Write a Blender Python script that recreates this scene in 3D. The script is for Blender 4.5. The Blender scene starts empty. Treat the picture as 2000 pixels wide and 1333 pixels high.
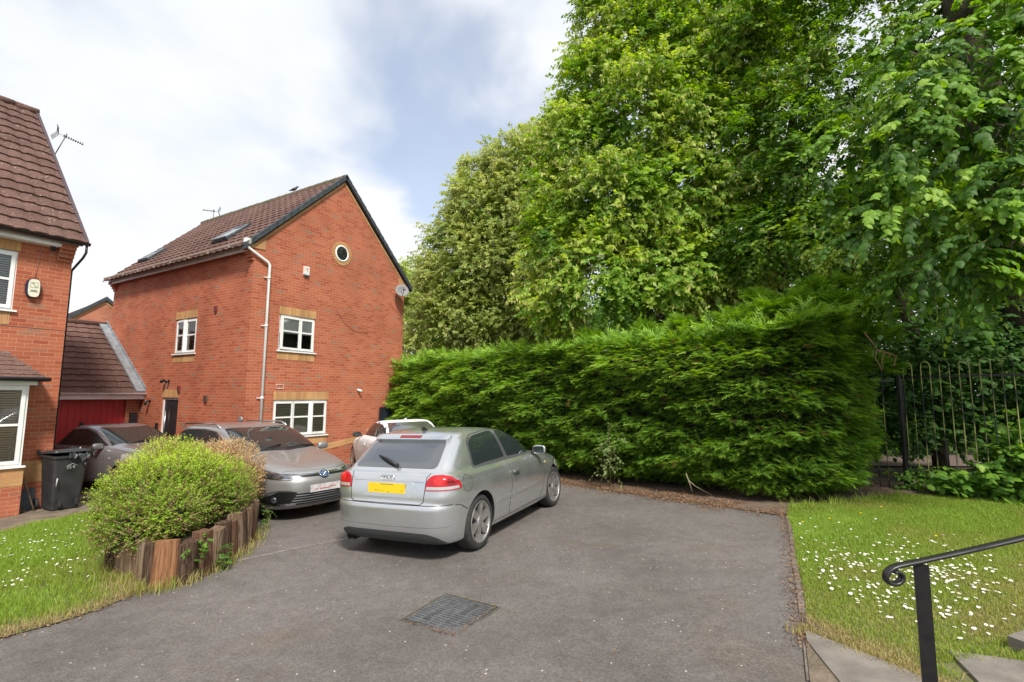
import bpy, bmesh, math, random
import numpy as np
from mathutils import Vector, Matrix
from mathutils.bvhtree import BVHTree
rad = math.radians
SC = bpy.context.scene
COL = SC.collection
rng = np.random.default_rng(7)
random.seed(7)

# ---------------------------------------------------------------- camera
FPX, PITCH, ROLL, CAMH = 970.0, .1069, .0059, 1.883
cp, sp, cr, sr = math.cos(PITCH), math.sin(PITCH), math.cos(ROLL), math.sin(ROLL)
FW = Vector((0, cp, sp)); U0 = Vector((0, -sp, cp)); R0 = Vector((1, 0, 0))
RT = cr*R0 + sr*U0; UP = -sr*R0 + cr*U0
cam_d = bpy.data.cameras.new('camera'); cam = bpy.data.objects.new('camera', cam_d)
COL.objects.link(cam); SC.camera = cam
cam_d.sensor_width = 36; cam_d.lens = 36*FPX/2000; cam_d.clip_start = .05; cam_d.clip_end = 2000
cam.matrix_world = Matrix(((RT.x, UP.x, -FW.x, 0), (RT.y, UP.y, -FW.y, 0), (RT.z, UP.z, -FW.z, CAMH), (0, 0, 0, 1)))

# ---------------------------------------------------------------- light
SUN_EL, SUN_AZ = 50, 162      # azimuth measured clockwise from +Y
W = bpy.data.worlds.new('World'); SC.world = W; W.use_nodes = True
nt = W.node_tree; nt.nodes.clear()
def wn(t, **k):
    n = nt.nodes.new(t)
    for a, b in k.items(): setattr(n, a, b)
    return n
out = wn('ShaderNodeOutputWorld'); bg = wn('ShaderNodeBackground'); bg.inputs[1].default_value = .10
sky = wn('ShaderNodeTexSky', sky_type='NISHITA', sun_disc=False)
sky.sun_elevation = rad(SUN_EL); sky.sun_rotation = rad(SUN_AZ); sky.air_density = 1.0; sky.dust_density = 1.0; sky.ozone_density = 2.5
tc = wn('ShaderNodeTexCoord'); mp = wn('ShaderNodeMapping'); mp.inputs['Scale'].default_value = (1, 1, 1.7); mp.inputs['Location'].default_value = (3.36, -.24, 1.39)
nz = wn('ShaderNodeTexNoise'); nz.inputs['Scale'].default_value = 1.7; nz.inputs['Detail'].default_value = 5; nz.inputs['Roughness'].default_value = .5; nz.inputs['Distortion'].default_value = .25
rp = wn('ShaderNodeValToRGB'); rp.color_ramp.interpolation = 'EASE'
rp.color_ramp.elements[0].position = .33; rp.color_ramp.elements[0].color = (.42, .42, .42, 1)
rp.color_ramp.elements[1].position = .48; rp.color_ramp.elements[1].color = (1, 1, 1, 1)
nz2 = wn('ShaderNodeTexNoise'); nz2.inputs['Scale'].default_value = 3.1; nz2.inputs['Detail'].default_value = 6
cl = wn('ShaderNodeValToRGB')
cl.color_ramp.elements[0].position = .3; cl.color_ramp.elements[0].color = (3.75, 4.0, 4.35, 1)
cl.color_ramp.elements[1].position = .62; cl.color_ramp.elements[1].color = (4.75, 4.8, 4.9, 1)
mx = wn('ShaderNodeMixRGB')
L = nt.links.new
L(tc.outputs['Generated'], mp.inputs[0]); L(mp.outputs[0], nz.inputs['Vector']); L(mp.outputs[0], nz2.inputs['Vector'])
L(nz.outputs[0], rp.inputs[0]); L(nz2.outputs[0], cl.inputs[0])
L(rp.outputs[0], mx.inputs[0]); L(sky.outputs[0], mx.inputs[1]); L(cl.outputs[0], mx.inputs[2])
L(mx.outputs[0], bg.inputs[0]); L(bg.outputs[0], out.inputs[0])
sd = bpy.data.lights.new('sun', 'SUN'); sd.energy = 2.3; sd.angle = rad(10); sd.color = (1, .95, .86)
sun = bpy.data.objects.new('sun', sd); COL.objects.link(sun)
el, az = rad(SUN_EL), rad(SUN_AZ)
sdir = Vector((math.sin(az)*math.cos(el), math.cos(az)*math.cos(el), math.sin(el)))
sun.rotation_euler = sdir.to_track_quat('Z', 'Y').to_euler(); sun.location = sdir*50
SC.view_settings.view_transform = 'Standard'; SC.view_settings.look = 'None'
SC.view_settings.exposure = 1.15; SC.view_settings.gamma = 1.0
SC.cycles.max_bounces = 8; SC.cycles.transparent_max_bounces = 12; SC.cycles.diffuse_bounces = 5; SC.cycles.transmission_bounces = 8; SC.cycles.glossy_bounces = 3

# ---------------------------------------------------------------- helpers
def G(x, y):                      # the ground falls gently from right to left
    return .0309*(x+1.11) - .0143*(y-6.55)

def tag(o, label=None, cat=None, group=None, kind=None):
    if label: o['label'] = label
    if cat: o['category'] = cat
    if group: o['group'] = group
    if kind: o['kind'] = kind
    return o
def thing(name, label, cat, loc=(0, 0, 0), rz=0, group=None):
    o = bpy.data.objects.new(name, None); COL.objects.link(o); o.empty_display_size = .2
    o.location = loc; o.rotation_euler = (0, 0, rz)
    return tag(o, label, cat, group)
def raw(name, V, F, mats, parent=None, smooth=False, uv=None, attr=None, midx=None, loc=None):
    me = bpy.data.meshes.new(name)
    V = np.asarray(V, dtype=np.float32).reshape(-1, 3)
    me.vertices.add(len(V)); me.vertices.foreach_set('co', V.ravel())
    if isinstance(F, np.ndarray):
        nf, k = F.shape; tot = np.full(nf, k, dtype=np.int32); idx = F.astype(np.int32).ravel()
    else:
        tot = np.array([len(f) for f in F], dtype=np.int32); idx = np.array([i for f in F for i in f], dtype=np.int32)
    me.loops.add(len(idx)); me.loops.foreach_set('vertex_index', idx)
    me.polygons.add(len(tot)); st = np.concatenate([[0], np.cumsum(tot)[:-1]]).astype(np.int32)
    me.polygons.foreach_set('loop_start', st)
    try: me.polygons.foreach_set('loop_total', tot)
    except Exception: pass
    if midx is not None: me.polygons.foreach_set('material_index', np.asarray(midx, dtype=np.int32))
    if smooth: me.polygons.foreach_set('use_smooth', np.ones(len(tot), dtype=bool))
    if uv is not None:
        ul = me.uv_layers.new(name='UVMap'); ul.data.foreach_set('uv', np.asarray(uv, dtype=np.float32).ravel())
    if attr is not None:            # per-face random value
        a = me.attributes.new('rnd', 'FLOAT', 'FACE'); a.data.foreach_set('value', np.asarray(attr, dtype=np.float32))
    me.update(calc_edges=True); me.validate()
    for m in (mats if isinstance(mats, (list, tuple)) else [mats]): me.materials.append(m)
    o = bpy.data.objects.new(name, me); COL.objects.link(o)
    if parent is not None:
        o.parent = parent
    if loc is not None: o.location = loc
    return o

class MB:
    """mesh builder with metre UVs"""
    def __init__(s): s.v = []; s.f = []; s.u = []; s.sm = []
    def poly(s, pts, uv=None, sm=False):
        pts = [Vector(p) for p in pts]; b = len(s.v); s.v += [tuple(p) for p in pts]; s.f.append(list(range(b, b+len(pts))))
        if uv is None:
            n = (pts[1]-pts[0]).cross(pts[2]-pts[0])
            ax = max(range(3), key=lambda i: abs(n[i]))
            uv = [(p.y, p.z) if ax == 0 else (p.x, p.z) if ax == 1 else (p.x, p.y) for p in pts]
        s.u += list(uv); s.sm.append(sm)
    def box(s, x0, x1, y0, y1, z0, z1, M=None):
        c = [Vector((x, y, z)) for z in (z0, z1) for y in (y0, y1) for x in (x0, x1)]
        for q in ((0, 1, 5, 4), (1, 3, 7, 5), (3, 2, 6, 7), (2, 0, 4, 6), (4, 5, 7, 6), (2, 3, 1, 0)):
            P = [c[i] for i in q]; n = (P[1]-P[0]).cross(P[2]-P[0]); ax = max(range(3), key=lambda i: abs(n[i]))
            uv = [(p.y, p.z) if ax == 0 else (p.x, p.z) if ax == 1 else (p.x, p.y) for p in P]
            s.poly([M @ p for p in P] if M else P, uv)
    def prism(s, pts, d, M=None):
        """closed outline pts (3d), extruded by vector d"""
        P = [Vector(p) for p in pts]; d = Vector(d)
        if M: P = [M @ p for p in P]; d = M.to_3x3() @ d
        s.poly(P[::-1]); s.poly([p+d for p in P])
        for i in range(len(P)):
            a, b = P[i], P[(i+1) % len(P)]; s.poly([a, b, b+d, a+d])
    def tube(s, path, r, n=10, cap=True, flat=None):
        path = [Vector(p) for p in path]; rs = r if isinstance(r, (list, tuple)) else [r]*len(path)
        rings = []; prev = None
        for i, p in enumerate(path):
            t = (path[min(i+1, len(path)-1)]-path[max(i-1, 0)]).normalized()
            if prev is None:
                a = t.orthogonal().normalized()
            else:
                a = (prev-t*prev.dot(t)).normalized()
            prev = a; b = t.cross(a)
            base = len(s.v)
            for k in range(n):
                an = 2*math.pi*k/n; s.v.append(tuple(p+(a*math.cos(an)+b*math.sin(an))*rs[i]))
            rings.append(base)
        L_ = 0
        for i in range(len(path)-1):
            l2 = L_+(path[i+1]-path[i]).length
            for k in range(n):
                k2 = (k+1) % n
                s.f.append([rings[i]+k, rings[i]+k2, rings[i+1]+k2, rings[i+1]+k]); s.sm.append(True)
                w = 2*math.pi*rs[i]/n
                s.u += [(k*w, L_), ((k+1)*w, L_), ((k+1)*w, l2), (k*w, l2)]
            L_ = l2
        if cap:
            for r0, rev in ((rings[0], True), (rings[-1], False)):
                q = [r0+k for k in range(n)]; q = q[::-1] if rev else q
                s.f.append(q); s.u += [(0, 0)]*n; s.sm.append(False)
    def lathe(s, prof, M, n=32):
        """prof list of (r, h) about local z of M"""
        base = len(s.v)
        for r, h in prof:
            for k in range(n):
                an = 2*math.pi*k/n; s.v.append(tuple(M @ Vector((r*math.cos(an), r*math.sin(an), h))))
        for i in range(len(prof)-1):
            for k in range(n):
                k2 = (k+1) % n; a = base+i*n
                s.f.append([a+k, a+k2, a+n+k2, a+n+k]); s.u += [(0, 0)]*4; s.sm.append(True)
    def grid(s, P, sm=True, uvs=None, flip=False):
        """P[i][j] points"""
        ni, nj = len(P), len(P[0]); base = len(s.v)
        for row in P: s.v += [tuple(p) for p in row]
        for i in range(ni-1):
            for j in range(nj-1):
                q = [base+i*nj+j, base+i*nj+j+1, base+(i+1)*nj+j+1, base+(i+1)*nj+j]
                if uvs is None: uq = [(0, 0)]*4
                else: uq = [uvs[i][j], uvs[i][j+1], uvs[i+1][j+1], uvs[i+1][j]]
                if flip: q = q[::-1]; uq = uq[::-1]
                s.f.append(q); s.u += uq; s.sm.append(sm)
    def build(s, name, mat, parent=None, loc=None, z0=None, M=None):
        V = s.v
        if M is not None: V = [tuple(M @ Vector(p)) for p in V]
        o = raw(name, V, s.f, mat, parent, uv=s.u, loc=(0, 0, -z0) if z0 is not None else loc)
        o.data.polygons.foreach_set('use_smooth', np.array(s.sm, dtype=bool))
        return o
def rect_uv(o): return o

# ---------------------------------------------------------------- materials
MATS = {}
def mat(name, col=(.5, .5, .5), rough=.6, metal=0., spec=.5, noise=None, bump=None, coat=0, coord='Object', col2=None, mixr=(.35, .65), noise_r=None):
    m = bpy.data.materials.new(name); m.use_nodes = True; t = m.node_tree; b = t.nodes['Principled BSDF']
    b.inputs['Base Color'].default_value = (*col, 1); b.inputs['Roughness'].default_value = rough
    b.inputs['Metallic'].default_value = metal; b.inputs['Specular IOR Level'].default_value = spec
    if coat: b.inputs['Coat Weight'].default_value = coat; b.inputs['Coat Roughness'].default_value = .04
    if noise:
        tcn = t.nodes.new('ShaderNodeTexCoord'); n = t.nodes.new('ShaderNodeTexNoise'); n.inputs['Scale'].default_value = noise; n.inputs['Detail'].default_value = 6
        r = t.nodes.new('ShaderNodeValToRGB'); c2 = col2 or tuple(c*.7 for c in col)
        r.color_ramp.elements[0].position = mixr[0]; r.color_ramp.elements[1].position = mixr[1]
        r.color_ramp.elements[0].color = (*c2, 1); r.color_ramp.elements[1].color = (*col, 1)
        t.links.new(tcn.outputs[coord], n.inputs['Vector']); t.links.new(n.outputs[0], r.inputs[0]); t.links.new(r.outputs[0], b.inputs['Base Color'])
        if noise_r:
            mr = t.nodes.new('ShaderNodeMapRange'); mr.inputs[3].default_value = noise_r[0]; mr.inputs[4].default_value = noise_r[1]
            t.links.new(n.outputs[0], mr.inputs[0]); t.links.new(mr.outputs[0], b.inputs['Roughness'])
    if bump:
        tcn = t.nodes.new('ShaderNodeTexCoord'); n = t.nodes.new('ShaderNodeTexNoise'); n.inputs['Scale'].default_value = bump[0]; n.inputs['Detail'].default_value = 4
        bn = t.nodes.new('ShaderNodeBump'); bn.inputs['Strength'].default_value = bump[1]; bn.inputs['Distance'].default_value = bump[2] if len(bump) > 2 else .01
        t.links.new(tcn.outputs[coord], n.inputs['Vector']); t.links.new(n.outputs[0], bn.inputs['Height']); t.links.new(bn.outputs[0], b.inputs['Normal'])
    MATS[name] = m
    return m

def brick_mat(name, stops, mortar, scale=1., bw=.225, bh=.075, offset=.5, msize=.011, bumpd=.004, stain=.25):
    m = bpy.data.materials.new(name); m.use_nodes = True; t = m.node_tree; b = t.nodes['Principled BSDF']; N = t.nodes.new; K = t.links.new
    b.inputs['Roughness'].default_value = .85; b.inputs['Specular IOR Level'].default_value = .25
    uv = N('ShaderNodeTexCoord')
    br = N('ShaderNodeTexBrick'); br.offset = offset; br.inputs['Scale'].default_value = 1; br.inputs['Brick Width'].default_value = bw; br.inputs['Row Height'].default_value = bh
    br.inputs['Mortar Size'].default_value = msize/2; br.inputs['Mortar Smooth'].default_value = .3; br.inputs['Bias'].default_value = 0
    br.inputs['Color1'].default_value = (0, 0, 0, 1); br.inputs['Color2'].default_value = (1, 1, 1, 1); br.inputs['Mortar'].default_value = (0, 0, 0, 1)
    K(uv.outputs['UV'], br.inputs['Vector'])
    rp = N('ShaderNodeValToRGB'); cr_ = rp.color_ramp; cr_.interpolation = 'LINEAR'
    cr_.elements[0].position, cr_.elements[0].color = stops[0][0], (*stops[0][1], 1)
    cr_.elements[1].position, cr_.elements[1].color = stops[-1][0], (*stops[-1][1], 1)
    for p, c in stops[1:-1]:
        e = cr_.elements.new(p); e.color = (*c, 1)
    K(br.outputs['Color'], rp.inputs[0])
    n1 = N('ShaderNodeTexNoise'); n1.inputs['Scale'].default_value = 1.1; n1.inputs['Detail'].default_value = 5; K(uv.outputs['Object'], n1.inputs['Vector'])
    n2 = N('ShaderNodeTexNoise'); n2.inputs['Scale'].default_value = 60; n2.inputs['Detail'].default_value = 3; K(uv.outputs['Object'], n2.inputs['Vector'])
    mr = N('ShaderNodeMapRange'); mr.inputs[1].default_value = .3; mr.inputs[2].default_value = .7; mr.inputs[3].default_value = 1-stain; mr.inputs[4].default_value = 1.0+stain*.5; K(n1.outputs[0], mr.inputs[0])
    mr2 = N('ShaderNodeMapRange'); mr2.inputs[1].default_value = .3; mr2.inputs[2].default_value = .7; mr2.inputs[3].default_value = .85; mr2.inputs[4].default_value = 1.15; K(n2.outputs[0], mr2.inputs[0])
    mm = N('ShaderNodeMath'); mm.operation = 'MULTIPLY'; K(mr.outputs[0], mm.inputs[0]); K(mr2.outputs[0], mm.inputs[1])
    mo = N('ShaderNodeMixRGB'); mo.inputs[2].default_value = (*mortar, 1); K(br.outputs['Fac'], mo.inputs[0]); K(rp.outputs[0], mo.inputs[1])
    hs = N('ShaderNodeHueSaturation'); K(mo.outputs[0], hs.inputs['Color']); K(mm.outputs[0], hs.inputs['Value'])
    K(hs.outputs[0], b.inputs['Base Color'])
    bn = N('ShaderNodeBump'); bn.invert = True; bn.inputs['Strength'].default_value = .8; bn.inputs['Distance'].default_value = bumpd
    ad = N('ShaderNodeMath'); ad.operation = 'MULTIPLY_ADD'; K(n2.outputs[0], ad.inputs[0]); ad.inputs[1].default_value = .4; K(br.outputs['Fac'], ad.inputs[2])
    K(ad.outputs[0], bn.inputs['Height']); K(bn.outputs[0], b.inputs['Normal'])
    MATS[name] = m; return m

RED = brick_mat('red_brick', [(.0, (.35, .088, .048)), (.3, (.42, .118, .060)), (.65, (.46, .145, .078)), (.9, (.43, .13, .072)), (.97, (.36, .16, .10)), (1., (.29, .17, .12))], (.53, .27, .17), stain=.18)
BUFF = brick_mat('buff_brick', [(0, (.50, .27, .11)), (.5, (.58, .33, .14)), (1, (.54, .27, .12))], (.50, .33, .2))
SOLD = brick_mat('buff_soldier_brick', [(0, (.48, .25, .10)), (.5, (.62, .36, .15)), (1, (.52, .27, .12))], (.38, .25, .16), bw=.23, bh=.075, offset=0)
FARBRICK = brick_mat('orange_brick', [(0, (.42, .14, .08)), (1, (.50, .19, .11))], (.5, .32, .22))

def leafmat(name, stops, trans=.35, rough=.5, spec=.35, hueg=None):
    m = bpy.data.materials.new(name); m.use_nodes = True; t = m.node_tree; N = t.nodes.new; K = t.links.new
    b = t.nodes['Principled BSDF']; o = t.nodes['Material Output']
    a = N('ShaderNodeAttribute'); a.attribute_name = 'rnd'
    r = N('ShaderNodeValToRGB'); e = r.color_ramp.elements
    e[0].position, e[0].color = stops[0][0], (*stops[0][1], 1); e[1].position, e[1].color = stops[-1][0], (*stops[-1][1], 1)
    for p, c in stops[1:-1]:
        q = e.new(p); q.color = (*c, 1)
    K(a.outputs['Fac'], r.inputs[0]); K(r.outputs[0], b.inputs['Base Color'])
    b.inputs['Roughness'].default_value = rough; b.inputs['Specular IOR Level'].default_value = spec
    tr = N('ShaderNodeBsdfTranslucent'); hs = N('ShaderNodeHueSaturation'); hs.inputs['Hue'].default_value = .485; hs.inputs['Saturation'].default_value = 1.15; hs.inputs['Value'].default_value = 1.5
    K(r.outputs[0], hs.inputs['Color']); K(hs.outputs[0], tr.inputs[0])
    ms = N('ShaderNodeMixShader'); ms.inputs[0].default_value = trans; K(b.outputs[0], ms.inputs[1]); K(tr.outputs[0], ms.inputs[2]); K(ms.outputs[0], o.inputs[0])
    MATS[name] = m; return m

def glass_mat(name, tint=(.75, .8, .8), refl=.12, rough=.02, dark=1.0):
    m = bpy.data.materials.new(name); m.use_nodes = True; t = m.node_tree; t.nodes.clear(); N = t.nodes.new; K = t.links.new
    o = N('ShaderNodeOutputMaterial'); tr = N('ShaderNodeBsdfTransparent'); tr.inputs[0].default_value = (*tint, 1)
    g = N('ShaderNodeBsdfGlossy'); g.inputs['Roughness'].default_value = rough
    lw = N('ShaderNodeFresnel'); lw.inputs[0].default_value = 1.5
    ad = N('ShaderNodeMath'); ad.operation = 'ADD'; ad.inputs[1].default_value = refl; ad.use_clamp = True
    ms = N('ShaderNodeMixShader'); K(lw.outputs[0], ad.inputs[0]); K(ad.outputs[0], ms.inputs[0]); K(tr.outputs[0], ms.inputs[1]); K(g.outputs[0], ms.inputs[2]); K(ms.outputs[0], o.inputs[0])
    MATS[name] = m; return m

UPVC = mat('white_upvc', (.90, .90, .89), .35, noise=3, col2=(.80, .80, .78))
OFFW = mat('aged_white_fascia', (.80, .77, .76), .45, noise=2.5, col2=(.66, .61, .60))
GUTT = mat('weathered_gutter', (.64, .57, .49), .5, noise=6, col2=(.48, .42, .35))
TILE = mat('brown_roof_tile', (.165, .10, .085), .95, spec=.12, noise=28, col2=(.105, .06, .05), bump=(90, .7, .012))
def _lichen():                  # pale lichen spots of their own shape
    t = TILE.node_tree; N = t.nodes.new; K = t.links.new; b = t.nodes['Principled BSDF']; src = b.inputs['Base Color'].links[0].from_socket
    tcn = N('ShaderNodeTexCoord'); v = N('ShaderNodeTexVoronoi'); v.inputs['Scale'].default_value = 11; K(tcn.outputs['Object'], v.inputs['Vector'])
    n = N('ShaderNodeTexNoise'); n.inputs['Scale'].default_value = 2.; K(tcn.outputs['Object'], n.inputs['Vector'])
    r = N('ShaderNodeValToRGB'); r.color_ramp.elements[0].position = .10; r.color_ramp.elements[0].color = (1, 1, 1, 1); r.color_ramp.elements[1].position = .16; r.color_ramp.elements[1].color = (0, 0, 0, 1); K(v.outputs['Distance'], r.inputs[0])
    g = N('ShaderNodeMath'); g.operation = 'GREATER_THAN'; g.inputs[1].default_value = .5; K(n.outputs[0], g.inputs[0]); m = N('ShaderNodeMath'); m.operation = 'MULTIPLY'; K(g.outputs[0], m.inputs[0]); K(r.outputs[0], m.inputs[1])
    big = N('ShaderNodeTexNoise'); big.inputs['Scale'].default_value = 1.3; big.inputs['Detail'].default_value = 5; K(tcn.outputs['Object'], big.inputs['Vector'])
    mr = N('ShaderNodeMapRange'); mr.inputs[1].default_value = .3; mr.inputs[2].default_value = .7; mr.inputs[3].default_value = .8; mr.inputs[4].default_value = 1.25; K(big.outputs[0], mr.inputs[0]); h = N('ShaderNodeHueSaturation'); K(src, h.inputs['Color']); K(mr.outputs[0], h.inputs['Value'])
    x = N('ShaderNodeMixRGB'); x.inputs[2].default_value = (.42, .37, .32, 1); K(m.outputs[0], x.inputs[0]); K(h.outputs[0], x.inputs[1]); K(x.outputs[0], b.inputs['Base Color'])
_lichen()
VERGE = mat('grey_verge_cap', (.055, .065, .075), .55, noise=8, col2=(.035, .042, .05))
LEAD = mat('lead_flashing', (.30, .33, .36), .5, metal=.2, noise=6, col2=(.20, .22, .24))
GLASS = glass_mat('window_glass', tint=(.93, .95, .95), refl=.05)
DARKIN = mat('dark_interior', (.02, .02, .022), .9)
BLACKP = mat('black_plastic', (.018, .018, .02), .45, noise=12, col2=(.012, .012, .013))
BLIND = mat('blind_slat', (.66, .58, .44), .6)
BLINDW = mat('white_blind', (.85, .86, .86), .7)
BLACKM = mat('black_painted_metal', (.012, .012, .014), .35, noise=30, col2=(.02, .02, .02))
TWIG = mat('twig_bark', (.13, .085, .05), .9)
BARK = mat('tree_bark', (.085, .066, .046), .95, noise=14, col2=(.04, .032, .024), bump=(35, .8, .02))
# ---------------------------------------------------------------- ground
def asphalt_mat():
    m = bpy.data.materials.new('asphalt'); m.use_nodes = True; t = m.node_tree; N = t.nodes.new; K = t.links.new; b = t.nodes['Principled BSDF']
    b.inputs['Roughness'].default_value = .8; b.inputs['Specular IOR Level'].default_value = .35
    tcn = N('ShaderNodeTexCoord')
    def noise(s, d, r=.6):
        n = N('ShaderNodeTexNoise'); n.inputs['Scale'].default_value = s; n.inputs['Detail'].default_value = d; n.inputs['Roughness'].default_value = r; K(tcn.outputs['Object'], n.inputs['Vector']); return n
    big = noise(.55, 6); mid = noise(7, 5); fine = noise(120, 3, .8); fi2 = noise(38, 3, .8)
    v = N('ShaderNodeTexVoronoi'); v.inputs['Scale'].default_value = 13; K(tcn.outputs['Object'], v.inputs['Vector'])
    r1 = N('ShaderNodeValToRGB'); r1.color_ramp.elements[0].position = .36; r1.color_ramp.elements[0].color = (.104, .092, .086, 1); r1.color_ramp.elements[1].position = .62; r1.color_ramp.elements[1].color = (.145, .130, .123, 1)
    K(big.outputs[0], r1.inputs[0])
    # brownish damp tint where leaf dust gathers
    r2 = N('ShaderNodeValToRGB'); r2.color_ramp.elements[0].position = .55; r2.color_ramp.elements[0].color = (0, 0, 0, 1); r2.color_ramp.elements[1].position = .75; r2.color_ramp.elements[1].color = (.7, .7, .7, 1)
    b2 = noise(.9, 7); K(b2.outputs[0], r2.inputs[0])
    m1 = N('ShaderNodeMixRGB'); K(r2.outputs[0], m1.inputs[0]); K(r1.outputs[0], m1.inputs[1]); m1.inputs[2].default_value = (.125, .095, .065, 1)
    def mulr(src, lo, hi, a, bb, prev):
        mr = N('ShaderNodeMapRange'); mr.inputs[1].default_value = lo; mr.inputs[2].default_value = hi; mr.inputs[3].default_value = a; mr.inputs[4].default_value = bb; K(src, mr.inputs[0])
        h = N('ShaderNodeHueSaturation'); K(prev, h.inputs['Color']); K(mr.outputs[0], h.inputs['Value']); return h.outputs[0]
    c = mulr(fine.outputs[0], .3, .7, .5, 1.6, m1.outputs[0]); c = mulr(fi2.outputs[0], .3, .7, .74, 1.28, c); c = mulr(mid.outputs[0], .3, .7, .86, 1.14, c)
    # pale chips
    vr = N('ShaderNodeValToRGB'); vr.color_ramp.elements[0].position = .08; vr.color_ramp.elements[0].color = (1, 1, 1, 1); vr.color_ramp.elements[1].position = .11; vr.color_ramp.elements[1].color = (0, 0, 0, 1); K(v.outputs['Distance'], vr.inputs[0])
    vs = N('ShaderNodeSeparateColor'); K(v.outputs['Color'], vs.inputs[0])
    gt = N('ShaderNodeMath'); gt.operation = 'GREATER_THAN'; gt.inputs[1].default_value = .62; K(vs.outputs[0], gt.inputs[0])
    mu = N('ShaderNodeMath'); mu.operation = 'MULTIPLY'; K(vr.outputs[0], mu.inputs[0]); K(gt.outputs[0], mu.inputs[1])
    m2 = N('ShaderNodeMixRGB'); K(mu.outputs[0], m2.inputs[0]); K(c, m2.inputs[1]); m2.inputs[2].default_value = (.55, .51, .47, 1)
    K(m2.outputs[0], b.inputs['Base Color'])
    bn = N('ShaderNodeBump'); bn.inputs['Strength'].default_value = .7; bn.inputs['Distance'].default_value = .006; K(fine.outputs[0], bn.inputs['Height']); K(bn.outputs[0], b.inputs['Normal'])
    return m
ASPH = asphalt_mat()
SOIL = mat('brown_soil', (.165, .115, .085), .95, noise=5, col2=(.11, .07, .048), bump=(25, 1., .03))
DIRT = mat('dry_dirt', (.20, .155, .115), .95, noise=4, col2=(.12, .095, .065), bump=(30, .9, .02))
TURF = mat('turf_soil', (.14, .16, .05), .95, noise=3, col2=(.12, .10, .05), bump=(40, .8, .02))
FLOOR = mat('woodland_floor', (.085, .06, .042), .95, noise=2.5, col2=(.045, .035, .022), bump=(12, 1, .05))
CONC = mat('grey_concrete_slab', (.22, .195, .17), .85, noise=5, col2=(.15, .13, .115), bump=(60, .5, .006))
KERB = mat('kerb_stone', (.22, .19, .165), .85, noise=9, col2=(.14, .105, .085), bump=(50, .6, .01))

def sheet(name, pts, dz, m, kind='structure', label=None, cat=None, step=None):
    b = MB(); P = [(x, y, G(x, y)+dz) for x, y in pts]; b.poly(P, [(p[0], p[1]) for p in P])
    o = b.build(name, m); tag(o, label, cat, None, kind); return o
sheet('ground', [(-160, -60), (160, -60), (160, 220), (-160, 220)], -.03, FLOOR)
HL = [(-5.2, 18.1), (-4.0, 16.9), (-1.5, 14.5), (1.15, 11.87), (2.15, 10.6), (3.3, 9.35), (4.25, 8.35)]
LAWN_EDGE = [(-4.35, -3), (-4.35, 2.0), (-4.05, 4.1), (-3.8, 4.4), (-3.66, 4.7), (-3.62, 5.0)]
TIMB = [(-4.62, 5.97), (-4.2, 5.63), (-3.83, 5.39), (-3.50, 5.20), (-3.34, 5.29), (-3.28, 5.56), (-3.27, 5.84), (-3.33, 6.29), (-3.45, 6.74), (-3.64, 7.22), (-3.86, 7.55)]
RK = [(3.97, 7.41), (3.50, 6.45), (3.03, 5.59), (2.66, 4.85), (2.32, 4.2), (2.05, 3.68), (1.82, 3.25), (1.1, 1.9), (.2, .2), (-1, -3)]
sheet('driveway', LAWN_EDGE+[(-3.55, 5.15), (-3.38, 5.4), (-3.35, 6.2), (-3.50, 6.85), (-3.75, 7.4), (-4.3, 8.1), (-6.8, 9.8), (-8.0, 10.6), (-14.5, 14.0), (-12, 19), (-5.2, 18.1)]+HL[1:]+RK, 0., ASPH)
# a patched strip of newer tarmac in front of the drive
sheet('tarmac_patch', [(-3.2, 6.02), (-2.6, 6.55), (-1.1, 7.60), (-1.07, 7.57), (-2.58, 6.51), (-3.15, 5.96)], .004, mat('tarmac_seam', (.26, .22, .19), .9, noise=14, col2=(.16, .145, .13)))
sheet('soil_strip', [(-9.6, 6.2), (-7.2, 6.2), (-7.1, 8.9), (-6.6, 9.9), (-8.0, 10.6), (-9.3, 9.4)], .004, DIRT)
LL = [(-4.35, -3), (-4.35, 2.0), (-4.05, 4.1), (-3.8, 4.4), (-3.66, 4.7), (-3.6, 5.05), (-3.42, 5.2), (-3.30, 5.6), (-3.36, 6.3), (-3.5, 6.8), (-3.7, 7.3), (-4.3, 8.1), (-6.6, 9.6), (-7.35, 9.0), (-7.55, 7.6), (-8.3, 6.2), (-12, 6.2), (-12, -3)]
sheet('lawn_left', LL, .008, TURF)
LR = [(4.02, 7.45), (3.56, 6.47), (3.09, 5.60), (2.72, 4.85), (2.38, 4.2), (2.2, 3.90), (2.50, 3.28), (2.62, 2.9), (2.7, 1.5), (2.7, -1), (12, -1), (12, 6.5), (8.6, 7.1), (7.6, 8.3), (6.6, 8.7), (4.4, 8.1)]
sheet('lawn_right', LR, .008, TURF)
sheet('soil_bed', [(-4.6, 17.9), (-4.05, 16.2), (-1.9, 14.1), (.1, 11.95), (.95, 11.0), (2.1, 9.55), (3.05, 8.55), (3.85, 7.55), (4.1, 7.5), (4.5, 8.0), (6.6, 8.55), (7.5, 8.15), (8.6, 6.9), (12, 6.4), (13, 9), (8, 11), (3, 15), (-3, 20)], .012, SOIL)
sheet('verge', [(2.34, 4.2), (2.07, 3.68), (1.84, 3.25), (1.12, 1.9), (.9, 0), (2.2, 0), (2.6, 2.0), (2.5, 3.3), (2.2, 3.95)], .022, DIRT)
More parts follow.
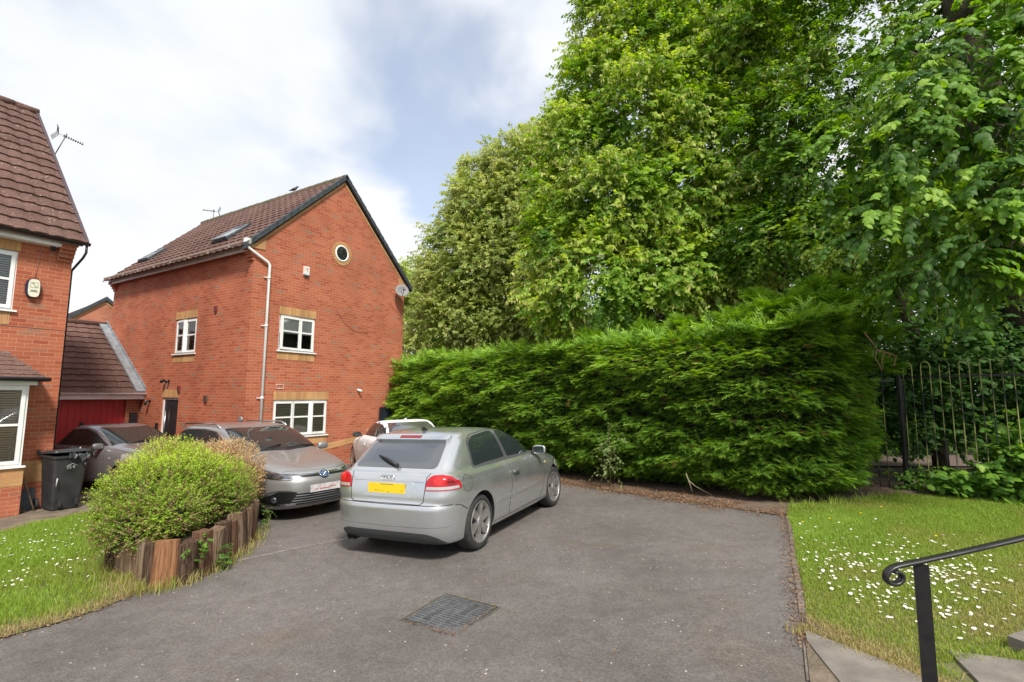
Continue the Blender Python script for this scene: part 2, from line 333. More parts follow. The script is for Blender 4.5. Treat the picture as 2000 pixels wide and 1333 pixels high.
# kerb edging
kb = MB()
for i in range(6):
    a, b_ = Vector(RK[i]), Vector(RK[i+1]); d = (b_-a); n = max(1, int(d.length/.45))
    for k in range(n):
        p, q = a+d*(k/n), a+d*((k+.985)/n); s_ = Vector((-d.y, d.x)).normalized()*-.0; w = Vector((-d.y, d.x)).normalized()*.05
        jz = random.uniform(-.006, .008)
        c4 = [p, q, q+w, p+w]
        if (w.x < 0): c4 = [p, q, q-w, p-w]
        P = [Vector((c.x, c.y, G(c.x, c.y)-.04)) for c in c4]
        kb.prism(P if (c4[1]-c4[0]).cross(c4[2]-c4[0]) > 0 else P[::-1], (0, 0, .052+jz))
tag(kb.build('kerb', KERB), kind='structure')
def slab(name, pts, h, label):
    P = [Vector((x, y, G(x, y)-.05)) for x, y in pts]
    b = MB(); b.prism(P, (0, 0, h+.05)); o = b.build(name, CONC); tag(o, label, 'paving slab', 'paving slabs at the foot of the steps')
    md = o.modifiers.new('bevel', 'BEVEL'); md.width = .008; md.segments = 2; return o
slab('paving_slab', [(1.95, 3.0), (2.55, 3.02), (2.48, 3.3), (2.17, 3.86), (2.09, 3.7)], .032, 'grey slab wedged between the kerb and the dead grass edge')
slab('paving_slab', [(2.62, 2.7), (3.45, 2.9), (3.38, 3.33), (2.93, 3.52)], .03, 'grey slab lying at the foot of the black handrail')
slab('paving_slab', [(3.55, 2.8), (4.6, 3.1), (4.3, 3.9), (3.36, 3.55)], .10, 'raised paler slab at the lower right picture corner')

# ---------------------------------------------------------------- scatter
def inpoly(x, y, poly):
    c = np.zeros(len(x), bool); n = len(poly); j = n-1
    for i in range(n):
        xi, yi = poly[i]; xj, yj = poly[j]
        m = ((yi > y) != (yj > y)) & (x < (xj-xi)*(y-yi)/((yj-yi) or 1e-9)+xi); c ^= m; j = i
    return c
def samp(poly, n):
    a = np.array(poly); lo, hi = a.min(0), a.max(0); X = []; k = 0
    while k < n:
        p = rng.uniform(lo, hi, (n*2, 2)); p = p[inpoly(p[:, 0], p[:, 1], poly)]; X.append(p); k += len(p)
    return np.concatenate(X)[:n]
def fbm(x, y, s=1., seed=0):
    r = np.random.default_rng(seed); v = np.zeros_like(x); w = 0
    for o in range(4):
        for _ in range(3):
            a = r.uniform(0, 6.28); f = s*(2**o)*r.uniform(.7, 1.4); v += np.sin((x*math.cos(a)+y*math.sin(a))*f+r.uniform(0, 6.28))*(.6**o); w += .6**o*.5
    return v/w
def blades(name, P, h, w, m, val, lean=.5, dz=.01):
    n = len(P); x, y = P[:, 0], P[:, 1]; z = G(x, y)+dz
    an = rng.uniform(0, 6.283, n); la = rng.uniform(0, 6.283, n); ll = h*rng.uniform(.1, 1, n)*lean
    ux, uy = np.cos(an)*w, np.sin(an)*w
    b0 = np.stack([x-ux, y-uy, z-.01], 1); b1 = np.stack([x+ux, y+uy, z-.01], 1)
    mx_, my_ = x+np.cos(la)*ll*.35, y+np.sin(la)*ll*.35
    m0 = np.stack([mx_-ux*.7, my_-uy*.7, z+h*.6], 1); m1 = np.stack([mx_+ux*.7, my_+uy*.7, z+h*.6], 1)
    t = np.stack([x+np.cos(la)*ll, y+np.sin(la)*ll, z+h*np.sqrt(np.clip(1-(ll/h)**2*.6, .1, 1))], 1)
    V = np.stack([b0, b1, m0, m1, t], 1).reshape(-1, 3); i = np.arange(n)[:, None]*5
    F = np.concatenate([i+[0, 1, 3], i+[0, 3, 2], i+[2, 3, 4]], 0)
    return tag(raw(name, V, F, m, attr=np.tile(val, 3)), kind='stuff')
GR = leafmat('grass_blade', [(0, (.42, .34, .17)), (.22, (.38, .34, .13)), (.4, (.28, .34, .06)), (.75, (.21, .34, .045)), (1, (.32, .46, .08))], .35, .55, .25)
n = 150000; P = samp(LL, n*2); P = P[(P[:, 1] > 3.0) & (P[:, 0] > -9.0)][:n]; dn = fbm(P[:, 0], P[:, 1], 1.6, 3)
edge = np.min([np.hypot(P[:, 0]-a, P[:, 1]-b) for a, b in LAWN_EDGE[2:]+[(-4.0, 4.25), (-3.7, 4.55), (-3.9, 5.3), (-7.4, 9), (-7.5, 8.3), (-7.55, 7.6)]], axis=0)
dry = np.clip(1-edge/.35, 0, 1)
h = (.065+.035*dn+rng.uniform(-.02, .04, len(P)))*(1-.5*dry)
tag(blades('grass_left', P, np.clip(h, .02, .2), .0032, GR, np.clip(.72+.18*dn-.7*dry+rng.normal(0, .14, len(P)), 0, 1), .9), 'long uncut bright green grass of the left lawn', 'grass')
n = 210000; P = samp(LR, n*3); P = P[(P[:, 1] > 2.6) & ~((P[:, 0] < 3.42) & (P[:, 0] > 2.60) & (P[:, 1] < 3.40-.0*P[:, 0])) & (P[:, 0] < P[:, 1]*1.1+.5)][:n]; dn = fbm(P[:, 0], P[:, 1], 1.3, 5); d2 = fbm(P[:, 0], P[:, 1], 3.2, 9)
edge = np.min([np.hypot(P[:, 0]-a, P[:, 1]-b) for a, b in [(2.26, 3.82), (2.40, 3.55), (2.52, 3.3), (2.6, 3.1), (2.18, 3.95)]], axis=0); dry = np.clip(1.25-edge/.26, 0, 1)
h = (.030+.010*dn+rng.uniform(-.008, .016, len(P)))*(1+.3*dry)
tag(blades('grass_right', P, np.clip(h, .012, .1), .0028, GR, np.clip(.56+.24*dn+.16*d2-.6*dry+rng.normal(0, .15, len(P)), 0, 1), 1.1), 'short mown green and straw coloured grass of the right lawn', 'grass')
# straw along the timbers, tufts under the hedge
def tufts(name, cs, label, hh=.14, per=70, v=.35, sp=.07):
    P = np.concatenate([np.array(c)+rng.normal(0, sp, (per, 2)) for c in cs]); n = len(P)
    o = blades(name, P, hh*rng.uniform(.3, 1, n), .0035, GR, np.clip(v+rng.normal(0, .16, n), 0, 1), 1.0)
    return tag(o, label, 'grass')
tufts('dry_grass', [(-3.60, 5.05), (-3.42, 5.12), (-3.78, 5.2), (-3.28, 5.3), (-3.24, 5.6), (-3.22, 5.9), (-3.26, 6.2), (-3.32, 6.5), (-3.42, 6.9), (-3.95, 5.32), (-4.15, 5.42), (-4.4, 5.65), (-3.6, 7.3)], 'dry straw coloured grass at the foot of the timber edging', .16, 90, .22)
tufts('grass_tufts', [(4.6, 7.9), (4.5, 7.75), (5.2, 8.1), (5.6, 8.2), (6.0, 8.35), (4.35, 7.85), (5.0, 8.0), (6.5, 8.5)], 'loose green grass tufts under the right end of the hedge', .2, 60, .55)
tufts('dry_grass', [(2.2, 3.88), (2.28, 3.74), (2.34, 3.6), (2.42, 3.48), (2.46, 3.36), (2.52, 3.22), (2.56, 3.05)], 'straw dry grass creeping over the slab beside the kerb', .05, 260, .10, .055)
tufts('grass_tufts', [(3.0, 3.5), (3.3, 3.4), (2.8, 3.5), (3.5, 3.5), (2.66, 3.3), (2.64, 3.0)], 'green tufts around the slab at the foot of the handrail', .07, 120, .5, .06)
# daisies
DAW = mat('daisy_petal', (.85, .83, .82), .6); DAY = mat('daisy_centre', (.75, .5, .03), .6)
def daisies(name, C, r, hz, label):
    V = []; F = []; mi = []
    for (x, y) in C:
        rr = r*random.uniform(.7, 1.15); z = G(x, y)+hz*random.uniform(.6, 1.1); tx, ty = random.uniform(-.35, .35), random.uniform(-.45, .15)
        nn_ = Vector((tx, ty, 1)).normalized(); a = nn_.orthogonal().normalized(); b2 = nn_.cross(a); c = Vector((x, y, z)); k = len(V)
        for q in range(10):
            an = q*.6283; ra = rr*(1 if q % 2 == 0 else .86); V.append(c+(a*math.cos(an)+b2*math.sin(an))*ra)
        F.append(list(range(k, k+10))); mi.append(0); k = len(V)
        for q in range(6):
            an = q*1.047; V.append(c+nn_*.0025+(a*math.cos(an)+b2*math.sin(an))*rr*.32)
        F.append(list(range(k, k+6))); mi.append(1)
    return tag(raw(name, [tuple(v) for v in V], F, [DAW, DAY], midx=mi), label, 'flowers', kind='stuff')
def clus(cs):
    out_ = []
    for cx, cy, s_, k in cs:
        for _ in range(k): out_.append((random.gauss(cx, s_), random.gauss(cy, s_)))
    return out_
DR = clus([(4.0, 4.9, .35, 46), (3.3, 5.2, .4, 30), (3.0, 4.75, .25, 24), (4.6, 5.4, .5, 26), (3.3, 4.15, .25, 16), (4.0, 4.95, .18, 50), (3.85, 4.75, .3, 30), (3.4, 4.6, .3, 34), (3.1, 4.3, .25, 22), (3.55, 5.4, .35, 36), (4.2, 5.6, .4, 22), (4.6, 4.9, .4, 26), (4.4, 4.4, .3, 20), (3.9, 6.2, .4, 16), (4.4, 6.6, .6, 12), (5.4, 5.6, .5, 16), (3.6, 4.0, .3, 14)])
DR = [p for p in DR if inpoly(np.array([p[0]]), np.array([p[1]]), LR)[0] and p[0] > 2.75]
daisies('daisies', DR, .015, .045, 'white daisies scattered over the short right lawn')
DLc = clus([(-5.5, 7.9, .25, 40), (-5.0, 7.7, .2, 26), (-6.3, 6.6, .3, 20), (-5.2, 5.0, .2, 26), (-5.4, 5.2, .25, 40), (-5.0, 4.8, .2, 14), (-5.9, 6.2, .3, 26), (-5.6, 7.7, .35, 60), (-5.2, 7.5, .3, 30), (-6.7, 6.7, .3, 22), (-5.1, 6.0, .25, 16), (-6.4, 5.4, .3, 20), (-4.9, 5.6, .2, 10), (-6.2, 7.2, .4, 20)])
daisies('daisies', DLc, .0125, .10, 'white daisies in drifts in the long left lawn')
bcup = [(4.35, 7.0), (4.95, 7.25), (5.0, 6.05), (3.9, 6.85), (5.5, 7.6)]
V = []; F = []
for x, y in bcup:
    for q in range(6):
        an = q*1.047; V.append((x+.018*math.cos(an), y+.018*math.sin(an), G(x, y)+.06+.008*(q % 2)))
    F.append(list(range(len(V)-6, len(V))))
tag(raw('buttercups', V, F, mat('buttercup_petal', (.8, .55, .02), .5)), 'few yellow buttercups on the right lawn near the hedge', 'flowers', kind='stuff')
# leaf litter
LIT = leafmat('dead_leaf', [(0, (.10, .05, .03)), (.5, (.20, .105, .055)), (1, (.38, .26, .15))], .1, .8, .2)
def flakes(name, P, s, label, m=LIT, val=None, up=.012):
    n = len(P); x, y = P[:, 0], P[:, 1]; z = G(x, y)+up+rng.uniform(0, .015, n); an = rng.uniform(0, 6.283, n); sz = s*rng.uniform(.4, 1.3, n)
    a = np.stack([np.cos(an), np.sin(an), rng.normal(0, .25, n)], 1)*sz[:, None]; b = np.stack([-np.sin(an), np.cos(an), rng.normal(0, .25, n)], 1)*sz[:, None]*.5
    c = np.stack([x, y, z], 1); V = np.stack([c-a, c+b, c+a, c-b], 1).reshape(-1, 3); F = np.arange(n*4).reshape(-1, 4)
    return tag(raw(name, V, F, m, attr=rng.uniform(0, 1, n) if val is None else val), label, 'leaf litter', kind='stuff')
def along(poly, n, spread, bias=0):
    p = np.array(poly); d = np.diff(p, axis=0); L_ = np.hypot(d[:, 0], d[:, 1]); i = rng.choice(len(d), n, p=L_/L_.sum()); t = rng.uniform(0, 1, n)[:, None]
    nrm = np.stack([-d[:, 1], d[:, 0]], 1)/L_[:, None]; return p[i]+d[i]*t+nrm[i]*(rng.normal(0, spread, n)+bias)[:, None]
flakes('leaf_litter', along([(-3.6, 16.2), (-1.6, 14.2), (.6, 11.6), (1.6, 10.4), (2.7, 9.2), (3.6, 8.15)], 14000, .30, .05), .018, 'brown dead leaves and needles swept against the hedge foot')
flakes('leaf_litter', along([(.3, 11.9), (1.05, 10.9), (2.2, 9.5), (3.1, 8.5), (3.8, 7.6), (4.4, 7.7), (5.6, 8.2), (6.8, 8.7)], 5200, .10, 0), .015, 'ragged outer edge of the brown leaf litter on the tarmac')
flakes('leaf_litter', np.concatenate([along([(4.1, 8.0), (3.95, 7.45), (3.48, 6.45), (2.65, 4.85), (2.3, 4.2), (2.0, 3.6)], 1600, .05, 0), along([(-4.05, 4.1), (-3.7, 4.6), (-3.6, 5.1), (-3.3, 5.9), (-3.3, 6.5), (-3.5, 7.1)], 1200, .06, 0)]), .012, 'brown debris along the edges of the driveway')
flakes('leaf_litter', samp([(-3.4, 3.2), (1.6, 3.2), (3.6, 7.2), (3.0, 9), (1, 11), (-2.6, 7)], 420), .009, 'pale petals and chips strewn over the tarmac', up=.004, val=rng.uniform(.7, 1, 420))
# manhole cover
IRON = mat('worn_cast_iron', (.095, .10, .105), .5, metal=.35, noise=20, col2=(.06, .062, .065))
mh = [(-.88, 4.27), (-.43, 3.98), (-.12, 4.49), (-.56, 4.79)]
cx = sum(p[0] for p in mh)/4; cy = sum(p[1] for p in mh)/4
e1 = (Vector(mh[3])-Vector(mh[0])).normalized()
mroot = thing('manhole_cover', 'square ribbed grey iron drain cover set in the driveway', 'manhole cover', (cx, cy, G(cx, cy)), math.atan2(e1.y, e1.x))
mroot.rotation_euler = (math.atan(-.0143), -math.atan(.0309), math.atan2(e1.y, e1.x))
b = MB(); S_ = .275
b.box(-S_, S_, -S_, S_, -.02, .008); b.build('lid', IRON, mroot); b = MB()
for k in range(15):
    for l_ in range(5):
        x = -S_+.03+k*(2*S_-.06)/14; y0 = -S_+.02+l_*(2*S_-.04)/5
        b.box(x-.006, x+.006, y0+.008, y0+(2*S_-.04)/5-.008, .008, .012)
for l_ in range(6):
    y0 = -S_+.02+l_*(2*S_-.04)/5; b.box(-S_+.02, S_-.02, y0-.005, y0+.005, .008, .0125)
tag(b.build('rib_pattern', mat('worn_rib_iron', (.19, .195, .20), .45, metal=.35, noise=20, col2=(.12, .12, .125)), mroot), kind='stuff')
b = MB(); S2 = .30
for q in ((-S2, S2, -S2, -S_-.008), (-S2, S2, S_+.008, S2), (-S2, -S_-.008, -S_-.008, S_+.008), (S_+.008, S2, -S_-.008, S_+.008)): b.box(*q, -.02, .006)
b.build('frame', mat('frame_grit', (.11, .10, .08), .9, noise=40, col2=(.05, .06, .03), bump=(80, 1, .01)), mroot)
for sx, sy in ((-.1, .12), (.12, -.1)):
    b = MB(); b.box(sx-.09, sx+.09, sy-.02, sy+.02, .0126, .0145); b.build('keyway', IRON, mroot)
flakes('moss', along(mh+[mh[0]], 420, .013, 0), .008, 'brown grit and dry moss round the drain cover', LIT, rng.uniform(0, 1, 420), up=.006)
# ---------------------------------------------------------------- buildings
YAW = 1.0267
def wall(mb, u0, u1, z0, z1, holes, M, rev=.10):
    us = sorted({u0, u1, *[h[0] for h in holes], *[h[1] for h in holes]}); zs = sorted({z0, z1, *[h[2] for h in holes], *[h[3] for h in holes]})
    for i in range(len(us)-1):
        for j in range(len(zs)-1):
            a, b, c, d = us[i], us[i+1], zs[j], zs[j+1]; mu, mz = (a+b)/2, (c+d)/2
            if any(h[0] < mu < h[1] and h[2] < mz < h[3] for h in holes): continue
            mb.poly([M @ Vector(p) for p in ((a, 0, c), (b, 0, c), (b, 0, d), (a, 0, d))], [(a, c), (b, c), (b, d), (a, d)])
    for a, b, c, d in holes:
        for P, uv in ((((a, 0, c), (a, 0, d), (a, rev, d), (a, rev, c)), [(0, c), (0, d), (rev, d), (rev, c)]), (((b, 0, d), (b, 0, c), (b, rev, c), (b, rev, d)), [(0, d), (0, c), (rev, c), (rev, d)]),
                      (((a, 0, d), (b, 0, d), (b, rev, d), (a, rev, d)), [(a, 0), (b, 0), (b, rev), (a, rev)]), (((b, 0, c), (a, 0, c), (a, rev, c), (b, rev, c)), [(b, 0), (a, 0), (a, rev), (b, rev)])):
            mb.poly([M @ Vector(p) for p in P], uv)
def ring(mb, a, b, c, d, w, y0, y1, M):
    mb.box(a, b, y0, y1, c, c+w, M); mb.box(a, b, y0, y1, d-w, d, M); mb.box(a, a+w, y0, y1, c+w, d-w, M); mb.box(b-w, b, y0, y1, c+w, d-w, M)
def window(root, M, a, b, c, d, leaves, tz, blind=None, sill=True, z0=0, depth=.035, bw=(a_ := .03), label=None):
    """leaves: list of (u0,u1,open_deg,hinge)"""
    fr = MB(); y = depth
    ring(fr, a, b, c, d, .045, y, y+.06, M)
    for (l0, l1, an, hg) in leaves:
        LM = M
        if an:
            hx_ = l0 if hg == 'l' else l1
            LM = M @ Matrix.Translation((hx_, y, 0)) @ Matrix.Rotation(rad(-an if hg == 'l' else an), 4, 'Z') @ Matrix.Translation((-hx_, -y, 0))
        ring(fr, l0, l1, c+.04, d-.04, .055, y-.022, y+.03, LM)
        if tz is not None: fr.box(l0+.055, l1-.055, y-.015, y+.02, tz-.02, tz+.02, LM)
    w = fr.build('window', UPVC, root, z0=z0)
    if label: w['label'] = label
    for (l0, l1, an, hg) in leaves:
        LM = M
        if an:
            hx_ = l0 if hg == 'l' else l1
            LM = M @ Matrix.Translation((hx_, y, 0)) @ Matrix.Rotation(rad(-an if hg == 'l' else an), 4, 'Z') @ Matrix.Translation((-hx_, -y, 0))
        p = MB(); p.poly([LM @ Vector(q) for q in ((l0+.05, y+.005, c+.09), (l1-.05, y+.005, c+.09), (l1-.05, y+.005, d-.09), (l0+.05, y+.005, d-.09))])
        p.build('pane', GLASS, w)
    if sill:
        s = MB(); s.box(a-.05, b+.05, -.045, y+.02, c-.03, c, M); s.build('sill', UPVC, w)
    if blind == 'venetian':
        s = MB(); z = c+.06
        while z < d-.05:
            Mx = M @ Matrix.Translation(((a+b)/2, y+.05, z)) @ Matrix.Rotation(rad(42), 4, 'X'); s.box(-(b-a)/2+.05, (b-a)/2-.05, -.022, .022, -.0012, .0012, Mx); z += .042
        s.build('blind', BLIND, w)
    elif blind == 'roller':
        s = MB(); s.box(a+.05, b-.05, y+.045, y+.05, (c+d)/2+.0, d-.05, M); s.build('blind', BLINDW, w)
    return w
def interior(mb, a, b, c, d, M, dp=.5):
    mb.box(a-.2, b+.2, .105+.02, .12+dp, c-.2, d+.2, M)
def room(root, rects, z0):
    for (a, b, c, d, M) in rects:
        mb = MB(); y0, y1 = .121, .75; a -= .15; b += .15; c -= .15; d += .15
        P = lambda x, y, z: M @ Vector((x, y, z))
        mb.poly([P(a, y1, c), P(b, y1, c), P(b, y1, d), P(a, y1, d)]); mb.poly([P(a, y0, c), P(b, y0, c), P(b, y1, c), P(a, y1, c)]); mb.poly([P(a, y0, d), P(b, y0, d), P(b, y1, d), P(a, y1, d)])
        mb.poly([P(a, y0, c), P(a, y1, c), P(a, y1, d), P(a, y0, d)]); mb.poly([P(b, y0, c), P(b, y1, c), P(b, y1, d), P(b, y0, d)])
        mb.build('room', mat('room_wall', (.13, .12, .11), .9), root, z0=z0)
def tile_roof(mb, o, u, v, ul, vl, gauge=.30, wave=.30, amp=.022, step=.030, clip=None, taper=None):
    """o lower-left corner, u along the eaves, v up the slope (unit vectors)"""
    o, u, v = Vector(o), Vector(u), Vector(v); n = u.cross(v).normalized()
    nr = max(1, round(vl/gauge)); g = vl/nr; K = 8
    for r in range(nr):
        a0, a1 = 0, ul
        if taper: a0, a1 = taper(r*g), ul-taper(r*g)
        m = max(2, int((a1-a0)/wave*K)); jr = random.uniform(-.003, .003)
        us = [a0+(a1-a0)*k/m for k in range(m+1)]
        def prof(x):
            t = (x/wave) % 1.0
            return amp*(1-abs(1-2*t)**2.6)*1.15
        low = []; lip = []; top = []
        for x in us:
            h = prof(x)
            j = .003*math.sin(x*37.7+r*5)
            low.append(o+u*x+v*(r*g-.02)+n*(h+step+jr+j)); lip.append(o+u*x+v*(r*g-.02)+n*(h*.9+.0+jr)); top.append(o+u*x+v*((r+1)*g+.0)+n*(h*.9+.002))
        mb.grid([lip, low], sm=False); mb.grid([low, top], sm=True)
def cyl_between(mb, p, q, r, n=10): mb.tube([p, q], r, n)

I4 = Matrix.Identity(4)
ML = Matrix(((0, 1, 0, 0), (-1, 0, 0, 0), (0, 0, 1, 0), (0, 0, 0, 1)))     # faces -x
# ================= the three-storey house
Wd, Ld = 5.508, 8.155; zb = -.34; ZE = 5.66; SL = .975
mh_ = thing('brick_house', 'tall red brick house with gable end, round window and brown tiled roof', 'house', (-6.672, 12.543, zb), YAW)
up = (.80, 1.93, 3.02, 4.0); lw = (.76, 2.47, .70, 1.695); li = (-3.77, -2.60, 2.985, 4.0); dr = (-4.22, -3.30, -.36, 1.73)
b = MB()
wall(b, 0, Wd, -1.2, ZE, [up, lw], I4)
wall(b, -Ld, 0, -1.2, 5.62, [li, dr], ML)
zr_ = 5.76+SL*Wd/2
b.poly([(0, 0, ZE), (Wd, 0, ZE), (Wd, 0, 5.76), (Wd/2, 0, zr_), (0, 0, 5.76)])
b.poly([(Wd, Ld, ZE), (0, Ld, ZE), (0, Ld, 5.76), (Wd/2, Ld, zr_), (Wd, Ld, 5.76)])
b.poly([(Wd, Ld, -1.2), (0, Ld, -1.2), (0, Ld, ZE), (Wd, Ld, ZE)]); b.poly([(Wd, 0, -1.2), (Wd, Ld, -1.2), (Wd, Ld, 5.7), (Wd, 0, 5.7)])
b.poly([(0, 0, 5.62), (0, Ld, 5.62), (0, Ld, 5.75), (0, 0, 5.75)])
# corbelled shoulders: each course steps out to carry the eaves
for k in range(4):
    b.box(-.045*(k+1), -.0005, .003, .22, 5.30+.075*k, 5.30+.075*(k+1)); b.box(-.045*(k+1), -.0005, Ld-.22, Ld-.003, 5.30+.075*k, 5.375+.075*k)
    b.box(Wd+.0005, Wd+.045*(k+1), .003, .22, 5.30+.075*k, 5.30+.075*(k+1))
wl = b.build('wall', RED, mh_, z0=zb)
def soldier(root, a, c, z0_, z1_, M, z0):
    b = MB(); P = [(a, -.005, z0_), (c, -.005, z0_), (c, -.005, z1_), (a, -.005, z1_)]
    b.poly([M @ Vector(p) for p in P], [(p[2]-z0_, p[0]) for p in P])
    for q in (((a, 0), (a, 1)), ((c, 1), (c, 0))):
        x = q[0][0]; Q = [(x, .0 if k_ else -.005, z0_) for _, k_ in q]+[(x, .0 if k_ else -.005, z1_) for _, k_ in q[::-1]]
        b.poly([M @ Vector(p) for p in Q], [(p[2]-z0_, p[1]) for p in Q])
    b.poly([M @ Vector(p) for p in ((a, -.005, z1_), (c, -.005, z1_), (c, 0, z1_), (a, 0, z1_))]); b.poly([M @ Vector(p) for p in ((a, -.005, z0_), (a, .1, z0_), (c, .1, z0_), (c, -.005, z0_))])
    b.build('lintel', SOLD, root, z0=z0)
for q in ((up[0]-.01, up[1]+.01, up[3], up[3]+.225), (up[0]-.01, up[1]+.01, up[2]-.245, up[2]-.03), (lw[0]-.01, lw[1]+.02, lw[3], lw[3]+.225), (lw[0]-.01, lw[1]+.02, lw[2]-.245, lw[2]-.03)): soldier(mh_, *q, I4, zb)
for q in ((li[0]-.01, li[1]+.01, li[3], li[3]+.225), (li[0]-.01, li[1]+.01, li[2]-.245, li[2]-.03), (dr[0]-.03, dr[1]+.0, dr[3], dr[3]+.225)): soldier(mh_, *q, ML, zb)
for s_ in (0, 1):        # buff verge course and shoulder stones
    X = (lambda x: x) if s_ == 0 else (lambda x: Wd-x)
    q = [(X(0), -.012, 5.745), (X(.0), -.012, 5.66), (X(Wd/2), -.012, zr_-.10), (X(Wd/2), -.012, zr_-.01)]
    b = MB(); b.prism(q if s_ == 1 else q[::-1], (0, .02, 0)); b.build('verge_course', BUFF, mh_, z0=zb)
    q = [(X(-.16), -.02, 5.60), (X(.28), -.02, 5.68-.05), (X(.28), -.02, 5.90), (X(0), -.02, 5.745), (X(-.16), -.02, 5.64)]
    b = MB(); b.prism(q if s_ == 0 else q[::-1], (0, .1, 0)); b.build('shoulder_stone', BUFF, mh_, z0=zb)
b = MB(); b.poly([(0.0, -.006, -.05), (Wd, -.006, .62), (Wd, -.006, .76), (0.0, -.006, .16)], [(0, 0), (Wd, 0), (Wd, .15), (0, .15)]); b.build('plinth_band', BUFF, mh_, z0=zb)
# round window
b = MB(); rc = Vector((2.755, 0, 6.15)); n = 40
for k in range(26):
    a0, a1 = 2*math.pi*k/26+.02, 2*math.pi*(k+1)/26-.02; q = []
    for a_, r_ in ((a0, .25), (a1, .25), (a1, .37), (a0, .37)): q.append((rc.x+math.cos(a_)*r_, -.014, rc.z+math.sin(a_)*r_))
    b.prism(q, (0, .016, 0))
rw = b.build('round_window', BUFF, mh_, z0=zb)
b = MB(); Mr = Matrix.Translation(rc) @ Matrix.Rotation(math.pi/2, 4, 'X')
b.lathe([(.255, .012), (.24, .03), (.21, .03), (.205, .006)], Mr, 40); b.build('frame', UPVC, rw)
b = MB(); b.poly([(rc.x+math.cos(k*math.tau/40)*.21, -.008, rc.z+math.sin(k*math.tau/40)*.21) for k in range(40)])
DGL = mat('dark_glass', (.02, .025, .02), .03, spec=.9); b.build('pane', DGL, rw)
window(mh_, I4, *up, [(up[0]+.03, .5*(up[0]+up[1])+.11, 7, 'r'), (.5*(up[0]+up[1])+.09, up[1]-.03, 0, 'l')], 3.56, 'roller', z0=zb, label='upper gable window with its left casement ajar')
window(mh_, I4, *lw, [(lw[0]+.03, lw[0]+.61, 0, 'l'), (lw[0]+.58, lw[0]+1.16, 0, 'l'), (lw[0]+1.15, lw[1]-.03, 5, 'r')], 1.23, 'venetian', z0=zb, label='three-light ground floor window with slatted blinds')
window(mh_, ML, *li, [(li[0]+.03, li[0]+.58, 6, 'l'), (li[0]+.57, li[1]-.03, 0, 'l')], 3.52, 'venetian', z0=zb, label='small side window above the door')
room(mh_, [(*up, I4), (*lw, I4), (*li, ML)], zb)
# door
b = MB(); ring(b, dr[0], dr[1], dr[2], dr[3], .06, .03, .09, ML); d_ = b.build('door', UPVC, mh_, z0=zb)
DOORM = mat('charcoal_door', (.022, .022, .028), .4)
b = MB(); b.box(dr[0]+.06, dr[1]-.06, .05, .085, dr[2]+.06, dr[3]-.06, ML); b.build('leaf', DOORM, d_)
b = MB(); b.box(-3.80, -3.68, .045, .0499, .0, 1.5, ML); b.build('glass_strip', DGL, d_)
b = MB(); b.tube([ML @ Vector((-3.98, .0, .25)), ML @ Vector((-3.98, .0, 1.35))], .013, 8); b.build('handle', mat('steel', (.5, .5, .5), .3, 1.), d_)
# roof
vs = Vector((1, 0, SL)).normalized(); vl = math.hypot(Wd/2+.30, SL*(Wd/2+.30))
b = MB()
tile_roof(b, (-.30, -.05+Ld+.10, 5.93-.30*SL-.05), (0, -1, 0), vs, Ld+.10, vl, .275)
tile_roof(b, (Wd+.30, -.05, 5.93-.30*SL-.05), (0, 1, 0), Vector((-1, 0, SL)).normalized(), Ld+.10, vl, .275)
b.prism([(-.28, 0.02, 5.60), (Wd/2, .02, 5.60+SL*(Wd/2+.26)), (Wd+.28, .02, 5.60), (Wd+.26, .02, 5.66), (Wd/2, .02, 5.69+SL*(Wd/2+.26)), (-.26, .02, 5.66)][::-1], (0, Ld-.04, 0))
rf = b.build('roof', TILE, mh_, z0=zb)
b = MB(); nr_ = 20
for k in range(nr_):
    y0 = -.06+k*(Ld+.14)/nr_; pts = []
    for i in range(9):
        a_ = rad(-20+i*27.5); pts.append((Wd/2+math.cos(a_)*.125, 5.93+SL*Wd/2-.075+math.sin(a_)*.115))
    jj = random.uniform(-.004, .006)
    b.grid([[(x, y0, z+.008+jj) for x, z in pts], [(x, y0+(Ld+.14)/nr_+.02, z+jj) for x, z in pts]]); 
b.build('ridge_tiles', mat('mossy_ridge_tile', (.15, .10, .07), .9, noise=7, col2=(.07, .08, .04)), rf)
b = MB(); nc = 15
for s_ in (0, 1):
    X = (lambda x: x) if s_ == 0 else (lambda x: Wd-x)
    for k in range(nc):
        t0 = -.32+(Wd/2+.32)*k/nc; t1 = -.32+(Wd/2+.32)*(k+1)/nc+.02; zt = lambda t: 5.93+SL*t
        for (ya, yb) in ((-.10, .03),):
            q = [(X(t0), ya, zt(t0)-.115), (X(t1), ya, zt(t1)-.115), (X(t1), ya, zt(t1)+.035), (X(t0), ya, zt(t0)+.06)]
            b.prism(q if s_ == 0 else q[::-1], (0, yb-ya, 0))
b.lathe([(0.001, -.12), (.07, -.12), (.10, -.10), (.105, 0)], Matrix.Translation((Wd/2, .02, 5.93+SL*Wd/2-.05)) @ Matrix.Rotation(-math.pi/2, 4, 'X') @ Matrix.Scale(1, 4), 16)
b.build('verge_caps', VERGE, rf)
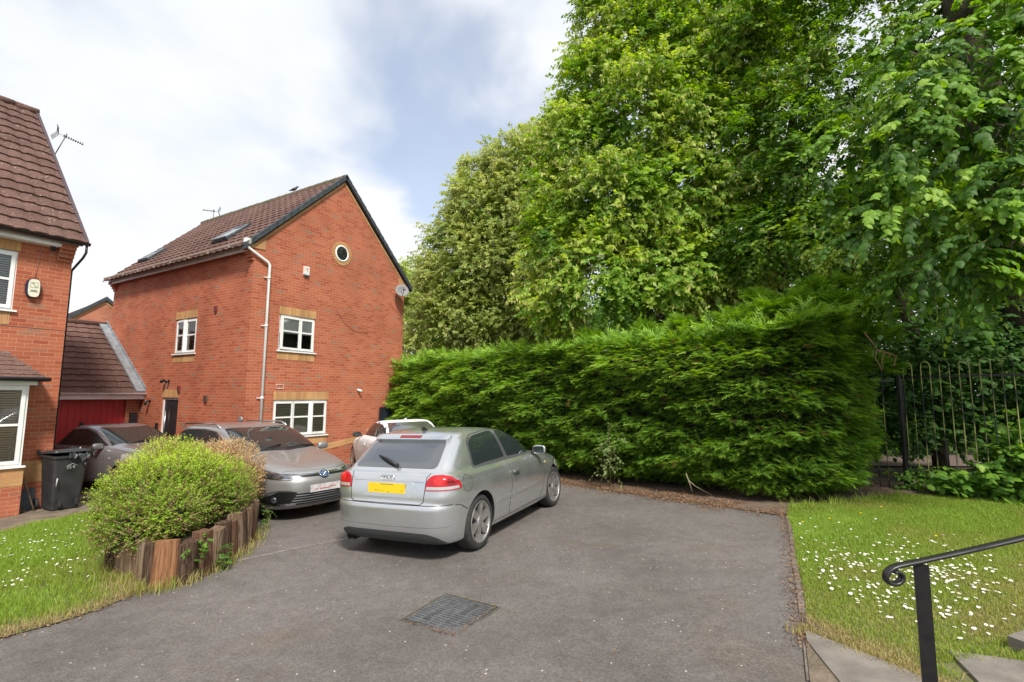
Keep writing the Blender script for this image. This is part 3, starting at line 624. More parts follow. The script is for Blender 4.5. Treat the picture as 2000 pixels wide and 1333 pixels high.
# roof windows
def rooflight(x0, x1, y0, y1, op):
    z = lambda x: 5.93+SL*x+.03
    nv = Vector((-SL, 0, 1)).normalized(); u_ = Vector((0, -1, 0)); v_ = vs
    o_ = Vector((x0, y1, z(x0)))
    Mx = Matrix(((u_.x, v_.x, nv.x, o_.x), (u_.y, v_.y, nv.y, o_.y), (u_.z, v_.z, nv.z, o_.z), (0, 0, 0, 1)))
    w_, h_ = y1-y0, (x1-x0)*math.hypot(1, SL)
    f = MB(); f.box(0, w_, 0, .05, -.02, .045, Mx); f.box(0, w_, h_-.05, h_, -.02, .045, Mx); f.box(0, .05, .05, h_-.05, -.02, .045, Mx); f.box(w_-.05, w_, .05, h_-.05, -.02, .045, Mx)
    s = f.build('skylight', VERGE, rf)
    Mo = Mx @ Matrix.Translation((0, h_/2, .02)) @ Matrix.Rotation(rad(-op), 4, 'X') @ Matrix.Translation((0, -h_/2, 0))
    f = MB(); ring_ = [(0.03, w_-.03, .03, .10), (.03, w_-.03, h_-.10, h_-.03), (.03, .10, .10, h_-.10), (w_-.10, w_-.03, .10, h_-.10)]
    for a0, a1, c0, c1 in ring_: f.box(a0, a1, c0, c1, 0.012, .05, Mo)
    f.build('sash', LEAD, s)
    f = MB(); f.box(.09, w_-.09, .09, h_-.09, .022, .03, Mo); f.build('pane', mat('skylight_glass', (.20, .23, .25), .08, spec=.9, coat=.8), s)
rooflight(.24, .92, 1.78, 2.62, 4); rooflight(.38, .92, 6.82, 7.55, 3)
# eaves
b = MB(); b.box(-.17, -.15, .04, 8.22, 5.51, 5.71); b.box(-.149, -.001, .22, 7.93, 5.605, 5.615)
b.build('fascia', OFFW, mh_, z0=zb)
def gutter(mb, x, y0, y1, z, r=.062, side=-1):
    prof = [(x+math.cos(math.pi+math.pi*k/8)*r, z+math.sin(math.pi+math.pi*k/8)*r) for k in range(9)]
    mb.grid([[(px, y0, pz) for px, pz in prof], [(px, y1, pz) for px, pz in prof]])
    prof2 = [(x+(px-x)*.9, pz+.004) for px, pz in prof]
    mb.grid([[(px, y0, pz) for px, pz in prof2], [(px, y1, pz) for px, pz in prof2]], flip=True)
    for yy in (y0, y1): mb.poly([(px, yy, pz) for px, pz in prof])
b = MB(); gutter(b, -.235, -.03, 8.3, 5.735)
g_ = b.build('gutter', GUTT, mh_, z0=zb)
for k in range(8):
    b = MB(); y = .7+k*1.02; b.box(-.30, -.17, y-.02, y+.02, 5.66, 5.685); b.build('bracket', GUTT, g_)
b = MB(); pr = .035
b.tube([(-.235, -.04, 5.69), (-.235, -.055, 5.60), (-.19, -.06, 5.555), (.33, -.065, 5.31), (.385, -.07, 5.24), (.385, -.07, -.25)], pr, 14)
b.box(-.30, -.17, -.10, .02, 5.66, 5.80)
dp = b.build('downpipe', UPVC, mh_, z0=zb)
for z in (4.9, 3.62, 1.75):
    b = MB(); b.tube([(.385, -.07, z-.03), (.385, -.07, z+.03)], .042, 14); b.box(.27, .345, -.04, -.01, z-.01, z+.01); b.build('clip', UPVC, dp)
# small fittings
b = MB(); b.box(1.44, 1.60, -.07, -.002, 5.22, 5.46); al = b.build('alarm_box', mat('alarm_white', (.72, .70, .66), .4), mh_, z0=zb)
b = MB(); b.box(1.49, 1.55, -.074, -.0702, 5.38, 5.40); b.box(1.515, 1.53, -.074, -.0702, 5.31, 5.38); b.build('logo', mat('alarm_red', (.5, .08, .04), .5), al)
b = MB(); b.box(1.44, 1.60, -.065, -.01, 5.19, 5.2195); b.build('lens', mat('blue_grey_lens', (.12, .15, .22), .3), al)
b = MB(); DM = Matrix.Translation((5.10, -.30, 5.40)) @ Matrix.Rotation(rad(-35), 4, 'Z') @ Matrix.Rotation(rad(72), 4, 'X')
b.lathe([(0.001, -.07), (.08, -.062), (.16, -.03), (.23, .0), (.225, .005), (.15, -.022), (.001, -.06)], DM, 28)
ds = b.build('satellite_dish', mat('dish_grey', (.20, .20, .205), .6), mh_, z0=zb)
b = MB(); b.tube([(5.10, -.01, 5.3), (5.1, -.28, 5.36)], .018, 8); b.tube([DM @ Vector((0, -.2, 0)), DM @ Vector((0, -.12, .34))], .012, 6); b.box(-.035, .035, -.16, -.07, .30, .38, DM); b.build('arm', mat('dish_arm', (.10, .10, .11), .5), ds)
b = MB(); b.tube([(3.58, -.01, 1.99), (3.58, -.06, 1.99)], .035, 12); b.tube([(3.58, -.06, 1.99), (3.64, -.13, 1.95)], .032, 12); b.build('camera_bullet', UPVC, mh_, z0=zb)
b = MB(); b.tube([(.81, -.012, 2.0), (.81, -.012, 2.11), (1.02, -.012, 2.11), (1.02, -.012, 2.0), (.81, -.012, 2.0)], .006, 4); b.build('brick_outline', UPVC, mh_, z0=zb)
b = MB(); b.box(4.02, 4.42, -.10, -.002, .30, .76); b.build('meter_box', mat('meter_box_cream', (.55, .50, .42), .5), mh_, z0=zb)
b = MB(); b.tube([(2.60, -.01, 4.40), (2.72, -.02, 4.3), (2.95, -.012, 4.02), (3.3, -.012, 3.82), (3.7, -.012, 3.80), (3.95, -.012, 3.86)], .0035, 5); b.build('cable', mat('cable_brown', (.08, .03, .03), .6), mh_, z0=zb)
DRED = mat('dark_red_vent', (.16, .03, .03), .5)
for (bb, z, w_, h_, m_) in ((1.63, 4.15, .09, .15, DRED), (3.27, 1.98, .08, .16, DRED), (1.83, 1.72, .12, .16, mat('vent_brown', (.09, .06, .05), .6))):
    b = MB(); b.box(-bb-w_/2, -bb+w_/2, -.05, -.002, z-h_/2, z+h_/2, ML)
    for k in range(3): b.box(-bb-w_/2+.01, -bb+w_/2-.01, -.058, -.05, z-h_/2+.02+k*h_/3, z-h_/2+.03+k*h_/3, ML)
    b.build('wall_vent', m_, mh_, z0=zb)
b = MB(); b.lathe([(.001, .03), (.035, .03), (.06, .05), (.065, .0)], ML @ Matrix.Translation((-.13, 0, 1.22)) @ Matrix.Rotation(math.pi/2, 4, 'X'), 18); b.build('flue_outlet', LEAD, mh_, z0=zb)
b = MB(); b.tube([ML @ Vector((-4.07, 0, 2.2)), ML @ Vector((-4.07, -.09, 2.23))], .03, 10); b.tube([ML @ Vector((-4.09, -.07, 2.23)), ML @ Vector((-4.0, -.16, 2.19))], .045, 12)
b.tube([ML @ Vector((-3.9, 0, 2.22)), ML @ Vector((-3.86, -.1, 2.18))], .035, 10); b.build('security_light', BLACKP, mh_, z0=zb)
b = MB(); b.tube([ML @ Vector((-4.95, 0, 1.62)), ML @ Vector((-4.95, -.12, 1.60)), ML @ Vector((-4.95, -.13, 1.50))], .04, 10); b.build('wall_lamp', BLACKP, mh_, z0=zb)
b = MB(); b.box(-4.42, -4.34, -.06, -.002, .72, .98, ML); b.build('doorbell', BLACKP, mh_, z0=zb)

def aerial(name, pos, rz, s, label, mast):
    t = thing(name, label, 'aerial', pos, rz)
    AL = MATS.get('aerial_metal') or mat('aerial_metal', (.10, .10, .12), .5, .6)
    b = MB(); b.tube([(0, 0, -mast), (0, 0, .08)], .014*s+.004, 8); b.build('mast', AL, t)
    b = MB(); b.tube([(-.32*s, 0, .0), (.72*s, 0, .0)], .011*s, 8)
    for k in range(9):
        x = -.05*s+k*.09*s; b.tube([(x, -.11*s, .03*s), (x, .11*s, .03*s)], .005, 5); b.tube([(x, -.0*s, -.05*s), (x, .0, .05*s)], .012, 5)
    b.build('boom', AL, t)
    b = MB()
    for sg in (1, -1):
        for k in range(5): z = sg*(.06+k*.065)*s; x = -.30*s-abs(z)*.35; b.tube([(x, -.20*s, z), (x, .20*s, z)], .0045, 5)
        for yy in (-.20, 0, .2): b.tube([(-.30*s, yy*s, 0), (-.42*s, yy*s, sg*.34*s)], .006, 5)
    b.build('reflector', AL, t)
    return t
RZH = Matrix.Translation((-6.672, 12.543, 0)) @ Matrix.Rotation(YAW, 4, 'Z')
aerial('roof_aerial', RZH @ Vector((2.9, 7.85, 9.05)), rad(200), .55, 'small grey television aerial behind the tall house ridge', .6)
# bird on the ridge
bp = RZH @ Vector((2.755, 2.55, 8.66))
b = MB()
pts = [(-.13, 0, .02, .006), (-.07, 0, .045, .022), (-.02, 0, .07, .040), (.03, 0, .10, .038), (.06, 0, .14, .026), (.085, 0, .165, .022), (.105, 0, .165, .010), (.13, 0, .162, .002)]
b.tube([p[:3] for p in pts], [p[3] for p in pts], 10)
b.tube([(.0, .012, .05), (.0, .012, 0)], .004, 5); b.tube([(.0, -.012, .05), (.0, -.012, 0)], .004, 5)
bo = b.build('bird', mat('crow_black', (.012, .012, .015), .5), None, M=Matrix.Scale(1.25, 4)); bo.location = bp; bo.rotation_euler = (0, 0, rad(20)); tag(bo, 'small dark bird perched on the ridge of the tall house', 'bird')

# ================= garage joined to the house
gz = -.40
gr_ = thing('garage', 'low garage with red up-and-over door and brown tiled lean-to roof', 'garage', tuple(RZH @ Vector((0, 5.6, gz))), YAW)
GM = Matrix.Translation((0, -5.6, 0))
gs = .72; gv = Vector((0, 1, gs)).normalized()
b = MB()
wall(b, -3.4, -.002, -1.3, 1.72, [(-2.75, -.36, -1.3, 1.71)], I4, .12)
b.poly([(-3.4, 0, -1.3), (-3.4, 0, 1.8), (-3.4, 2.9, 1.8+2.9*gs), (-3.4, 5.8, 1.8), (-3.4, 5.8, -1.3)])
b.poly([(-3.4, 5.8, -1.3), (-3.4, 5.8, 1.8), (-.002, 5.8, 1.8), (-.002, 5.8, -1.3)])
b.build('wall', RED, gr_, z0=gz)
RD = mat('red_garage_door', (.48, .028, .032), .45, noise=2, col2=(.40, .025, .03))
b = MB(); b.box(-2.75, -.36, .09, .12, -1.0, 1.72)
k = -2.75
while k < -.40: b.box(k+.008, k+.142, .078, .0895, -.95, 1.68); k += .15
d_ = b.build('door', RD, gr_, z0=gz)
b = MB(); b.box(-1.42, -1.33, .055, .077, .88, 1.02); b.build('handle', BLACKP, d_)
b = MB(); b.box(-1.43, -1.32, .06, .077, .78, .87); b.build('lock_tag', mat('yellow_tag', (.75, .5, .02), .5), d_)
b = MB(); tile_roof(b, (-3.55, -.30, 1.83), (1, 0, 0), gv, 3.53, 3.2*math.hypot(1, gs), .30)
tile_roof(b, (-.02, 6.1, 1.83), (-1, 0, 0), Vector((0, -1, gs)).normalized(), 3.53, 3.2*math.hypot(1, gs), .30)
b.box(-3.5, -.01, -.2, 6.0, 1.76, 1.80)
g2 = b.build('roof', TILE, gr_, z0=gz)
b = MB(); b.tube([(-3.5, 2.9, 1.86+3.2*gs), (-.0, 2.9, 1.86+3.2*gs)], .1, 12); b.build('ridge_tiles', TILE, g2)
b = MB(); q0 = Vector((-.24, -.32, 1.87)); up_ = gv*(3.2*math.hypot(1, gs)+.02)
b.prism([q0, q0+Vector((.225, 0, 0)), q0+Vector((.225, 0, 0))+up_, q0+up_], (0, -.02, .05)); b.prism([(-.02, -.32, 1.86), (-.02, -.32, 2.03), (-.02, 2.9, 2.03+3.2*gs), (-.02, 2.9, 1.86+3.2*gs)], (.018, 0, 0))
b.build('flashing', LEAD, gr_, z0=gz)
b = MB(); b.box(-3.5, .03, -.28, -.262, 1.67, 1.83); b.build('fascia', OFFW, gr_, z0=gz)
b = MB(); prof = [(-.34+math.cos(math.pi+math.pi*k/8)*.06, 1.855+math.sin(math.pi+math.pi*k/8)*.06) for k in range(9)]
b.grid([[(-3.5, py, pz) for py, pz in prof], [(.05, py, pz) for py, pz in prof]]); b.poly([(.05, py, pz) for py, pz in prof]); b.build('gutter', OFFW, gr_, z0=gz)
b = MB(); b.box(-.26, -.08, -.09, -.002, .92, 1.24); b.box(-.27, -.07, -.10, -.002, 1.24, 1.27); b.build('letter_box', BLACKP, gr_, z0=gz)

# ================= far house behind the garage
fz = -.9
fh = thing('brick_house', 'distant brick house of which only a gable top shows above the garage', 'house', (-20.9, 25.2, fz), rad(52))
b = MB(); hw_, hz_ = 2.9, 5.1
b.poly([(-hw_, 0, -1), (hw_, 0, -1), (hw_, 0, hz_), (0, 0, hz_+hw_*.80), (-hw_, 0, hz_)]); b.poly([(-hw_, 0, -1), (-hw_, 8, -1), (-hw_, 8, hz_), (-hw_, 0, hz_)]); b.poly([(hw_, 0, -1), (hw_, 8, -1), (hw_, 8, hz_), (hw_, 0, hz_)]); b.poly([(-hw_, 8, -1), (hw_, 8, -1), (hw_, 8, hz_), (0, 8, hz_+hw_*.8), (-hw_, 8, hz_)])
b.build('wall', FARBRICK, fh)
b = MB(); v1 = Vector((1, 0, .8)).normalized(); l_ = (hw_+.25)*math.hypot(1, .8)
tile_roof(b, (-hw_-.25, 8.2, hz_-.1), (0, -1, 0), v1, 8.3, l_, .32); tile_roof(b, (hw_+.25, -.1, hz_-.1), (0, 1, 0), Vector((-1, 0, .8)).normalized(), 8.3, l_, .32)
f2 = b.build('roof', TILE, fh)
b = MB()
for sg in (1, -1):
    q = [(sg*(hw_+.25), -.12, hz_-.25), (0, -.12, hz_+hw_*.8+.04), (0, -.12, hz_+hw_*.8+.24), (sg*(hw_+.25), -.12, hz_-.03)]
    b.prism(q if sg < 0 else q[::-1], (0, .12, 0))
b.build('verge_caps', VERGE, f2)
b = MB()
for sg in (1, -1):
    q = [(sg*(hw_), -.03, hz_-.18), (0, -.03, hz_+hw_*.8-.13), (0, -.03, hz_+hw_*.8+.03), (sg*(hw_), -.03, hz_-.02)]
    b.prism(q if sg < 0 else q[::-1], (0, .03, 0))
b.build('buff_course', BUFF, fh)

# ================= house at the left edge
lz = -.30; LO = Vector((-8.75, 9.65, lz))
lh = thing('brick_house', 'red brick house cropped by the left picture edge, with bay window and alarm box', 'house', LO, YAW)
uw = (-1.98, -.775, 3.36, 4.46)
b = MB(); D2 = 7.2
wall(b, -8, 0, -1.2, 4.78, [uw, (-2.6, -.75, .6, 1.9)], I4)
b.poly([(0, 0, -1.2), (0, D2, -1.2), (0, D2, 4.9), (0, D2/2, 4.9+D2/2*1.03), (0, 0, 4.9)]); b.poly([(-8, 0, -1.2), (-8, D2, -1.2), (-8, D2, 4.9), (-8, D2/2, 4.9+D2/2*1.03), (-8, 0, 4.9)]); b.poly([(-8, D2, -1.2), (0, D2, -1.2), (0, D2, 4.9), (-8, D2, 4.9)])
for k in range(4): b.box(-.24, -.0005, -.045*(k+1), -.0005, 4.42+.075*k, 4.495+.075*k)
b.build('wall', RED, lh, z0=lz)
b = MB(); b.box(-.27, .02, -.21, -.0005, 4.72, 4.80); b.build('shoulder_stone', BUFF, lh, z0=lz)
b = MB(); b.box(-2, -.001, -.006, -.0005, .22, .60); b.build('plinth_band', BUFF, lh, z0=lz)
soldier(lh, uw[0]-.02, uw[1]+.02, uw[3], uw[3]+.225, I4, lz); soldier(lh, uw[0]-.02, uw[1]-.03, 3.09, 3.33, I4, lz)
b = MB(); b.box(-8, -.001, -.0015, .0, 3.058, 3.072); b.build('joint', mat('dark_joint', (.10, .05, .04), .9), lh, z0=lz)
window(lh, I4, *uw, [(uw[0]+.03, -1.38, 0, 'l'), (-1.39, uw[1]-.03, 0, 'l')], 3.93, 'venetian', z0=lz, depth=.03, label='upper window with slatted blinds')
room(lh, [(*uw, I4), (-2.6, -.75, .6, 1.9, I4)], lz)
sl2 = 1.0; v2 = Vector((0, 1, sl2)).normalized(); l2 = (D2/2+.30)*math.hypot(1, sl2)
b = MB(); tile_roof(b, (-8.2, -.30, 4.80), (1, 0, 0), v2, 8.33, l2, .345, .25, .024, .034); tile_roof(b, (.13, D2+.30, 4.80), (-1, 0, 0), Vector((0, -1, sl2)).normalized(), 8.33, l2, .345)
b.prism([(.06, -.27, 4.73), (.06, D2/2, 4.73+(D2/2+.27)*sl2), (.06, D2+.27, 4.73), (.06, D2+.27, 4.80), (.06, D2/2, 4.80+(D2/2+.27)*sl2), (.06, -.27, 4.80)], (-8.1, 0, 0))
r2 = b.build('roof', TILE, lh, z0=lz)
b = MB(); b.prism([(.14, -.31, 4.76), (.14, D2/2, 4.76+(D2/2+.31)*sl2), (.14, D2/2, 4.87+(D2/2+.31)*sl2), (.14, -.31, 4.86)], (-.06, 0, 0)); b.build('verge_caps', mat('brown_verge', (.07, .05, .06), .7), r2)
b = MB()
for k in range(19): b.tube([(-8.4+k*.45, D2/2, 4.83+(D2/2+.3)*sl2), (-8.4+(k+1)*.45-.01, D2/2, 4.835+(D2/2+.3)*sl2)], .095, 12)
b.build('ridge_tiles', TILE, r2)
b = MB(); b.box(-8, -.235, -.20, -.18, 4.66, 4.79); b.box(-8, -.26, -.18, -.001, 4.655, 4.665); b.build('fascia', OFFW, lh, z0=lz)
b = MB(); prof = [(-.27+math.cos(math.pi+math.pi*k/8)*.06, 4.815+math.sin(math.pi+math.pi*k/8)*.055) for k in range(9)]
b.grid([[(-8, py, pz) for py, pz in prof], [(.17, py, pz) for py, pz in prof]]); b.poly([(.17, py, pz) for py, pz in prof])
b.build('gutter', BLACKP, lh, z0=lz)
b = MB(); b.tube([(.12, -.27, 4.78), (.12, -.27, 4.62), (.10, -.20, 4.52), (.022, .05, 4.28), (.022, .06, 4.2), (.022, .06, -.3)], .022, 10); b.build('downpipe', BLACKP, lh, z0=lz)
# alarm box
b = MB(); q = [(-.54+.105*math.copysign(abs(math.cos(a_))**.75, math.cos(a_)), 3.81+.18*math.copysign(abs(math.sin(a_))**.7, math.sin(a_))) for a_ in [k*math.tau/24 for k in range(24)]]
b.prism([(x, -.07, z) for x, z in q], (0, .068, 0)); al = b.build('alarm_box', mat('alarm_blue_black', (.015, .015, .05), .4), lh, z0=lz)
q = [(-.535+.082*math.copysign(abs(math.cos(a_))**.6, math.cos(a_)), 3.81+.168*math.copysign(abs(math.sin(a_))**.6, math.sin(a_))) for a_ in [k*math.tau/24 for k in range(24)]]
b = MB(); b.prism([(x, -.085, z) for x, z in q], (0, .0145, 0)); b.build('cover', mat('alarm_cream', (.75, .73, .58), .4), al)
b = MB()
for x0, x1, z0_, z1_ in ((-.59, -.48, 3.815, 3.819), (-.59, -.48, 3.911, 3.915), (-.59, -.586, 3.819, 3.911), (-.484, -.48, 3.819, 3.911), (-.568, -.535, 3.885, 3.897), (-.545, -.525, 3.858, 3.868), (-.525, -.495, 3.83, 3.842)): b.box(x0, x1, -.0875, -.0852, z0_, z1_)
for r_, (n_, z_) in enumerate(((8, 3.76), (11, 3.735))):
    for k in range(n_): b.box(-.535-n_*.005+k*.0105, -.535-n_*.005+k*.0105+.007, -.0875, -.0852, z_, z_+.015)
b.build('marking', BLACKP, al)
b = MB(); b.tube([(-.52, -.008, 3.98), (-.5, -.008, 4.3), (-.47, -.008, 4.7)], .006, 5); b.build('cable', mat('cable_pink', (.45, .25, .2), .6), lh, z0=lz)
b = MB(); b.lathe([(.001, -.09), (.03, -.075), (.042, -.04), (.045, 0)], Matrix.Translation((-.33, -.09, 4.66)), 16); b.box(-.36, -.30, -.13, -.05, 4.66, 4.70); b.build('camera_dome', BLACKP, lh, z0=lz)
# bay
b = MB(); BO = -.5
wall(b, -2.9, -.52, -1.2, .56, [], Matrix.Translation((0, BO, 0)))
b.poly([(-.52, BO, -1.2), (-.52, -.001, -1.2), (-.52, -.001, .56), (-.52, BO, .56)]); b.poly([(-2.9, BO, -1.2), (-.52, BO, -1.2), (-.52, BO, .2), (-2.9, BO, .2)]) if False else None
bay = b.build('bay', RED, lh, z0=lz)
b = MB(); b.box(-2.9, -.519, BO-.004, -.002, .24, .55); b.build('buff_course', BUFF, bay)
window(lh, Matrix.Translation((0, BO, 0)), -2.9, -.56, .585, 2.0, [(-1.75, -.60, 0, 'l'), (-2.86, -1.78, 0, 'l')], 1.30, 'venetian', z0=lz, depth=0, label='bay window with slatted blinds')
b = MB(); b.box(-.62, -.56, BO+.0605, -.002, .585, 2.0); b.box(-2.95, -.47, BO-.06, -.003, 1.995, 2.10); b.box(-2.9, -.62, -.47+.02, -.003, .565, .583); b.build('bay_frame', UPVC, bay)
b = MB(); tile_roof(b, (-3.1, BO-.14, 2.10), (1, 0, 0), Vector((0, .64, .50)).normalized(), 2.72, .80, .13, .3, .008, .014, taper=lambda v: v*.55)
b.prism([(-.36, BO-.14, 2.10), (-.36-.45, -.002, 2.60), (-.36, -.002, 2.11)], (.004, 0, 0)) if False else None
b.poly([(-.38, BO-.14, 2.12), (-.38, -.002, 2.12), (-.82, -.002, 2.60)]); b.box(-3.1, -.38, BO-.13, -.002, 2.09, 2.105)
br_ = b.build('bay_roof', TILE, lh, z0=lz)
b = MB(); b.tube([(-3.1, BO-.17, 2.10), (-.36, BO-.17, 2.10), (-.33, BO-.10, 2.10), (-.33, -.01, 2.10)], .038, 10); b.build('gutter', BLACKP, br_)
b = MB(); 
for k in range(4): x = -.42-.1*k-.05; z = 2.2+.11*k; b.box(x-.09, x+.02, -.05-.0*k, -.003, z, z+.06)
b.build('flashing', LEAD, br_)
aerial('roof_aerial', RZH @ Vector((0, 0, 0)), 0, .5, 'grey television aerial beside the verge of the left house roof', .6)
_a = [o for o in COL.objects if o.name.startswith('roof_aerial')][-1] if False else COL.objects['roof_aerial.001']
_a.location = (-10.90, 11.5, 8.06); _a.rotation_euler = (0, rad(17), rad(36))

# ================= dark gate against the house corner
gt = thing('metal_gate', 'dark navy metal gate with small spikes at the right end of the brick gable', 'gate', tuple(RZH @ Vector((4.92, -.14, -.22))), YAW)
NAVY = mat('navy_metal', (.014, .018, .028), .4)
b = MB(); b.box(-.50, -.42, -.04, .04, 0, 1.66); b.box(.40, .48, -.04, .04, 0, 1.80); b.box(-.42, .40, -.03, .03, 1.59, 1.66); b.build('gate_frame', NAVY, gt)
b = MB(); b.box(-.40, .38, -.012, .012, .05, 1.585); b.build('panel', mat('navy_panel', (.018, .024, .038), .5), gt)
b = MB()
for k in range(9): x = -.44+k*.1; b.tube([(x, 0, 1.66), (x, 0, 1.74)], [.012, .004], 6)
b.build('spikes', NAVY, gt)
b = MB(); b.tube([(.34, -.03, 1.42), (.34, -.06, 1.42)], .02, 10); b.build('lock', MATS['steel'], gt)
# ---------------------------------------------------------------- cars
def paint(name, col, rough=.28, metal=.55, dirt=.08):
    m = mat(name, col, rough, metal, noise=None); t = m.node_tree; b = t.nodes['Principled BSDF']; N = t.nodes.new; K = t.links.new
    b.inputs['Coat Weight'].default_value = .8; b.inputs['Coat Roughness'].default_value = .06
    tcn = N('ShaderNodeTexCoord'); n = N('ShaderNodeTexNoise'); n.inputs['Scale'].default_value = 2.2; n.inputs['Detail'].default_value = 7; K(tcn.outputs['Object'], n.inputs['Vector'])
    f = N('ShaderNodeTexNoise'); f.inputs['Scale'].default_value = 900; K(tcn.outputs['Object'], f.inputs['Vector'])
    mr = N('ShaderNodeMapRange'); mr.inputs[1].default_value = .35; mr.inputs[2].default_value = .7; mr.inputs[3].default_value = rough-.06; mr.inputs[4].default_value = rough+.16; K(n.outputs[0], mr.inputs[0]); K(mr.outputs[0], b.inputs['Roughness'])
    mr2 = N('ShaderNodeMapRange'); mr2.inputs[1].default_value = .3; mr2.inputs[2].default_value = .7; mr2.inputs[3].default_value = 1-dirt*1.2; mr2.inputs[4].default_value = 1+dirt; K(f.outputs[0], mr2.inputs[0])
    h = N('ShaderNodeHueSaturation'); h.inputs['Color'].default_value = (*col, 1); K(mr2.outputs[0], h.inputs['Value']); K(h.outputs[0], b.inputs['Base Color'])
    mc = N('ShaderNodeMapRange'); mc.inputs[1].default_value = .35; mc.inputs[2].default_value = .7; mc.inputs[3].default_value = .03; mc.inputs[4].default_value = .16; K(n.outputs[0], mc.inputs[0]); K(mc.outputs[0], b.inputs['Coat Roughness'])
    return m
CARGLASS = mat('car_glass', (.022, .030, .031), .05, spec=.5, coat=.12)
CARGLASS_G = mat('tinted_car_glass', (.06, .065, .075), .10, spec=1., coat=1.)
RUBBER = mat('tyre_rubber', (.022, .022, .022), .8, noise=20, col2=(.035, .032, .03))
TRIM = mat('black_trim', (.016, .016, .018), .5)
GAP = mat('panel_gap', (.02, .02, .022), .8)
ALLOY = mat('alloy_wheel', (.50, .49, .48), .32, .75, noise=12, col2=(.36, .34, .33))
CHROME = mat('chrome', (.75, .75, .76), .12, 1.)
WELL = mat('wheel_well', (.012, .012, .013), .9)
REDL = mat('red_lens', (.40, .006, .010), .15, spec=.5, coat=.3)
REDD = mat('dark_red_lens', (.20, .004, .008), .15, spec=.5, coat=.3)
CLEARL = mat('clear_lens', (.45, .43, .42), .1, .3, spec=.8, coat=1.)
LAMPIN = mat('lamp_inside', (.28, .29, .31), .18, .75, noise=18, col2=(.08, .085, .09))
def pch(keys, sub):
    K_ = np.array(keys, float); n = len(K_); out_ = []
    m = np.zeros_like(K_)
    d = np.diff(K_, axis=0)
    for i in range(1, n-1):
        for c in range(K_.shape[1]):
            a, b = d[i-1, c], d[i, c]; m[i, c] = 0 if a*b <= 0 else 2*a*b/(a+b)
    m[0] = d[0]; m[-1] = d[-1]
    for i in range(n-1):
        for k in range(sub):
            t = k/sub; h00 = 2*t**3-3*t**2+1; h10 = t**3-2*t**2+t; h01 = -2*t**3+3*t**2; h11 = t**3-t**2
            out_.append(h00*K_[i]+h10*m[i]+h01*K_[i+1]+h11*m[i+1])
    out_.append(K_[-1]); return np.array(out_)
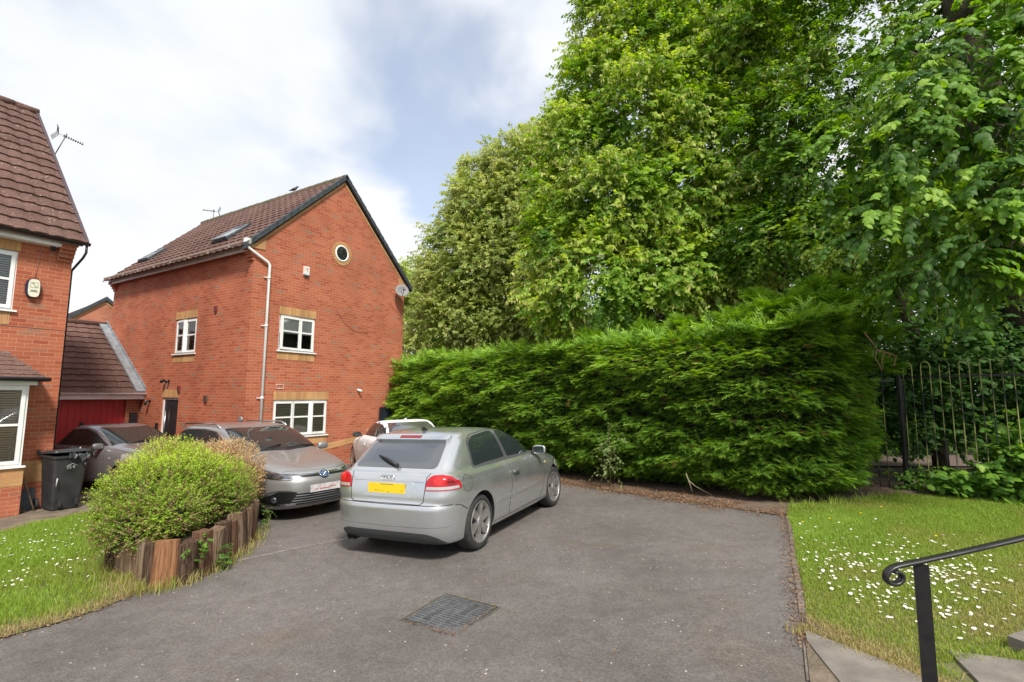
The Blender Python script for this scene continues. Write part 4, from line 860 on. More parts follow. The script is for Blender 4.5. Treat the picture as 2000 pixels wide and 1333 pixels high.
class Car:
    """body from horizontal slices: z, rear x, front x, half width, rear squareness, front squareness"""
    def __init__(s, keys, nf=.0, sub=5, N=208, tuck=None):
        S = pch(keys, sub); s.N = N; V = []
        for z, xr, xf, hw, er, ef in S:
            xc = xr+(xf-xr)*.5
            for k in range(N):
                # denser sampling near the corners
                t = 2*math.pi*k/N; c, si = math.cos(t), math.sin(t)
                e = ef if c >= 0 else er; A = xf-xc if c >= 0 else xc-xr
                r_ = (abs(c)**e+abs(si)**e)**(-1/e); x = c*r_*A; y = si*r_*hw
                V.append((xc+x, y, z))
        F = []
        R = len(S)
        for i in range(R-1):
            for k in range(N):
                k2 = (k+1) % N; F.append([i*N+k, i*N+k2, (i+1)*N+k2, (i+1)*N+k])
        F.append(list(range(N))[::-1]); F.append([(R-1)*N+k for k in range(N)])
        s.V = [Vector(v) for v in V]; s.F = F; s.bvh = BVHTree.FromPolygons(s.V, F)
    def hit(s, view, p):
        if view == 'R': o, d = Vector((p[0], -3, p[1])), Vector((0, 1, 0))
        elif view == 'L': o, d = Vector((p[0], 3, p[1])), Vector((0, -1, 0))
        elif view == 'B': o, d = Vector((-4, p[0], p[1])), Vector((1, 0, 0))
        elif view == 'F': o, d = Vector((8, p[0], p[1])), Vector((-1, 0, 0))
        else: o, d = Vector((p[0], p[1], 4)), Vector((0, 0, -1))
        r = s.bvh.ray_cast(o, d)
        if r[0] is None:
            r = s.bvh.find_nearest(o+d*3)
        n = r[1]
        if n.dot(d) > 0: n = -n
        return r[0], n
    def body(s, root, m, wheels, rw, depth=.30, rwell=None, name='body'):
        o = raw(name, [tuple(v) for v in s.V], s.F, [m, WELL], root, smooth=True)
        cm = MB()
        for (x, z) in wheels:
            for sg in (-1, 1):
                M = Matrix.Translation((x, sg*(1.15 if sg > 0 else 1.15), z)) @ Matrix.Rotation(math.pi/2, 4, 'X') if sg > 0 else Matrix.Translation((x, -1.15, z)) @ Matrix.Rotation(-math.pi/2, 4, 'X')
                n = 48; L_ = 1.15-(.87-depth)
                top = [M @ Vector((math.cos(math.tau*k/n)*rw, math.sin(math.tau*k/n)*rw, 0)) for k in range(n)]
                bot = [M @ Vector((math.cos(math.tau*k/n)*rw, math.sin(math.tau*k/n)*rw, L_)) for k in range(n)]
                cm.poly(top[::-1]); cm.poly(bot)
                for k in range(n): cm.poly([top[k], top[(k+1) % n], bot[(k+1) % n], bot[k]])
        c = cm.build('cutter', WELL)
        bmc = bmesh.new(); bmc.from_mesh(c.data); bmesh.ops.remove_doubles(bmc, verts=bmc.verts, dist=1e-5); bmesh.ops.recalc_face_normals(bmc, faces=bmc.faces); bmc.to_mesh(c.data); bmc.free()
        bmo = bmesh.new(); bmo.from_mesh(o.data); bmesh.ops.remove_doubles(bmo, verts=bmo.verts, dist=1e-6); bmesh.ops.recalc_face_normals(bmo, faces=bmo.faces); bmo.to_mesh(o.data); bmo.free()
        md = o.modifiers.new('arch', 'BOOLEAN'); md.object = c; md.operation = 'DIFFERENCE'; md.solver = 'EXACT'; md.material_mode = 'TRANSFER'
        par = o.parent; o.parent = None
        bpy.context.view_layer.update(); dg = bpy.context.evaluated_depsgraph_get()
        me = bpy.data.meshes.new_from_object(o.evaluated_get(dg)); o.modifiers.clear(); old = o.data; o.data = me; o.parent = par
        if len(me.polygons) < 100: o.data = old
        bpy.data.objects.remove(c)
        me = o.data; sm = np.ones(len(me.polygons), bool)
        for p in me.polygons:
            if me.materials[p.material_index] and me.materials[p.material_index].name.startswith('wheel_well'): sm[p.index] = False
        me.polygons.foreach_set('use_smooth', sm)
        try: me.set_sharp_from_angle(angle=rad(50))
        except Exception: pass
        return o
    def panel(s, name, parent, m, view, top, bot, off=.004, N=36, M=7, skirt=.006, rnd=True):
        def rs(pts, n):
            p = np.array(pts, float); d = np.concatenate([[0], np.cumsum(np.hypot(*np.diff(p, axis=0).T))]); t = np.linspace(0, d[-1], n+1)
            return np.stack([np.interp(t, d, p[:, 0]), np.interp(t, d, p[:, 1])], 1)
        a, b = rs(top, N), rs(bot, N); mb = MB(); P = []
        for i in range(M+1):
            row = []
            for j in range(N+1):
                q = a[j]+(b[j]-a[j])*i/M; h, n = s.hit(view, q); row.append(h+n*off)
            P.append(row)
        flip = ((P[0][-1]-P[0][0]).cross(P[-1][0]-P[0][0])).dot(s.hit(view, (a[N//2]+b[N//2])/2)[1]) < 0
        mb.grid(P, flip=flip)
        ed = [(P[0][j], a[j]) for j in range(N+1)]+[(P[i][N], a[N]+(b[N]-a[N])*i/M) for i in range(1, M+1)]+[(P[M][j], b[j]) for j in range(N-1, -1, -1)]+[(P[i][0], a[0]+(b[0]-a[0])*i/M) for i in range(M-1, 0, -1)]
        sk = [p-s.hit(view, q)[1]*(off+skirt) for p, q in ed]
        mb.grid([[p for p, _ in ed]+[ed[0][0]], sk+[sk[0]]], sm=False, flip=not flip)
        return mb.build(name, m, parent)
    def line(s, name, parent, m, view, pts, w=.004, off=.0012, flatn=None, n=None):
        p = np.array(pts, float); d = np.concatenate([[0], np.cumsum(np.hypot(*np.diff(p, axis=0).T))]); n = n or max(4, int(d[-1]/.03)); t = np.linspace(0, d[-1], n+1)
        q = np.stack([np.interp(t, d, p[:, 0]), np.interp(t, d, p[:, 1])], 1); H = [s.hit(view, k) for k in q]; mb = MB(); A = []; B = []
        for i in range(n+1):
            tg = (H[min(i+1, n)][0]-H[max(i-1, 0)][0]).normalized(); sd_ = tg.cross(H[i][1]).normalized(); c = H[i][0]+H[i][1]*off
            A.append(c+sd_*w/2); B.append(c-sd_*w/2)
        mb.grid([A, B]); fl = (A[-1]-A[0]).cross(B[0]-A[0]).dot(H[0][1])
        return mb.build(name, m, parent)
def rounded(pts, r=.03, n=4):
    """round the corners of a closed polygon"""
    out_ = []; k = len(pts)
    for i in range(k):
        p0, p1, p2 = [np.array(pts[(i+j-1) % k], float) for j in range(3)]
        a, b = p0-p1, p2-p1; la, lb = np.linalg.norm(a), np.linalg.norm(b); rr = min(r, la*.45, lb*.45); a, b = p1+a/la*rr, p1+b/lb*rr
        for t in np.linspace(0, 1, n+1): out_.append(tuple((1-t)**2*a+2*t*(1-t)*p1+t*t*b))
    return out_
def split(poly):
    """closed polygon -> top and bottom curves from leftmost to rightmost"""
    k = len(poly); il = min(range(k), key=lambda i: poly[i][0]); ir = max(range(k), key=lambda i: poly[i][0])
    a = []; i = il
    while True:
        a.append(poly[i])
        if i == ir: break
        i = (i+1) % k
    b = []; i = il
    while True:
        b.append(poly[i])
        if i == ir: break
        i = (i-1) % k
    return (a, b) if sum(p[1] for p in a)/len(a) > sum(p[1] for p in b)/len(b) else (b, a)
def wheel(root, x, y, R, w, side, spokes, rimr, style='fat', colr=None, ang=0, steer=0):
    colr = colr or ALLOY
    # local z points outwards
    M = Matrix.Translation((x, y, R)) @ Matrix.Rotation(rad(steer), 4, 'Z') @ (Matrix.Rotation(math.pi/2, 4, 'X') if side == 'R' else Matrix.Rotation(-math.pi/2, 4, 'X'))
    wr = thing_part('wheel', root)
    b = MB(); h = w
    b.lathe([(rimr*.98, -h), (R*.86, -h), (R*.97, -h*.93), (R, -h*.8), (R, -h*.2), (R*.985, -h*.09), (R*.93, .0), (rimr+.03, .008), (rimr+.004, .0), (rimr-.005, -.01)], M, 48); b.build('tyre', RUBBER, wr)
    b = MB(); b.lathe([(rimr+.006, .002), (rimr, .008), (rimr-.012, .004), (rimr-.018, -.02), (rimr-.03, -.09), (rimr-.035, -h)], M, 48)
    for k in range(spokes):
        A = ang+math.tau*k/spokes; Ms = M @ Matrix.Rotation(A, 4, 'Z')
        if style == 'fat': w0, w1 = .030, .050
        elif style == 'thin': w0, w1 = .016, .012
        else: w0, w1 = .022, .030
        r0, r1 = .03, rimr-.012
        for sgn in ((-1, 1) if style == 'twin' else (0,)):
            dx = sgn*.028
            top = [(r0, -w0+dx*.6, -.012), (r1, -w1+dx*1.6, -.004), (r1, w1+dx*1.6, -.004), (r0, w0+dx*.6, -.012)]
            b.prism([Ms @ Vector((p[0], p[1], p[2]-.035)) for p in top], (M.to_3x3() @ Vector((0, 0, .035))))
    b.lathe([(.075, -.05), (.07, -.012), (.055, -.002), (.03, .004), (.001, .005)], M, 24)
    b.build('rim', colr, wr)
    b = MB(); b.lathe([(rimr*.66, -.10), (rimr*.66, -.085), (.06, -.085)], M, 32); b.build('brake_disc', mat('brake_disc', (.12, .10, .09), .5, .8) if 'brake_disc' not in MATS else MATS['brake_disc'], wr)
    b = MB(); b.lathe([(rimr-.03, -.12), (.001, -.12)], M, 24); b.build('hub_shadow', WELL, wr)
    return wr
def thing_part(name, root):
    o = bpy.data.objects.new(name, None); COL.objects.link(o); o.parent = root; return o
def carroot(label, loc, rz, roll=None, pitch=None, name='parked_car'):
    hx_, hy_ = math.cos(rz), math.sin(rz); loc = (loc[0], loc[1], G(loc[0], loc[1])+.002)
    pitch = -math.atan(.0309*hx_-.0143*hy_); roll = -math.atan(.0309*hy_+.0143*hx_)
    o = thing(name, label, 'car', loc, 0, 'cars parked on the shared driveway')
    o.rotation_euler = (Matrix.Rotation(rz, 4, 'Z') @ Matrix.Rotation(pitch, 4, 'Y') @ Matrix.Rotation(roll, 4, 'X')).to_euler()
    return o
def mirror(car, root, x, y, z, m, view_side, glassdir=-1, s=1.):
    sg = -1 if view_side == 'R' else 1; b = MB(); n, k = 14, 16; P = []
    for i in range(n+1):
        ph = -math.pi/2+math.pi*i/n; row = []
        for j in range(k+1):
            th = math.tau*j/k; cx_ = math.copysign(abs(math.cos(ph))**.55, 1)
            X = .055*cx_*math.copysign(abs(math.cos(th))**.7, math.cos(th)); Y = .105*math.copysign(abs(math.sin(ph))**.8, math.sin(ph)); Z = .068*cx_*math.copysign(abs(math.sin(th))**.7, math.sin(th))
            if X*glassdir > .02: X = glassdir*.02+(X-glassdir*.02)*.15
            row.append(Vector((x+X*s+.02*(-sg*Y)*0, y+sg*.10+Y*s, z+Z*s)))
        P.append(row)
    b.grid(P); o = b.build('door_mirror', m, root)
    b = MB(); q = rounded([(-.088, -.05), (.088, -.05), (.092, .048), (-.08, .055)], .03); b.prism([(x+glassdir*.0285*s, y+sg*.10+u*s, z+v*s) for u, v in q], (glassdir*.003, 0, 0)); b.build('mirror_glass', CARGLASS, o)
    b = MB(); b.tube([(x+.01, y-sg*.03, z-.045), (x, y+sg*.06, z-.035)], [.022, .018], 8); b.build('stalk', TRIM, o)
    return o

# ---- silver three-door hatchback
SILVER = paint('silver_paint', (.60, .615, .63), .22, .8)
hb_ = carroot('silver three-door hatchback seen from behind with a yellow number plate', (-1.1107, 6.5471, 0.0), 1.1379, -.0342, .0008)
A = Car([(.17, -.55, 3.22, .76, 8, 5), (.20, -.66, 3.34, .80, 9, 4.8), (.26, -.73, 3.39, .826, 8, 4.5), (.36, -.765, 3.415, .842, 8, 4.2), (.48, -.78, 3.42, .854, 8, 4.2), (.57, -.785, 3.415, .862, 8, 4.2), (.615, -.775, 3.40, .866, 8, 4.1), (.65, -.745, 3.38, .868, 9, 4),
     (.72, -.737, 3.33, .869, 10, 3.8), (.80, -.725, 3.18, .865, 10, 3.7), (.86, -.712, 2.92, .856, 10, 3.6), (.905, -.70, 2.60, .842, 11, 3.7), (.945, -.675, 2.30, .812, 10, 3.9), (.98, -.635, 2.12, .778, 9, 4),
     (1.05, -.565, 1.96, .757, 8, 4.4), (1.12, -.48, 1.82, .737, 8, 4.6), (1.20, -.385, 1.63, .710, 8, 4.8), (1.27, -.29, 1.43, .683, 8, 4.8), (1.325, -.215, 1.25, .655, 7.5, 4.8), (1.365, -.13, 1.06, .615, 6.5, 4.6), (1.392, -.02, .88, .565, 5.5, 4.4), (1.410, .12, .72, .47, 4, 4), (1.419, .24, .60, .32, 3, 3), (1.422, .34, .50, .12, 2, 2)])
A.body(hb_, SILVER, [(0, .335), (2.578, .335)], .355)
rw_ = rounded
# side glass (both sides)
for sd, sdn in (('R', -1), ('L', 1)):
    P_ = rounded([(-.02, .985), (.02, 1.235), (.14, 1.29), (.50, 1.325), (.62, 1.33), (.86, .985)], .035)
    A.panel('side_window_trim', hb_, mat('pillar_grey', (.075, .078, .08), .4) if 'pillar_grey' not in MATS else MATS['pillar_grey'], sd, *split(rounded([(-.10, .962), (-.08, 1.27), (.06, 1.352), (.52, 1.383), (1.0, 1.375), (1.28, 1.29), (2.0, .962)], .04)), off=.003, N=60)
    A.panel('quarter_window', hb_, CARGLASS, sd, *split(rounded([(-.06, .985), (-.04, 1.25), (.09, 1.328), (.50, 1.358), (.675, 1.36), (.81, .985)], .035)), off=.0065, N=30)
    A.panel('door_window', hb_, CARGLASS, sd, *split(rounded([(.91, .985), (.765, 1.36), (1.0, 1.35), (1.26, 1.268), (1.90, .985)], .03)), off=.0065, N=30)
    A.panel('side_moulding', hb_, SILVER, sd, [(.42, .512), (1.98, .53)], [(.42, .470), (1.98, .488)], off=.008, N=30, M=2, skirt=.01)
    A.line('waist_crease', hb_, mat('crease_shadow', (.17, .175, .18), .5) if 'crease_shadow' not in MATS else MATS['crease_shadow'], sd, [(-.50, .835), (1.0, .862), (2.3, .850)], w=.007)
    A.line('door_gap', hb_, GAP, sd, [(.79, .965), (.84, .80), (.86, .60), (.80, .30), (.86, .245), (1.95, .255), (2.06, .40), (2.10, .62), (2.04, .80), (1.98, .94)], w=.008)
    A.line('sill_gap', hb_, GAP, sd, [(.36, .245), (2.18, .25)], w=.006)
    A.line('bumper_gap', hb_, GAP, sd, [(-.55, .622), (-.46, .61), (-.33, .54)], w=.008, off=.003)
    b = MB(); h, n = A.hit(sd, (.98, .80)); b.box(-.10, .10, -.012, .012, -.018, .018, Matrix.Translation(h+n*.030)); dh = b.build('door_handle', SILVER, hb_); md = dh.modifiers.new('b', 'BEVEL'); md.width = .009; md.segments = 3
    b = MB(); b.lathe([(.001, .0), (.045, .001), (.05, .003)], Matrix.Translation(h+n*.001) @ n.to_track_quat('Z', 'Y').to_matrix().to_4x4() @ Matrix.Diagonal((1.3, .8, 1, 1)), 20); b.build('handle_recess', mat('recess_grey', (.16, .16, .165), .5) if 'recess_grey' not in MATS else MATS['recess_grey'], dh)
    A.panel('indicator', hb_, mat('amber_lens', (.6, .42, .22), .2), sd, [(2.11, .80), (2.17, .80)], [(2.11, .77), (2.17, .77)], off=.004, N=4, M=2)
fl = [(-.33+.10*math.cos(a_), .83+.095*math.sin(a_)) for a_ in [math.tau*k/24 for k in range(25)]]
A.line('fuel_flap', hb_, GAP, 'R', fl, w=.005, n=40)
mirror(A, hb_, 1.80, -.80, 1.005, SILVER, 'R'); mirror(A, hb_, 1.80, .80, 1.005, SILVER, 'L')
# rear
A.panel('rear_window', hb_, CARGLASS_G, 'B', *split(rounded([(-.60, 1.01), (.60, 1.01), (.53, 1.295), (-.53, 1.295)], .06)), off=.004, N=36, M=8)
A.panel('spoiler', hb_, SILVER, 'B', *split(rounded([(-.555, 1.285), (.555, 1.285), (.545, 1.34), (-.545, 1.34)], .02)), off=.04, N=30, M=3, skirt=.06)
A.panel('brake_light', hb_, REDD, 'B', [(-.16, 1.325), (.16, 1.325)], [(-.16, 1.30), (.16, 1.30)], off=.043, N=10, M=2)
for sg, sdn in ((-1, 'R'), (1, 'L')):
    # tail lamp: rear face and the part that wraps on to the side
    q = rounded([(sg*.532, .785), (sg*.545, .90), (sg*.60, .945), (sg*.70, .95), (sg*.785, .93), (sg*.83, .88), (sg*.845, .79)], .02)
    tl = A.panel('tail_lamp', hb_, REDL, 'B', *split(q), off=.010, N=28, M=9, skirt=.012)
    A.panel('outer_lens', tl, REDD, 'B', *split(rounded([(sg*.765, .84), (sg*.765, .918), (sg*.80, .90), (sg*.825, .84)], .01)), off=.0125, N=10, M=6)
    A.panel('reversing_lens', tl, CLEARL, 'B', [(sg*.55, .830), (sg*.83, .830)], [(sg*.545, .797), (sg*.835, .800)], off=.0125, N=14, M=3)
    A.panel('lamp_bowl', tl, mat('bright_red_lens', (.58, .02, .02), .15, spec=.5, coat=.3) if 'bright_red_lens' not in MATS else MATS['bright_red_lens'], 'B', *split([(sg*(.69+.062*math.cos(a_)), .89+.045*math.sin(a_)) for a_ in [math.tau*k/16 for k in range(16)]]), off=.0125, N=10, M=6)
A.line('tailgate_gap', hb_, GAP, 'B', [(-.56, .965), (-.532, .93), (-.527, .80), (-.515, .665), (-.47, .635), (.47, .635), (.515, .665), (.527, .80), (.532, .93), (.56, .965)], w=.009, n=120)
A.line('tailgate_crease', hb_, MATS['crease_shadow'], 'B', [(-.50, .872), (.50, .872)], w=.006)
A.panel('plate_recess', hb_, SILVER, 'B', *split(rounded([(-.36, .70), (.36, .70), (.375, .872), (-.375, .872)], .03)), off=.003, N=20, M=3)
def plate(car, root, view, u0, u1, z0, z1, off, m, marks, mm):
    h0 = car.hit(view, ((u0+u1)/2, (z0+z1)/2))[0]; b = MB(); sgn = -1 if view == 'B' else 1; x = h0.x+sgn*off
    b.box(min(x, x+sgn*.006), max(x, x+sgn*.006), u0, u1, z0, z1); o = b.build('number_plate', m, root)
    for (a0, a1, c0, c1) in marks:
        b = MB(); xa = x+sgn*.007; b.box(min(xa, xa-sgn*.0015), max(xa, xa-sgn*.0015), u0+(u1-u0)*a0, u0+(u1-u0)*a1, z0+(z1-z0)*c0, z0+(z1-z0)*c1); b.build('blurred_character', mm, o)
    return o
PLY = mat('plate_yellow', (.80, .56, .02), .4); PLW = mat('plate_white', (.62, .60, .60), .4, noise=14, col2=(.45, .40, .42))
plate(A, hb_, 'B', -.26, .26, .742, .853, .008, PLY, [(.30, .66, .84, .92), (.06, .09, .20, .32), (.43, .47, .10, .18), (.58, .61, .20, .27), (.68, .72, .20, .27), (.74, .82, .20, .27)], mat('plate_smear', (.26, .22, .03), .6))
b = MB(); hx0 = A.hit('B', (0, .92))[0]
for k in range(4):
    y0 = -.066+k*.044; b.tube([(hx0.x-.012, y0+.031*math.cos(t), .908+.031*math.sin(t)) for t in [math.tau*j/24 for j in range(25)]], .0048, 6, cap=False)
b.build('ring_badge', CHROME, hb_)
b = MB(); w0 = A.hit('B', (-.05, 1.02)); w1 = A.hit('B', (.30, 1.12))
b.tube([w0[0]+w0[1]*.03+Vector((0, -.02, 0)), (w0[0]*.5+w1[0]*.5)+w0[1]*.05, w1[0]+w1[1]*.02], [.024, .018, .008], 8); b.tube([w0[0]+w0[1]*.0, w0[0]+w0[1]*.04], .022, 10); b.build('wiper', TRIM, hb_)
A.panel('rear_valance', hb_, mat('valance_grey', (.045, .048, .05), .6), 'B', *split(rounded([(-.74, .205), (.74, .205), (.66, .30), (.55, .33), (-.55, .33), (-.66, .30)], .03)), off=.004, N=30, M=5)
A.line('bumper_crease', hb_, MATS['crease_shadow'], 'B', [(-.78, .40), (0, .385), (.78, .40)], w=.008)
A.line('bumper_top', hb_, GAP, 'B', [(-.80, .632), (0, .625), (.80, .632)], w=.008, off=.003, n=90)
b = MB()
for y in (.50, .575): b.tube([(-.45, y, .215), (-.70, y, .205)], .034, 14, cap=False); b.tube([(-.64, y, .207), (-.65, y, .207)], .03, 12)
b.build('tailpipe', mat('tailpipe_steel', (.14, .13, .12), .35, .9), hb_)
b = MB(); b.prism([(-.02, -.012, 1.404), (.10, -.012, 1.408), (.01, -.012, 1.455), (-.01, -.012, 1.455)], (0, .024, 0)); b.build('roof_aerial_fin', TRIM, hb_)
A.panel('windscreen', hb_, CARGLASS, 'T', [(2.02, -.60), (2.10, 0), (2.02, .60)], [(1.22, -.53), (1.28, 0), (1.22, .53)], off=.004, N=20, M=8)
for (x, st) in ((0, 0), (2.578, -3)):
    wheel(hb_, x, -.835, .322, .215, 'R', 6, .238, 'fat', ang=.35, steer=st); wheel(hb_, x, .835, .322, .215, 'L', 6, .238, 'fat', steer=st)
b = MB(); b.box(-.45, 3.1, -.62, .62, .16, .19); b.build('underbody', WELL, hb_)
# a glimpse of seat backs through nothing: headlamps at the far end
for sg in (-1, 1): A.panel('headlamp', hb_, CLEARL, 'F', *split(rounded([(sg*.50, .60), (sg*.52, .71), (sg*.80, .74), (sg*.82, .62)], .03)), off=.005, N=12, M=4)
# ---- bronze estate
BRONZE = paint('bronze_paint', (.31, .305, .30), .3, .5); BRONZE.node_tree.nodes['Principled BSDF'].inputs['Coat Weight'].default_value = .45
es = carroot('bronze estate car facing the viewer with a blurred white plate and roof rails', (-5.76, 10.33, 0), rad(-38))
A = Car([(.17, -.85, 3.30, .76, 7, 4), (.20, -.95, 3.44, .80, 7, 3.8), (.28, -1.0, 3.51, .83, 7, 3.6), (.40, -1.03, 3.545, .85, 7, 3.4), (.50, -1.03, 3.555, .863, 7, 3.3), (.58, -1.02, 3.55, .872, 7, 3.2), (.66, -1.01, 3.515, .876, 7, 3.1), (.73, -1.0, 3.45, .877, 7, 3.1), (.79, -.99, 3.32, .874, 7, 3.2), (.85, -.98, 3.10, .866, 7, 3.3),
     (.91, -.965, 2.80, .850, 7, 3.5), (.96, -.95, 2.54, .825, 7, 3.8), (1.0, -.93, 2.38, .80, 7, 4), (1.08, -.90, 2.20, .775, 7, 4.4), (1.18, -.86, 1.96, .745, 7, 4.6), (1.28, -.80, 1.70, .71, 7, 4.8), (1.36, -.74, 1.46, .675, 6, 4.8), (1.41, -.68, 1.24, .64, 6, 4.6), (1.442, -.55, 1.02, .58, 5, 4.4), (1.46, -.3, .82, .46, 4, 4), (1.466, 0, .6, .25, 3, 3), (1.468, .2, .4, .08, 2, 2)])
A.body(es, BRONZE, [(0, .33), (2.6, .33)], .35)
WS = lambda car, root, top, bot, m=CARGLASS: car.panel('windscreen', root, m, 'T', top, bot, off=.004, N=30, M=12)
A.panel('windscreen_surround', es, TRIM, 'T', [(1.20, -.585), (1.30, -.3), (1.33, 0), (1.30, .3), (1.20, .585)], [(2.13, -.725), (2.31, -.4), (2.37, 0), (2.31, .4), (2.13, .725)], off=.002, N=30, M=12)
WS(A, es, [(1.24, -.565), (1.34, -.3), (1.37, 0), (1.34, .3), (1.24, .565)], [(2.05, -.695), (2.23, -.4), (2.29, 0), (2.23, .4), (2.05, .695)])
for sd in ('R', 'L'):
    A.panel('side_window_trim', es, CHROME, sd, *split(rounded([(-.72, 1.0), (-.62, 1.31), (-.3, 1.365), (.6, 1.385), (1.1, 1.34), (2.08, .985)], .05)), off=.003, N=60)
    A.panel('rear_quarter_window', es, CARGLASS, sd, *split(rounded([(-.66, 1.03), (-.58, 1.29), (-.12, 1.345), (-.06, 1.03)], .03)), off=.006, N=20)
    A.panel('rear_door_window', es, CARGLASS, sd, *split(rounded([(-.02, 1.02), (-.05, 1.35), (.70, 1.365), (.74, 1.01)], .03)), off=.006, N=20)
    A.panel('door_window', es, CARGLASS, sd, *split(rounded([(.79, 1.01), (.76, 1.365), (1.08, 1.325), (1.98, 1.0)], .03)), off=.006, N=24)
    A.line('door_gap', es, GAP, sd, [(.76, 1.0), (.78, .6), (.74, .27), (1.98, .27), (2.06, .5), (2.08, .96)], w=.006)
    A.line('rear_door_gap', es, GAP, sd, [(.02, 1.0), (.05, .7), (.32, .5), (.40, .27), (.72, .27)], w=.006)
    A.line('waist_crease', es, MATS['crease_shadow'], sd, [(-.9, .82), (2.9, .76)], w=.006)
    sg = -1 if sd == 'R' else 1
    b = MB(); b.tube([(-.62, sg*.60, 1.43), (-.55, sg*.60, 1.475), (.9, sg*.61, 1.475), (1.12, sg*.615, 1.40)], .016, 8); b.build('roof_rail', CHROME, es)
    b = MB(); h, n = A.hit(sd, (.95, .83)); b.box(-.10, .10, -.012, .012, -.015, .015, Matrix.Translation(h+n*.03)); b.build('door_handle', BRONZE, es)
mirror(A, es, 1.95, -.82, 1.0, BRONZE, 'R'); mirror(A, es, 1.95, .82, 1.0, BRONZE, 'L')
BLK = mat('grille_black', (.01, .01, .011), .35)
for sg in (-1, 1):
    q = rounded([(sg*.36, .655), (sg*.50, .625), (sg*.66, .64), (sg*.80, .70), (sg*.845, .765), (sg*.60, .722), (sg*.38, .70)], .012)
    hl = A.panel('headlamp', es, LAMPIN, 'F', *split(q), off=.006, N=26, M=7, skirt=.01)
    A.line('lamp_strip', hl, CHROME, 'F', [(sg*.36, .66), (sg*.50, .637), (sg*.62, .645), (sg*.70, .672)], w=.010, off=.010)
    A.line('upper_chrome', es, CHROME, 'F', [(sg*.085, .700), (sg*.40, .715), (sg*.62, .735), (sg*.845, .778)], w=.016, off=.010)
    A.panel('lamp_lens', hl, LAMPIN, 'F', *split([(sg*(.57+.05*math.cos(t)), .672+.026*math.sin(t)) for t in [math.tau*k/16 for k in range(16)]]), off=.011, N=10, M=5)
    A.panel('grille_bar', es, BLK, 'F', *split([(sg*.03, .645), (sg*.10, .655), (sg*.36, .660), (sg*.42, .69), (sg*.10, .69), (sg*.03, .69)]), off=.004, N=16, M=3)
    fo = A.panel('fog_lamp_recess', es, BLK, 'F', *split(rounded([(sg*.40, .30), (sg*.43, .45), (sg*.62, .462), (sg*.70, .40), (sg*.76, .31), (sg*.66, .27)], .02)), off=.004, N=20, M=6)
    A.line('chrome_edge', fo, CHROME, 'F', [(sg*.42, .462), (sg*.62, .475), (sg*.68, .455), (sg*.735, .37)], w=.010, off=.012)
    A.line('chrome_sill', fo, CHROME, 'F', [(sg*.43, .272), (sg*.62, .262), (sg*.75, .285)], w=.020, off=.012)
    h, n = A.hit('F', (sg*.65, .335)); b = MB(); b.lathe([(.048, -.01), (.044, .012), (.03, .016), (.001, .018)], Matrix.Translation(h+n*.006) @ n.to_track_quat('Z', 'Y').to_matrix().to_4x4(), 20); b.build('fog_lamp', LAMPIN, fo)
lg = A.panel('lower_grille', es, BLK, 'F', *split(rounded([(-.56, .30), (-.44, .425), (.44, .425), (.56, .30), (.44, .255), (-.44, .255)], .02)), off=.004, N=40, M=6)
for k in range(4): z = .285+k*.037; A.line('slat', lg, LEAD if k % 2 else MATS['crease_shadow'], 'F', [(-.50+.02*k, z), (0, z), (.50-.02*k, z)], w=.012, off=.010, n=24)
A.line('bumper_lip', es, MATS['crease_shadow'], 'F', [(-.70, .215), (-.4, .235), (.4, .235), (.70, .215)], w=.012, off=.004)
h, n = A.hit('F', (0, .675)); BM = Matrix.Translation(h+n*.012) @ n.to_track_quat('Z', 'Y').to_matrix().to_4x4()
b = MB(); b.lathe([(.066, -.012), (.064, .004), (.055, .007), (.001, .008)], BM @ Matrix.Diagonal((1.22, 1, 1, 1)), 28); bd = b.build('badge', mat('badge_blue', (.03, .10, .24), .25, .3), es)
b = MB()
def ell(cx_, cy_, rx, ry): return [BM @ Vector((cx_+rx*math.cos(t), cy_+ry*math.sin(t), .011)) for t in [math.tau*j/28 for j in range(29)]]
for e in ((0, 0, .078, .062), (0, .012, .052, .026), (0, -.004, .022, .050)): b.tube(ell(*e), .0045, 5, cap=False)
b.build('badge_ring', CHROME, bd)
plate(A, es, 'F', -.26, .26, .425, .536, .012, PLW, [(.30, .62, .25, .42), (.62, .85, .38, .55), (.12, .26, .30, .42)], mat('plate_smear_pink', (.42, .16, .16), .6))
A.line('bonnet_gap', es, GAP, 'T', [(2.30, -.76), (2.9, -.72), (3.22, -.60), (3.40, -.30), (3.43, 0), (3.40, .30), (3.22, .60), (2.9, .72), (2.30, .76)], w=.006, n=60)
for sg in (-1, 1): A.line('bonnet_crease', es, MATS['crease_shadow'], 'T', [(2.42, sg*.56), (3.0, sg*.46), (3.34, sg*.22)], w=.006)
b = MB()
for (y0, y1) in ((-.62, -.05), (.0, .58)):
    h0, h1 = A.hit('T', (2.30, y0*.9))[0], A.hit('T', (2.20, y1))[0]; b.tube([h0+Vector((.03, 0, .03)), (h0+h1)/2+Vector((.06, 0, .045)), h1+Vector((0, 0, .02))], .012, 6)
b.build('wiper', TRIM, es)
b = MB(); b.box(-.05, .05, -.09, .09, -.02, .02, Matrix.Translation((1.50, 0, 1.27))); b.build('rear_view_mirror', TRIM, es)
for (x, st) in ((0, 0), (2.6, 4)):
    wheel(es, x, -.82, .32, .205, 'R', 5, .215, 'twin', steer=st); wheel(es, x, .82, .32, .205, 'L', 5, .215, 'twin', steer=st)
b = MB(); b.box(-.7, 3.1, -.62, .62, .16, .19); b.build('underbody', WELL, es)

